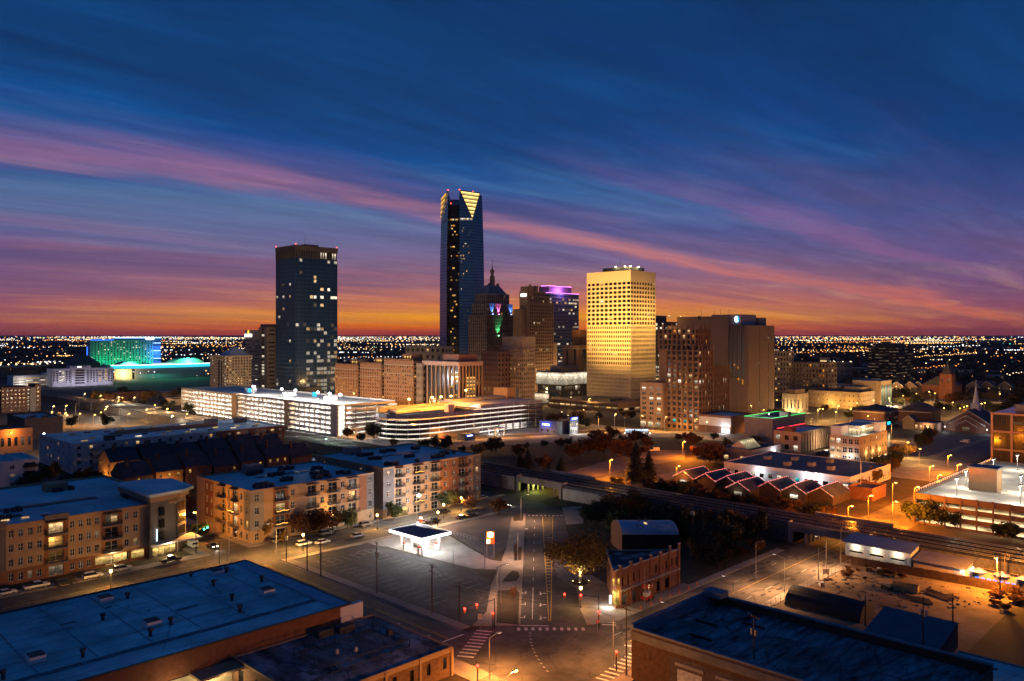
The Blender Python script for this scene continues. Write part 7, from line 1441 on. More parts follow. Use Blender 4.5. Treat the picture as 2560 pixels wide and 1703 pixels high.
for k in range(7): q = (149 + k * 4.0, 104.8); T = thing('traffic_cone', 'orange traffic cone in the line along the kerb by the wedge building', 'cone', (*q, .13), 0, 'cones by the wedge building'); MB().box(-.25, -.25, 0, .25, .25, .05).build('base', ORG, T); MB().tube((0, 0, .05), (0, 0, .85), .2, .04, 8).build('body', ORG, T)

# ------------------------------------------------------------------ trees
BARK = mat('bark', (.10, .075, .055), .95, .3, 2); PALEB = mat('pale_bark', (.46, .40, .30), .9, .25, 1.5)
def leafm(name, col):
    if name in MATS: return MATS[name]
    m = bpy.data.materials.new(name); m.use_nodes = True; t = m.node_tree; b_ = t.nodes['Principled BSDF']; b_.inputs['Roughness'].default_value = .8; b_.inputs['Specular IOR Level'].default_value = .15
    g_ = t.nodes.new('ShaderNodeNewGeometry'); r = t.nodes.new('ShaderNodeValToRGB'); e = r.color_ramp.elements; e[0].color = (*[c * .45 for c in col], 1); e[1].color = (*[c * 1.5 for c in col], 1)
    t.links.new(g_.outputs['Random Per Island'], r.inputs[0]); t.links.new(r.outputs[0], b_.inputs['Base Color']); MATS[name] = m; return m
LEAF = {'green': leafm('leaf_green', (.045, .055, .022)), 'rust': leafm('leaf_rust', (.12, .052, .022)), 'gold': leafm('leaf_gold', (.17, .10, .028)), 'dark': leafm('leaf_dark', (.026, .030, .020))}
TREES = {}
def tree_mesh(kind, seed):
    k = (kind, seed)
    if k in TREES: return TREES[k]
    rd = random.Random(seed * 13 + len(kind)); tr = MB(); cr = MB()
    if kind == 'conifer':
        tr.tube((0, 0, 0), (0, 0, 1), .022, .004, 6)
        for i in range(2600):
            f = rd.random() ** .6; z = .06 + .94 * (1 - f); r = .36 * f * rd.uniform(.25, 1.08) * (1 + .22 * math.sin(z * 46)); a = rd.uniform(0, 6.283); s = rd.uniform(.035, .075)
            c = Vector((r * math.cos(a), r * math.sin(a), z)); d = Vector((math.cos(a), math.sin(a), -.5)) * s; e = Vector((-math.sin(a), math.cos(a), rd.uniform(-.3, .3))) * s * .5
            cr.poly([c - e, c + d, c + e])
    else:
        big = kind == 'big'; nl = 11 if big else 7; tr.tube((0, 0, 0), (.01, 0, .20), .028 if big else .02, .022 if big else .016, 7)
        tips = []
        for i in range(nl):
            a = 6.283 * i / nl + rd.uniform(-.3, .3); el = rd.uniform(.5, 1.25); L_ = rd.uniform(.28, .42); st_ = Vector((.01, 0, rd.uniform(.14, .24)))
            mid = st_ + Vector((math.cos(a) * math.cos(el), math.sin(a) * math.cos(el), math.sin(el))) * L_ * .6; tip = mid + Vector((math.cos(a + .3) * math.cos(el), math.sin(a + .3) * math.cos(el), math.sin(el) * 1.1)) * L_ * .7
            tr.tube(st_, mid, .013, .008, 5); tr.tube(mid, tip, .008, .003, 5); tips += [mid, tip, tip]
            for j in range(4 if big else 2):
                b_ = mid.lerp(tip, rd.random()); t2 = b_ + Vector((rd.uniform(-.14, .14), rd.uniform(-.14, .14), rd.uniform(.0, .14))); tr.tube(b_, t2, .005, .002, 4); tips.append(t2)
        n_ = 8000 if big else 1700
        cl = [t_ + Vector((rd.gauss(0, .05), rd.gauss(0, .05), rd.gauss(0, .05))) for t_ in tips for _ in range(2)]
        if kind == 'bare': n_ = 420
        for i in range(n_):
            c = rd.choice(cl) + Vector((rd.gauss(0, .07), rd.gauss(0, .07), rd.gauss(0, .06))); c.z = max(c.z, .13)
            s = rd.uniform(.013, .024) if big else rd.uniform(.030, .055); u_ = Vector((rd.gauss(0, 1), rd.gauss(0, 1), rd.gauss(0, 1))).normalized(); w_ = u_.orthogonal().normalized()
            cr.poly([c - u_ * s, c + w_ * s * .7, c + u_ * s, c - w_ * s * .7])
    TREES[k] = (tr, cr); return TREES[k]
TM = {}
def looks(h, lf): return ('tall ' if h > 9 else 'small ' if h < 6 else 'mid-sized ') + {'dark': 'blackish ', 'rust': 'russet ', 'green': 'dull green ', 'gold': 'golden '}[lf]
def tree(loc, h, spread, kind, leaf, label, group=None, name=None, bark=None, seed=None):
    seed = R.randint(0, 3) if seed is None else seed; key = (kind, seed, leaf, bark.name if bark else '')
    if key not in TM: tr, cr = tree_mesh(kind, seed); TM[key] = (tr.mesh('trunk', bark or BARK), cr.mesh('crown', LEAF[leaf]))
    t = thing(name or ('conifer_tree' if kind == 'conifer' else 'tree'), label, 'tree', loc, R.uniform(0, 6.28), group); t.scale = (spread, spread, h)
    put('trunk', TM[key][0], t); put('crown', TM[key][1], t); return t
q = px(1450, 1458); BT = tree((q[0], q[1], .1), 15.5, 15.5, 'big', 'gold', 'big spreading tree uplit in gold beside the avenue', bark=PALEB, seed=1)
MB().tube((q[0], q[1], .1), (q[0], q[1], .5), 2.0, 2.0, 14).build('planter', GRASS); bpy.data.objects['planter']['kind'] = 'structure'
for k, (ox, oy) in enumerate(((-1.6, -1.2), (1.2, -1.8), (-1.8, .8))):
    T = thing('ground_uplight', ['uplight at the left foot of the big gold-lit tree', 'uplight at the right foot of the big gold-lit tree', 'uplight behind the trunk of the big gold-lit tree'][k], 'lamp', (q[0] + ox, q[1] + oy, .5)); MB().tube((0, 0, 0), (0, 0, .25), .18, .22, 8).build('housing', BLACK, T); MB().tube((0, 0, .25), (0, 0, .3), .16, .16, 8).build('lens', emit('uplight_lens', (1, .8, .4), 5), T); light(T, (0, 0, .6), (1, .70, .22), 420, .2, 120, (-ox * .5, -oy * .5, 4))
# street trees before the apartments
for k, (u, v, h, lf, lab) in enumerate(((660, 1352, 7.5, 'gold', 'golden street tree at the corner of the fairy-lit apartments'), (713, 1358, 4, 'gold', 'low orange shrub tree by the parked cars'), (755, 1345, 9, 'rust', 'rust-leaved street tree left of the white estate car'), (795, 1338, 9.5, 'rust', 'tall rust street tree glowing beside the sodium lamp'), (830, 1330, 8, 'rust', 'rust street tree right of the sodium lamp'), (868, 1325, 8.5, 'green', 'green street tree before the orange-lit wall'), (985, 1300, 6.5, 'green', 'small street tree by the lit garage entrance'), (1120, 1272, 7.5, 'green', 'street tree left of the right-hand acorn lamp'), (1140, 1268, 7, 'gold', 'golden street tree at the railway-side apartments'), (1175, 1280, 6, 'rust', 'thin rust tree at the car park corner'), (1245, 1288, 7, 'rust', 'slender reddish tree by the avenue top'), (500, 1352, 6.5, 'green', 'dark street tree at the green-signal corner'), (385, 1372, 9, 'dark', 'dark tree before the lit shop windows'), (250, 1408, 8, 'dark', 'dark tree by the brick apartment front'), (960, 1262, 7, 'green', 'green tree between the two tan apartment blocks'), (470, 1290, 8, 'rust', 'rust tree below the strong corner lamp'))):
    q = px(u, v); tree((q[0], q[1], .1), h, h * .9, 'round', lf, lab)
for k, (u, v, h, lab) in enumerate(((1290, 1400, 3.4, 'young bare tree on the small avenue island'), (1284, 1505, 4.4, 'slim young tree on the long grass island'), (1290, 1380, 3, 'sapling on the upper grass island'))):
    q = px(u, v); tree((q[0], q[1], .15), h, h * .5, 'bare', 'rust', lab)
# wood below the railway
GW = 'dark trees massed below the railway'
for k in range(80):
    t_ = R.uniform(0, 1); xx = R.uniform(186, 226); yy = R.uniform(112, 190)
    if yy > 96 + (xx - 132) * .80 or (xx < 204 and yy > 118 and yy < 146): continue
    h = R.uniform(6, 11); lf = R.choice(['dark', 'dark', 'rust', 'green']); look = looks(h, lf); tree((xx, yy, 0), h, h * R.uniform(.8, 1.1), 'round', lf, look + 'tree in the wood between the avenue and the railway', GW)
for k in range(40):
    u, v = (R.uniform(1462, 1540), R.uniform(1262, 1335)) if k < 12 else (R.uniform(1520, 1780), R.uniform(1250, 1300)) if k < 30 else (R.uniform(1700, 1850), R.uniform(1290, 1360)); q = px(u, v); h = R.uniform(5, 9.5); lf = R.choice(['dark', 'dark', 'rust', 'green'])
    if q[0] > 226 or (u < 1500 and v > 1320): continue
    tree((q[0], q[1], 0), h, h * R.uniform(.9, 1.2), 'round', lf, looks(h, lf) + 'tree in the wood behind the barrel-roofed hall', 'wood behind the barrel-roofed hall')
for k in range(10): xx, yy = R.uniform(176, 200), R.uniform(108, 113); h = R.uniform(3, 6); tree((xx + 14, yy, 0), h, h, 'round', R.choice(['dark', 'rust']), ('tall' if h > 4.5 else 'low') + ' dark shrub tree along the pale street verge', 'verge shrubs by the pale street')
for k in range(26):
    yy = R.uniform(108, 196); h = R.uniform(4, 7.5); lf = R.choice(['dark', 'gold', 'rust', 'green']); look = looks(h, lf); tree((R.uniform(253, 268), yy, 0), h, h * .95, 'round', lf, look + 'tree on the far side of the tracks by the market', 'trees between tracks and market')
for k in range(46):
    xx, yy = R.uniform(262, 279), R.uniform(112, 186); h = R.uniform(2.2, 4.6); lf = R.choice(['dark', 'gold', 'rust', 'green', 'dark']); tree((xx, yy, 0), h, h * 1.2, 'round', lf, looks(h, lf) + 'bush before the market stalls', 'bushes before the market stalls')
for k in range(44):
    u = R.uniform(1290, 1900); v = R.uniform(1098, 1150); q = px(u, v); h = R.uniform(4, 9); lf = R.choice(['dark', 'rust', 'rust', 'green'])
    if min((Vector(p_) - Vector(q[:2])).length for p_ in BV) < 24 or q[0] > 440 or R.random() < .3: continue
    tree((q[0], q[1], 0), h, h, 'round', lf, looks(h, lf) + 'tree on the dark lawn below the boulevard', 'lawn trees below the boulevard')
for k, (u, v, h, sp, lab) in enumerate(((1590, 1206, 17, 15, 'tall broad conifer beside the orange street'), (1622, 1204, 13, 12, 'second conifer leaning against the tall broad one'), (1300, 1175, 9, 8, 'pointed conifer left of the pair by the railway'), (1320, 1176, 10, 9, 'pointed conifer in the park by the railway'), (1402, 1180, 7, 7, 'small conifer right of the railway lawn'))):
    q = px(u, v); tree((q[0], q[1], 0), h, sp, 'conifer', 'dark', lab)
for k, (u, v, h, lf) in enumerate(((1430, 1150, 10, 'rust'), (1470, 1140, 12, 'rust'), (1510, 1135, 13, 'rust'), (1545, 1145, 11, 'rust'), (1578, 1150, 9, 'rust'), (1600, 1108, 9, 'dark'), (1585, 1108, 7, 'rust'), (1530, 1100, 9, 'rust'), (1490, 1105, 8, 'rust'), (1360, 1176, 8, 'rust'), (1790, 1160, 12, 'rust'), (1775, 1158, 9, 'dark'))):
    q = px(u, v); tree((q[0], q[1], 0), h, h * 1.1, 'round', lf, looks(h, lf) + 'tree in the dark park before the boulevard', 'russet park trees')
for k, (u, v, h) in enumerate(((935, 1098, 12), (870, 1096, 8), (905, 1105, 6), (985, 1118, 6), (1060, 1125, 7), (1085, 1122, 8), (1115, 1128, 9), (1195, 1140, 8), (1225, 1135, 9), (1240, 1132, 10), (1155, 1135, 5), (1310, 1055, 8), (1340, 1062, 12), (1385, 1070, 12), (1400, 1062, 10), (1450, 1068, 12), (1465, 1072, 9), (1440, 1052, 8), (1495, 1052, 7), (1565, 1048, 8), (1580, 1048, 7), (1700, 1066, 6))):
    q = px(u, v); tree((q[0], q[1], 0), h, h * .95, 'round', ['green', 'rust', 'dark', 'gold'][k % 4], looks(h, ['green', 'rust', 'dark', 'gold'][k % 4]) + 'street tree along the curving boulevard', 'boulevard street trees')
for k in range(30):
    u = R.uniform(2170, 2330); v = 1215 - (u - 2170) * .72 + R.uniform(-18, 10); q = px(u, v); h = R.uniform(6, 9); lf = R.choice(['rust', 'green', 'green', 'gold', 'dark']); look = looks(h, lf); tree((q[0], q[1], 0), h, h * .9, 'round', lf, look + 'street tree along the orange-lit street', 'trees of the orange street')
for k, (u, v, h) in enumerate(((2275, 1300, 8), (2310, 1312, 9), (2345, 1318, 8), (2385, 1322, 6), (2500, 1345, 5), (2530, 1350, 6), (2480, 1330, 4))):
    q = px(u, v); tree((max(q[0], 254), q[1], 0), h, h * 1.1, 'round', 'green', 'bushy tree before the right-edge garage decks', 'trees before the right-edge garage')
for k, (u, v, h) in enumerate(((2000, 1215, 6), (2040, 1222, 6), (2080, 1225, 6), (2110, 1228, 6), (1985, 1208, 5), (2130, 1232, 6))):
    q = px(u, v); tree((q[0] + 8, q[1], 0), h, h, 'round', 'gold', 'pale lit tree between the stalls and the dark-roofed hall', 'lit market trees')
for k, (u, v, h) in enumerate(((95, 1215, 8), (130, 1205, 9), (165, 1225, 6), (190, 1222, 8), (215, 1222, 10), (60, 1225, 7), (240, 1218, 7))):
    q = px(u, v); tree((q[0], q[1], 0), h, h, 'round', ['green', 'gold', 'dark'][k % 3], looks(h, ['green', 'gold', 'dark'][k % 3]) + 'garden tree behind the front-left apartments', 'garden trees behind the apartments')
for k in range(24):
    u = R.uniform(195, 500); v = R.uniform(985, 1035); q = px(u, v); h = R.uniform(7, 11); lf = R.choice(['gold', 'green', 'dark', 'rust']); look = looks(h, lf); tree((q[0], q[1], 0), h, h, 'round', lf, look + 'tree around the station streets', 'station street trees')
for k, (u, v, h) in enumerate(((265, 1068, 10), (180, 1070, 9), (478, 1050, 8), (420, 1035, 8))):
    q = px(u, v); tree((q[0], q[1], 0), h, h, 'round', 'dark', ['dark round tree behind the long apartment roof', 'dark tree beside the brick box building', 'dark tree by the near end of the bright garage', 'dark tree before the theatre block'][k])
for k in range(60):
    u = R.uniform(1890, 2560); v = R.uniform(940, 1050); q = px(u, v); h = R.uniform(7, 12); lf = R.choice(['dark', 'dark', 'green', 'rust']); look = looks(h, lf); tree((q[0], q[1], 0), h, h * 1.2, 'round', lf, look + 'tree among the churches and terraces at right', 'trees of the right-hand quarter')
for k in range(12):
    q = px(R.uniform(2480, 2555), R.uniform(1475, 1530)); tree((q[0], q[1], 0), R.uniform(1.5, 3), 3, 'round', 'rust', 'scrubby bush along the yard edge at far right', 'yard scrub')
for k in range(14):
    q = px(R.uniform(2080, 2260), R.uniform(1418, 1450)); h = R.uniform(.9, 2.0); tree((q[0], q[1], 0), h, h * 1.5, 'round', 'rust', 'low weed clump in the dirt yard', 'yard weeds')

# ------------------------------------------------------------------ vehicles
CARP = {}
def car_paint(n, c):
    return mat('car_' + n, c, .3, 0, spec=.6)
TYRE = mat('tyre', (.015, .015, .015), .9, 0); CGL = glass('car_glass', (.01, .012, .016), .06)
def car(kind, paint, loc, ang, label, lit=False, group=None):
    T = thing({'pickup': 'pickup_truck', 'van': 'van', 'suv': 'car', 'sedan': 'car'}[kind], label, {'pickup': 'pickup', 'van': 'van', 'suv': 'car', 'sedan': 'car'}[kind], loc, ang, group)
    prof = {'sedan': ([(-2.25, .45), (-2.3, .8), (-1.5, .95), (1.1, .95), (2.1, .78), (2.25, .45)], [(-1.7, .93), (-1.0, 1.42), (.35, 1.42), (1.15, .93)]),
            'suv': ([(-2.3, .5), (-2.35, 1.0), (-2.1, 1.08), (1.0, 1.05), (2.15, .95), (2.3, .5)], [(-2.2, 1.05), (-1.95, 1.72), (.2, 1.72), (1.05, 1.04)]),
            'pickup': ([(-2.8, .6), (-2.8, 1.15), (-.7, 1.15), (1.3, 1.12), (2.6, 1.05), (2.7, .6)], [(-.75, 1.14), (-.6, 1.8), (.7, 1.8), (1.35, 1.11)]),
            'van': ([(-2.7, .5), (-2.7, 1.2), (1.6, 1.2), (2.5, 1.0), (2.6, .5)], [(-2.65, 1.18), (-2.6, 2.2), (1.0, 2.2), (1.8, 1.18)])}[kind]
    def loft(pf, wlo, whi, zlo, zhi):
        m = MB(); ww = lambda z: (wlo + (whi - wlo) * (z - zlo) / (zhi - zlo)) / 2
        n_ = len(pf); L_ = [(x_, -ww(z), z) for x_, z in pf]; R_ = [(x_, ww(z), z) for x_, z in pf]
        m.poly(L_); m.poly(R_[::-1])
        for i in range(n_): j = (i + 1) % n_; m.q(L_[i], L_[j], R_[j], R_[i])
        return m
    body, cab = prof; zb = min(z for _, z in body); zt = max(z for _, z in body); ct = max(z for _, z in cab)
    loft(body, 1.78, 1.82, zb, zt).build('body', paint, T); loft(cab, 1.72, 1.40, zt, ct).build('cabin_glass', CGL, T)
    tops = [p for p in cab if p[1] == ct]; MB().box(tops[0][0] - .05, -.72, ct, tops[1][0] + .05, .72, ct + .05).build('roof_panel', paint, T)
    if kind == 'van': MB().box(-2.62, -.87, 1.2, .7, .87, 2.15).build('side_panel', paint, T)
    if kind == 'pickup': MB().box(-2.6, -.75, 1.155, -.85, .75, 1.17).build('bed_liner', BLACK, T)
    ax = 1.35 if kind in ('sedan', 'suv') else 1.7
    for sx_ in (-ax, ax):
        for sy_ in (-.82, .82): w = MB().tube((sx_, sy_ - .11, .34), (sx_, sy_ + .11, .34), .34, .34, 12).build('wheel', TYRE, T); MB().tube((sx_, sy_ - .12, .34), (sx_, sy_ + .12, .34), .2, .2, 8).build('rim', STEEL, w)
    fx_ = max(x_ for x_, _ in body); rx_ = min(x_ for x_, _ in body); hz = zt - .28
    for sy_ in (-.62, .62):
        MB().box(fx_ - .12, sy_ - .2, hz, fx_ + .03, sy_ + .2, hz + .16).build('headlight', emit('headlight_on', (1, .95, .8), 12) if lit else mat('lamp_glass', (.5, .5, .5), .2, 0), T); MB().box(rx_ - .03, sy_ - .2, hz, rx_ + .1, sy_ + .2, hz + .16).build('tail_light', emit('tail_on', (1, .04, .02), 5) if lit else mat('tail_glass', (.25, .01, .01), .3, 0), T)
    if lit: light(T, (fx_ + .5, 0, .7), (1, .9, .7), 120, .2, 80, (1, 0, -.12))
    return T
WHP, SIL, BLK, GRY, REDP = car_paint('white', (.70, .70, .70)), car_paint('silver', (.38, .39, .42)), car_paint('black', (.012, .012, .015)), car_paint('grey', (.12, .12, .13)), car_paint('red', (.3, .03, .02))
PI = math.pi
for u, v, kind, pnt, a, lab, lit in ((15, 1488, 'sedan', WHP, 0, 'white saloon parked at the left edge below the apartments', 0), (92, 1472, 'pickup', WHP, 0, 'white pickup parked below the front-left apartments', 0), (165, 1462, 'suv', BLK, 0, 'black car parked between the pickup and the white estate', 0), (232, 1446, 'suv', WHP, 0, 'white estate car parked left of the acorn lamp', 0), (307, 1428, 'suv', SIL, 0, 'silver estate car parked right of the acorn lamp', 0), (427, 1406, 'pickup', BLK, 0, 'black pickup parked by the shop windows', 0), (478, 1368, 'van', WHP, PI / 2, 'white van waiting at the side street mouth', 0), (530, 1370, 'sedan', BLK, -PI / 2, 'dark car with headlights on entering the junction', 1), (462, 1345, 'suv', GRY, PI / 2, 'grey car parked behind the white van', 0), (694, 1356, 'suv', GRY, 0, 'grey car behind the corner tree of the apartments', 0), (760, 1365, 'suv', WHP, 0, 'white estate car parked at the near kerb by the utility poles', 0), (806, 1360, 'sedan', WHP, 0, 'white saloon parked at the near kerb, ahead of the estate', 0), (815, 1338, 'suv', GRY, 0, 'grey car half hidden behind the rust trees', 0), (894, 1344, 'sedan', SIL, 0, 'silver saloon near the filling station corner', 0), (915, 1316, 'suv', GRY, 0, 'grey off-roader parked across from the filling station', 0), (1055, 1310, 'sedan', SIL, 0, 'silver saloon under the white floodlight', 0), (1083, 1308, 'pickup', BLK, 0, 'black pickup beside the small red price sign', 0), (1110, 1284, 'suv', BLK, 0, 'black car parked by the railway-side apartments', 0), (1156, 1298, 'sedan', BLK, 0, 'first of two dark saloons behind the filling station lot', 0), (1182, 1293, 'sedan', BLK, 0, 'second of two dark saloons behind the filling station lot', 0), (1208, 1248, 'sedan', WHP, .3, 'white saloon in the car park by the railway', 0), (1213, 1210, 'suv', SIL, .3, 'silver pickup-like car at the back of the railway car park', 0), (1262, 1272, 'suv', REDP, 0, 'red car with tail lights on near the underpass', 1), (1636, 1129, 'van', WHP, 2.4, 'white van driving through the dark park', 0), (1112, 1097, 'sedan', REDP, .3, 'red-lit saloon on the boulevard below the oval garage', 1), (2412, 1108, 'van', WHP, 1.2, 'cream ambulance-style van in the chapel car park', 0), (2272, 1412, 'suv', BLK, 1.5, 'dark car parked before the depot doors', 0)):
    q = px(u, v); car(kind, pnt, (q[0], q[1], .03), a, lab, lit)
for k in range(6): q = px(2178 + k * 9, 1152 - k * 2.5); car('sedan', [BLK, GRY, SIL][k % 3], (q[0], q[1], .03), PI / 2 + .2, 'dark car in the row beside the loft building', 0, 'cars beside the loft building')
for k in range(5): q = px(2048 + k * 10, 1137 - k * 3); car('suv', [BLK, GRY, SIL][k % 3], (q[0], q[1], .03), PI / 2, 'car parked in the alley by the cream warehouse', 0, 'cars in the warehouse alley')

# ------------------------------------------------------------------ street lamps, poles, signals
SODC = (1, .36, .045); ACL = emit('acorn_glow', (1, .66, .22), 12); SODL = emit('sodium_cobra', (1, .50, .09), 14)
def acorn(u, v, lab, w=420, z=4.6, col=(1, .58, .16), lens=ACL, group=None):
    q = px(u, v, z); T = thing('acorn_lamp', lab, 'street lamp', (q[0], q[1], 0), 0, group); MB().tube((0, 0, 0), (0, 0, z - .45), .1, .06, 8).build('pole', BLACK, T); MB().tube((0, 0, 0), (0, 0, .6), .2, .12, 8).build('base', BLACK, T); MB().ball((0, 0, z), .36, 0, 10, 6, 1.25).build('globe', lens, T); MB().tube((0, 0, z + .42), (0, 0, z + .65), .26, .04, 8).build('cap', BLACK, T)
    light(T, (-.55, -.55, z - .1), col, w, .3); return T
for i, (u, v, w, lab) in enumerate(((277, 1428, 1300, 'lit acorn street lamp between the parked estates'), (758, 1337, 1700, 'bright acorn lamp beside the rust-leaved trees'), (832, 1290, 1700, 'acorn lamp glowing on the tan apartment wall'), (943, 1288, 700, 'acorn lamp at the gap between the apartment blocks'), (1095, 1281, 800, 'acorn lamp right of the white floodlight'), (1109, 1262, 500, 'small acorn lamp before the railway-side apartments'), (1153, 1245, 1300, 'acorn lamp glowing by the far apartment corner'), (1452, 1470, 260, 'low globe lamp beside the tree planter'))): acorn(u, v, lab, w * 1.4, col=(1, .48, .10))
def cobra(u, v, lab, w, z=9.0, arm=2.2, ang=0.0, col=SODC, lens=None, group=None, base=None, size=.42, down=False):
    "arm lamp; down = flat cut-off luminaire that lights only what is below it"
    q = px(u, v, z) if base is None else (*base, z); c_, s_ = math.cos(ang), math.sin(ang); T = thing('street_lamp', lab, 'street lamp', (q[0] - arm * c_, q[1] - arm * s_, 0), 0, group); MB().tube((0, 0, 0), (0, 0, z - .6), .11, .07, 8).build('pole', STEEL, T); MB().tube((0, 0, z - .6), (arm * c_ * .8, arm * s_ * .8, z + .05), .06, .05, 6).build('arm', STEEL, T); hd = MB().obox((arm * c_, arm * s_), ang, .5, .18, z, z + .16).build('lamp_head', STEEL, T)
    if w and down: MB().obox((arm * c_, arm * s_), ang, .35, .14, z - .03, z - .005).build('lens', emit('led_lens', (1, .8, .6), 8), hd); light(T, (arm * c_, arm * s_, z - .4), col, w, .3, 152, (0, 0, -1), .9)
    elif w: MB().ball((arm * c_, arm * s_, z - .06), size, 0, 8, 5, .5).build('lens', lens or SODL, hd); light(T, (arm * c_, arm * s_, z - .55), col, w, .35)
    return T
cobra(487, 1281, 'strong sodium lamp at the green-signal corner', 2800, 9.5, 1.5, PI / 2, size=.5)
cobra(1288, 1676, 'sodium cobra lamp over the front junction', 5000, 9.0, 3.2, .1, size=.45)
LEDC = (1, .52, .27)
cobra(0, 0, 'lamp column with added amber light at the left kerb of the front junction', 6500, 8, 2.0, -.3, (1, .34, .07), base=(101.7, 102.5), down=True); cobra(0, 0, 'added cut-off amber lamp at the right kerb of the front junction', 3000, 10, 2.4, 2.4, (1, .36, .08), base=(118, 92), down=True)  # amber downlights added at both kerbs to brighten the front junction
cobra(1316, 1322, 'grey cut-off lamp on the avenue kerb beside the price sign', 2000, 9, 2.4, -PI / 4, LEDC, down=True); cobra(1268, 1410, 'grey cut-off lamp by the small grass island', 2000, 9, 2.4, -.6, LEDC, down=True)
cobra(1320, 1237, 'cut-off lamp at the avenue top before the underpass', 2300, 9, 2.4, -.6, LEDC, down=True)
cobra(0, 0, 'cut-off lamp on the junction mast by the warehouse corner', 3200, 9, 2.6, .4, (1, .44, .10), base=(101.5, 203), down=True); cobra(0, 0, 'cut-off amber lamp on the utility pole side of the lit junction', 3200, 9, 2.6, PI, (1, .44, .10), base=(112, 205), down=True)
for k, xx in enumerate((134, 158, 182, 206)): cobra(0, 0, ['cut-off lamp over the pale street beside the black-roofed building', 'second cut-off lamp along the pale street', 'third cut-off lamp along the pale street, by the yard sign', 'cut-off lamp over the pale street nearest the bridge'][k], 5000, 9, 2.6, PI / 2, (1, .50, .2), base=(xx, 89), down=True)
for u, v, w, lab in ((1712, 1104, 3600, 'sodium lamp on the boulevard verge'), (1530, 1149, 3400, 'sodium lamp at the corner of the orange car park'), (1698, 1165, 1000, 'sodium lamp left of the market'), (2130, 1265, 2400, 'sodium lamp at the market end of the orange street'), (2180, 1239, 2600, 'sodium lamp by the market flagpole'), (2241, 1254, 3200, 'low sodium lamp in the middle of the orange street'), (2296, 1217, 3200, 'sodium lamp over the right lane of the orange street'), (2352, 1187, 3000, 'sodium lamp beside the pale garage rail'), (2401, 1161, 3000, 'farthest sodium lamp of the orange street'), (2240, 1207, 1800, 'sodium lamp among the orange street trees'), (2332, 1165, 2000, 'sodium lamp by the far street trees'), (2377, 1138, 2200, 'sodium lamp at the far signal junction')): cobra(u, v, lab, w * 2.5, 8.5, 1.2, -PI / 2, (1, .25, .008), size=.4)
cobra(2490, 1395, 'sodium lamp on a timber pole over the dirt yard', 9000, 8.5, 1.0, PI, (1, .33, .03), size=.4)
cobra(1500, 1585, 'unused', 0) if 0 else None
q = px(1042, 1312); T = mast('flood_mast', 'tall mast with dazzling white floodlight by the street', (q[0], q[1], 0), 9.6, (.95, .97, 1), 3600, emit('mast_white', (.95, .98, 1), 60), None, arms=((.9, .0),), size=.6)
mast('flood_mast', 'white star-bright floodlight on the long apartment corner', (*px(110, 1085, 12)[:2], 0), 12, (.95, .97, 1), 2600, MATS['mast_white'], None, size=.7)
mast('flood_mast', 'green-white floodlight mast in the court behind the apartments', (*px(815, 1135, 0)[:2], 0), 8, (.3, 1, .5), 160, emit('green_lens', (.3, 1, .55), 14), None, size=.5)
for u, v in ((742, 1113), (665, 1120), (600, 1130)): mast('court_lamp', 'slim white court lamp before the brick apartment end', (*px(u, v, 0)[:2], 0), 5, (.9, .95, 1), 260, emit('court_lens', (.95, .97, 1), 10), 'white court lamps', size=.25)
# sodium lamps of the boulevard and downtown streets
DL = []
for i in range(0, len(BV), 3): a = Vector(BV[i]); cobra(0, 0, 'sodium cut-off lamp along the curving boulevard', 4600, 10, 2.0, R.uniform(3.4, 4.2), (1, .42, .08), None, 'boulevard lamps', (a.x + 12, a.y + 13), .4, True)
for i in range(9): DL.append((424 + 8 * (i % 2), 250 + i * 34, 1700, (1, .5, .15)))
for i in range(9): DL.append((520 + i * 34, 237, 4500, (1, .48, .11)))
for i in range(10): DL.append((300 + i * 45, 647, 5200, (1, .60, .22)))
for i in range(6): DL.append((512 + 5 * (i % 2), 300 + i * 55, 2600, (1, .54, .17)))
for i in range(6): DL.append((600 + i * 30, 560, 7000, (1, .6, .25)))
for i in range(8): DL.append((340, 430 + i * 28, 4200, (1, .52, .12)))
for xx, yy in ((432, 262), (432, 284), (428, 300), (520, 262), (545, 285)): DL.append((xx, yy, 700, (1, .5, .18)))
for i in range(5): DL.append((690 + i * 40, 285 + (i % 2) * 20, 4200, (1, .55, .2)))
for xx, yy, w, col in DL: cobra(0, 0, 'sodium street lamp in the downtown street grid', w, 10, 1.4, R.choice((0, PI / 2, PI, -PI / 2)), col, None, 'downtown sodium lamps', (xx, yy), .4)
for k in range(34):
    u = R.uniform(120, 480); v = R.uniform(980, 1040); q = px(u, v, 8); cobra(0, 0, 'lit lamp on the streets around the railway station', 3200 if k % 2 else 0, 8, 1, 0, (1, .52, .15) if k % 3 else (1, .85, .6), SODL, 'station street lamps', (q[0], q[1]), .5)
for k, (u, v) in enumerate(((165, 1033), (168, 1038), (200, 1034), (237, 1037), (130, 1030))): q = px(u, v, 8); cobra(0, 0, 'orange lamp over the station underpass road', 2600, 8, 1, 0, SODC, None, 'underpass road lamps', (q[0], q[1]), .55)
for k, (u, v) in enumerate(((2057, 1022), (2127, 1022), (2090, 1030), (2170, 1040), (2338, 983), (2382, 1006), (2360, 1020), (2400, 1021), (2410, 1018), (2418, 1015), (2430, 1012), (2455, 1009), (2462, 1007), (2187, 1063), (2270, 1106), (2300, 1122), (2500, 985), (1942, 1000))): q = px(u, v, 8); cobra(0, 0, 'yellow lamp among the churches and museum streets', 2600 if k % 2 == 0 else 1200, 8, 1, 0, (1, .50, .12), None, 'museum quarter lamps', (q[0], q[1]), .5)
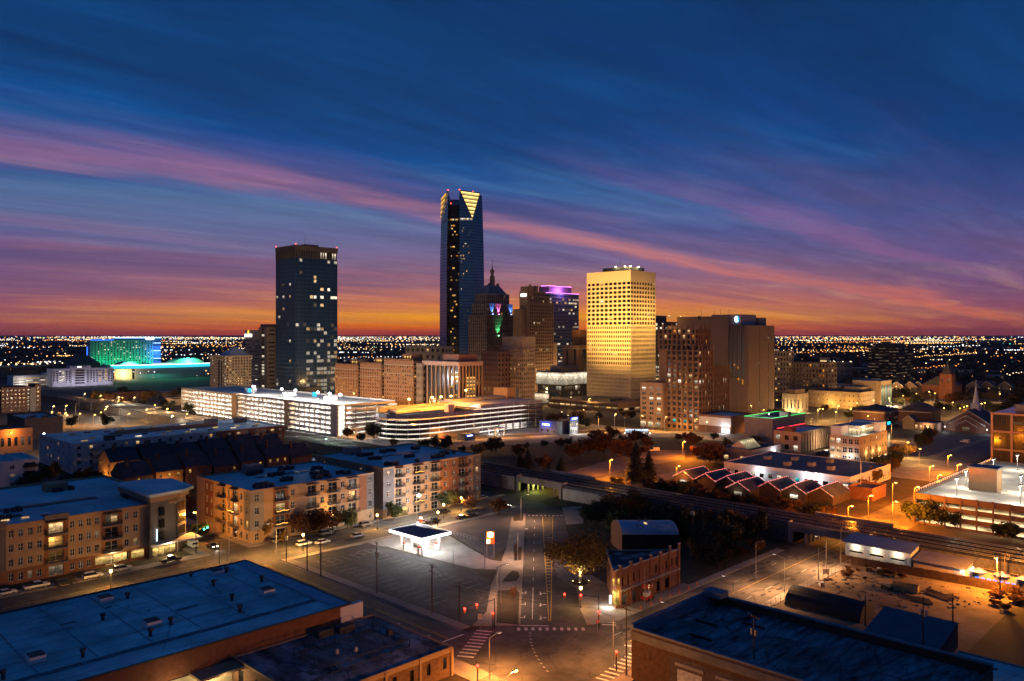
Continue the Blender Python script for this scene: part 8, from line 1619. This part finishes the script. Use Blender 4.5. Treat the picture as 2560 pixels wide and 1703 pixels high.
# underpass lamps
for (xx, yy, w, c_, lab) in ((232, 214, 420, (.85, .95, .15), 'greenish lamp inside the avenue underpass'), (240, 203, 300, (1, .7, .2), 'amber lamp deep in the avenue underpass'), (240, 95.5, 200, (1, .55, .15), 'amber lamp under the second railway bridge')):
    T = thing('underpass_lamp', lab, 'lamp', (xx, yy, 4.0)); MB().box(-.3, -.2, .1, .3, .2, .3).build('housing', BLACK, T); MB().box(-.25, -.15, .02, .25, .15, .09).build('lens', emit('underpass_lens', (1, .95, .4), 5), T); light(T, (0, 0, -.3), c_, w, .2)

def upole(u, v, h, lab, arms=1, trans=False):
    q = px(u, v); T = thing('utility_pole', lab, 'utility pole', (q[0], q[1], 0), 0); MB().tube((0, 0, 0), (0, 0, h), .17, .11, 8).build('pole', WOODP, T); an = PI / 4 + .5
    for k in range(arms):
        z = h - .4 - k * 1.3; MB().obox((0, 0), an, 1.3, .06, z, z + .13).build('crossarm', WOODP, T)
        for s in (-1.2, -.6, .6, 1.2): MB().tube((s * math.cos(an), s * math.sin(an), z + .13), (s * math.cos(an), s * math.sin(an), z + .38), .05, .04, 6).build('insulator', STEEL, T)
    if trans:
        for s in (-.45, .45): MB().tube((s * math.cos(an), s * math.sin(an), h - 3.4), (s * math.cos(an), s * math.sin(an), h - 2.4), .26, .26, 10).build('transformer', STEEL, T)
    return (q[0], q[1], h)
PO = [upole(716, 1405, 9.5, 'utility pole with crossarm nearest the sodium-lit junction', 1, True), upole(768, 1428, 11, 'bare timber pole right of the sodium-lit junction'), upole(802, 1442, 10, 'dark leaning timber pole by the empty car park', 0), upole(942, 1485, 12.5, 'utility pole with transformers at the car park verge', 1, True), upole(1080, 1535, 11, 'double-armed utility pole on the car park verge', 2), upole(1148, 1555, 8, 'thin dark pole at the lower corner of the car park', 1), upole(1566, 1690, 12.5, 'timber pole with crossarm at the right of the front junction', 1), upole(1885, 1760, 15, 'tall timber pole before the black-roofed building', 1, True), upole(2308, 1700, 15, 'timber pole with transformers right of the black-roofed building', 1, True), upole(2382, 1625, 11, 'crossarm pole by the dirt lane', 1), upole(2163, 1565, 6.5, 'short leaning pole at the quonset hut', 0), upole(1732, 1370, 13, 'transformer pole in the dark behind the wedge building', 1, True), upole(1796, 1355, 12, 'slim timber pole at the wood edge', 1), upole(1725, 1410, 7, 'pale concrete stub column in the dark lot', 0), upole(2500, 1500, 11, 'dark crossarm pole at the right end of the yard', 1), upole(2512, 1465, 8, 'floodlit timber pole in the dirt yard', 1)]
for u, v, h, lab in ((1890, 1445, 9, 'street lamp column on the pale street'), (2046, 1450, 8, 'lamp column by the yard fence'), (2102, 1415, 10, 'tall lamp column before the bridge'), (1612, 1518, 9, 'slim grey column before the wedge building'), (1252, 1510, 9, 'grey lamp column on the long grass island'), (1133, 1418, 6, 'dark short column at the forecourt corner'), (1212, 1425, 11, 'thin flagless pole by the price sign'), (2152, 1238, 14, 'tall white flagpole by the market annex')):
    q = px(u, v); T = thing('lamp_column', lab, 'pole', (q[0], q[1], 0)); MB().tube((0, 0, 0), (0, 0, h), .11, .06, 8).build('pole', WHITE if 'flagpole' in lab else STEEL, T); MB().tube((0, 0, h), (1.2, -1.2, h + .35), .05, .04, 6).build('arm', STEEL, T) if 'lamp' in lab else None
    MB().box(1.0, -1.5, h + .28, 1.4, -1.0, h + .42).build('lamp_head', STEEL, T) if 'lamp' in lab else None
def wire(a, c, sag, dx):
    m = MB(); p0 = Vector(a) + Vector((dx, dx * .4, -.1)); p1 = Vector(c) + Vector((dx, dx * .4, -.1)); pr_ = p0
    for i in range(1, 13): f = i / 12; p = p0.lerp(p1, f) - Vector((0, 0, sag * 4 * f * (1 - f))); m.tube(pr_, p, .022, .022, 3, 0, False); pr_ = p
    tag(m.build('overhead_wire', BLACK), 'thin overhead wire strung between utility poles', 'wire', 'overhead wires')
for i, j in ((0, 1), (1, 3), (3, 4), (4, 5), (5, 6), (6, 7), (11, 12), (8, 9), (7, 8)):
    for dx in (-.9, .9): wire(PO[i], PO[j], .9, dx)
# traffic signals
SIGR = emit('signal_red', (1, .03, .02), 14); SIGG = emit('signal_green', (.05, 1, .65), 14)
def head(T, loc, ang, state):
    c_, s_ = math.cos(ang), math.sin(ang); hd = MB().obox((loc[0], loc[1]), ang, .16, .2, loc[2], loc[2] + 1.15).build('signal_head', mat('signal_yellow', (.35, .22, .03), .6, .1, 1), T)
    for k, (nm, lens) in enumerate((('r', SIGR), ('y', None), ('g', SIGG))):
        on = state == nm; MB().ball((loc[0] + .2 * c_, loc[1] + .2 * s_, loc[2] + .95 - k * .36), .22 if on else .13, 0, 8, 5).build('signal_lens', lens if on else mat('lens_off', (.03, .03, .03), .3, 0), hd)
    if state in 'rg': light(T, (loc[0] + .75 * c_, loc[1] + .75 * s_, loc[2] + (.95 if state == 'r' else .25)), (1, .05, .03) if state == 'r' else (.05, 1, .6), 30, .2)
def signal(base, h, arm, heads, lab, aim):
    T = thing('traffic_signal', lab, 'traffic light', (base[0], base[1], .1)); MB().tube((0, 0, 0), (0, 0, h), .13, .09, 8).build('pole', BLACK, T); d = Vector((arm[0], arm[1]))
    if d.length > .1: MB().tube((0, 0, h - .3), (arm[0], arm[1], h + .1), .09, .05, 6).build('mast_arm', BLACK, T)
    for f, st_ in heads: head(T, (arm[0] * f, arm[1] * f, h - 1.0), aim, st_)
    return T
BACK = TH + PI                                                   # facing the camera
signal((134.5, 105.4), 6.3, (-4.1, 6.1), ((.52, 'r'), (1.0, 'r')), 'mast arm signal with two red lights at the avenue mouth', BACK); signal((117.9, 120.2), 6.3, (-8.6, -.1), ((.6, 'r'), (1.0, 'r')), 'mast arm signal with two red lights by the car park corner', BACK)
signal(px(1232, 1573)[:2], 3.4, (0, 0), ((0, 'r'),), 'short post signal showing red by the grass island', BACK); signal(px(1497, 1572)[:2], 3.6, (0, 0), ((0, 'r'),), 'post signal showing red at the striped crossing', BACK); signal(px(1541, 1678)[:2], 3.6, (0, 0), ((0, 'r'),), 'post signal with no-entry panel at the right kerb', BACK); signal(px(1194, 1715)[:2], 3.6, (0, 0), ((0, 'r'),), 'post signal at the lower left kerb of the front junction', BACK); signal(px(1718, 1720)[:2], 3.8, (0, 0), ((0, 'r'),), 'red signal before the roller doors', BACK)
signal(px(490, 1385)[:2], 6.5, (5.5, 4.5), ((.7, 'g'), (1.0, 'g')), 'mast arm signal with two green lights by the apartments', BACK); signal(px(548, 1412)[:2], 6.3, (7.5, 2.5), ((.95, 'y'),), 'dark mast arm signal at the warehouse corner', PI / 2); signal(px(612, 1350)[:2], 3.2, (0, 0), ((0, 'r'),), 'small red signal at the fairy-lit apartment corner', BACK)
T = thing('street_sign', 'white regulatory sign panel on the mast by the car park corner', 'sign', (*px(1200, 1575)[:2], 0), TH - PI / 2); MB().tube((0, 0, 0), (0, 0, 3.2), .05).build('post', STEEL, T); MB().box(-.45, -.06, 2.3, .45, -.02, 3.4).build('panel', WHITE, T); MB().box(-.3, -.08, 3.1, .3, -.065, 3.2).build('mark', mat('sign_mark_red', (.5, .05, .04), .6, 0), T); MB().box(-.3, -.08, 2.6, .3, -.065, 2.66).build('mark', BLACK, T); MB().box(-.3, -.08, 2.8, .3, -.065, 2.86).build('mark', BLACK, T)
T = thing('no_entry_sign', 'round red no-entry sign on the crossing post', 'sign', (*px(1494, 1580)[:2], 0), TH - PI / 2); MB().tube((0, 0, 0), (0, 0, 2.4), .05).build('post', STEEL, T); MB().poly([(.42 * math.cos(t * PI / 10), -.07, 2.2 + .42 * math.sin(t * PI / 10)) for t in range(20)]).build('disc', mat('no_entry_red', (.55, .05, .04), .5, 0), T); MB().box(-.28, -.09, 2.13, .28, -.075, 2.27).build('bar', WHITE, T)

# ------------------------------------------------------------------ the far plain: lights and woods to the horizon
rf = random.Random(5)
FLC = [emit('far_white', (1, .76, .46), 3.2), emit('far_warm', (1, .50, .15), 2.8), emit('far_orange', (1, .34, .06), 2.3), emit('far_cold', (.9, .95, 1), 2.8), emit('far_red', (1, .08, .05), 2.0), emit('far_green', (.1, 1, .5), 1.5)]
fl_ = MB()
def flight(x, y, s, z, c):
    k = len(fl_.v); fl_.v += [(x - s, y, z), (x, y - s, z), (x + s, y, z), (x, y + s, z), (x, y, z + s * .75), (x, y, z - s * .75)]
    for f in ((0, 1, 4), (1, 2, 4), (2, 3, 4), (3, 0, 4), (1, 0, 5), (2, 1, 5), (3, 2, 5), (0, 3, 5)): fl_.f.append(tuple(k + i for i in f)); fl_.m.append(c)
def ok_far(x, y): return depth(x, y) > 900 and abs((x * SA - y * CA) / depth(x, y)) < .75
n_ = 0
while n_ < 150:                                                  # lit roads running along the street grid
    Yd = 900 * (30 ** rf.random()); xx = rf.uniform(-.68, .68) * Yd; a, c = xx * SA + Yd * CA, -xx * CA + Yd * SA; d = rf.choice(((1, 0), (0, 1))); L_ = rf.uniform(.1, .35) * Yd; st_ = Yd * rf.uniform(.006, .014); col = rf.choice((0, 0, 1, 1, 2, 3)); t_ = 0
    while t_ < L_:
        x_, y_ = a + d[0] * t_, c + d[1] * t_
        if ok_far(x_, y_): flight(x_, y_, depth(x_, y_) * rf.uniform(.0005, .0009), 9 + rf.uniform(0, 3), col)
        t_ += st_ * rf.uniform(.7, 1.4)
    n_ += 1
for k in range(1700):                                            # scattered single lights, and clusters of car parks and yards
    Yd = 900 * (34 ** (rf.random() ** .8)); xx = rf.uniform(-.7, .7) * Yd; a, c = xx * SA + Yd * CA, -xx * CA + Yd * SA
    if rf.random() < .30 and xx < Yd * .1 and xx > -Yd * .45: continue
    flight(a, c, Yd * rf.uniform(.0004, .00085) * rf.choice((.5, .7, .9, 1.4)), 8 + rf.uniform(0, 6), rf.choices(range(6), (20, 34, 30, 8, 3, 2))[0])
for k in range(75):
    Yd = 1300 * (18 ** rf.random()); xx = rf.uniform(-.68, .68) * Yd; a, c = xx * SA + Yd * CA, -xx * CA + Yd * SA; col = rf.choice((0, 0, 1, 3))
    for j in range(rf.randint(8, 22)): flight(a + rf.gauss(0, .012) * Yd, c + rf.gauss(0, .012) * Yd, Yd * rf.uniform(.0005, .0010), 10, col)
o = fl_.build('far_city_lights', FLC); tag(o, 'carpet of tiny distant city lights out to the horizon', 'lights', kind='stuff')
wd = MB()
for k in range(9000):
    Yd = 760 * (9 ** (rf.random() ** .85)); xx = rf.uniform(-.72, .72) * Yd; a, c = xx * SA + Yd * CA, -xx * CA + Yd * SA
    if Yd < 1150 and (-.30 < xx / Yd < .34): continue
    if Yd < 1450 and xx / Yd < -.30: continue
    s = rf.uniform(4, 9) * (1 + Yd / 5000); h = rf.uniform(5, 11); p = [Vector((a + s * math.cos(t), c + s * math.sin(t), rf.uniform(.2, .6) * h)) for t in (rf.uniform(0, 1), 2.1, 4.2)]; tp = Vector((a, c, h)); lo = [Vector((q_.x, q_.y, 0)) for q_ in p]
    for i in range(3): wd.poly([p[i], p[(i + 1) % 3], tp], rf.randint(0, 1)); wd.q(lo[i], lo[(i + 1) % 3], p[(i + 1) % 3], p[i], rf.randint(0, 1))
tag(wd.build('far_woods', [mat('far_foliage', (.040, .034, .026), .95, 0), mat('far_foliage_russet', (.062, .042, .028), .95, 0)]), 'dark mass of distant suburban trees across the plain', 'woods', kind='stuff')
# low buildings scattered over the plain, some lit
for k in range(70):
    Yd = 860 * (4.2 ** rf.random()); xx = rf.uniform(-.66, .66) * Yd
    if Yd < 1250 and (-.34 < xx / Yd < .34): continue
    if xx / Yd < -.3 and Yd < 1600: continue
    a, c = xx * SA + Yd * CA, -xx * CA + Yd * SA; w, d, h = rf.uniform(18, 50), rf.uniform(16, 40), rf.uniform(5, 11)
    b = Bld('low_building', 'low flat-roofed building out among the distant lights', a, c, w, d, h, rf.choice([LIMED, STUCCOG, BRICKD, GREYW]), ROOF_GREY, group='low buildings on the far plain'); b.block(0, 0, w, d, 0, h, S=(4, 1, .5, .4, {'k': 3, 'w': 1, 'm': 1}), W=(4, 1, .5, .4, {'k': 3, 'c': 1, 'm': 1}), par=.4); b.done()
for k in range(26):
    u = rf.uniform(1880, 2540); v = rf.uniform(925, 985); q = px(u, v); w, d, h = rf.uniform(12, 28), rf.uniform(12, 24), rf.uniform(5, 12)
    wm = rf.choice([LIMED, STUCCOG, BRICKD, BRICKT]); b = Bld('low_building', ('tall ' if h > 8.5 else 'low ') + {'dark_limestone': 'stone', 'grey_stucco': 'grey', 'dark_brick': 'dark brick', 'tan_brick': 'tan brick'}[wm.name] + (' wide' if w > 20 else ' narrow') + ' block in the dark quarter beyond the museum', q[0], q[1], w, d, h, wm, rf.choice([ROOF_DK, ROOF_BLUE]), group='small blocks beyond the museum'); b.block(0, 0, w, d, 0, h, S=(4, 2, .4, .4, {'k': 5, 'w': 1, 'm': 1}), W=(4, 2, .4, .4, {'k': 5, 'w': 1, 'm': 1}), par=.4); b.done()

# evening haze over the plain
HAZE = 1.9e-5
hz = MB().box(-26000, -26000, -1.2, 42000, 42000, 270).build('haze', mat('haze_air', (1, 1, 1), 1, 0)); tag(hz, 'thin evening haze over the whole city', 'haze', kind='stuff')
hm = MATS['haze_air'].node_tree; hm.nodes.remove(hm.nodes['Principled BSDF']); hv = hm.nodes.new('ShaderNodeVolumePrincipled'); hv.inputs['Color'].default_value = (.78, .76, .82, 1); hv.inputs['Density'].default_value = HAZE
hm.links.new(hv.outputs[0], hm.nodes['Material Output'].inputs['Volume'])
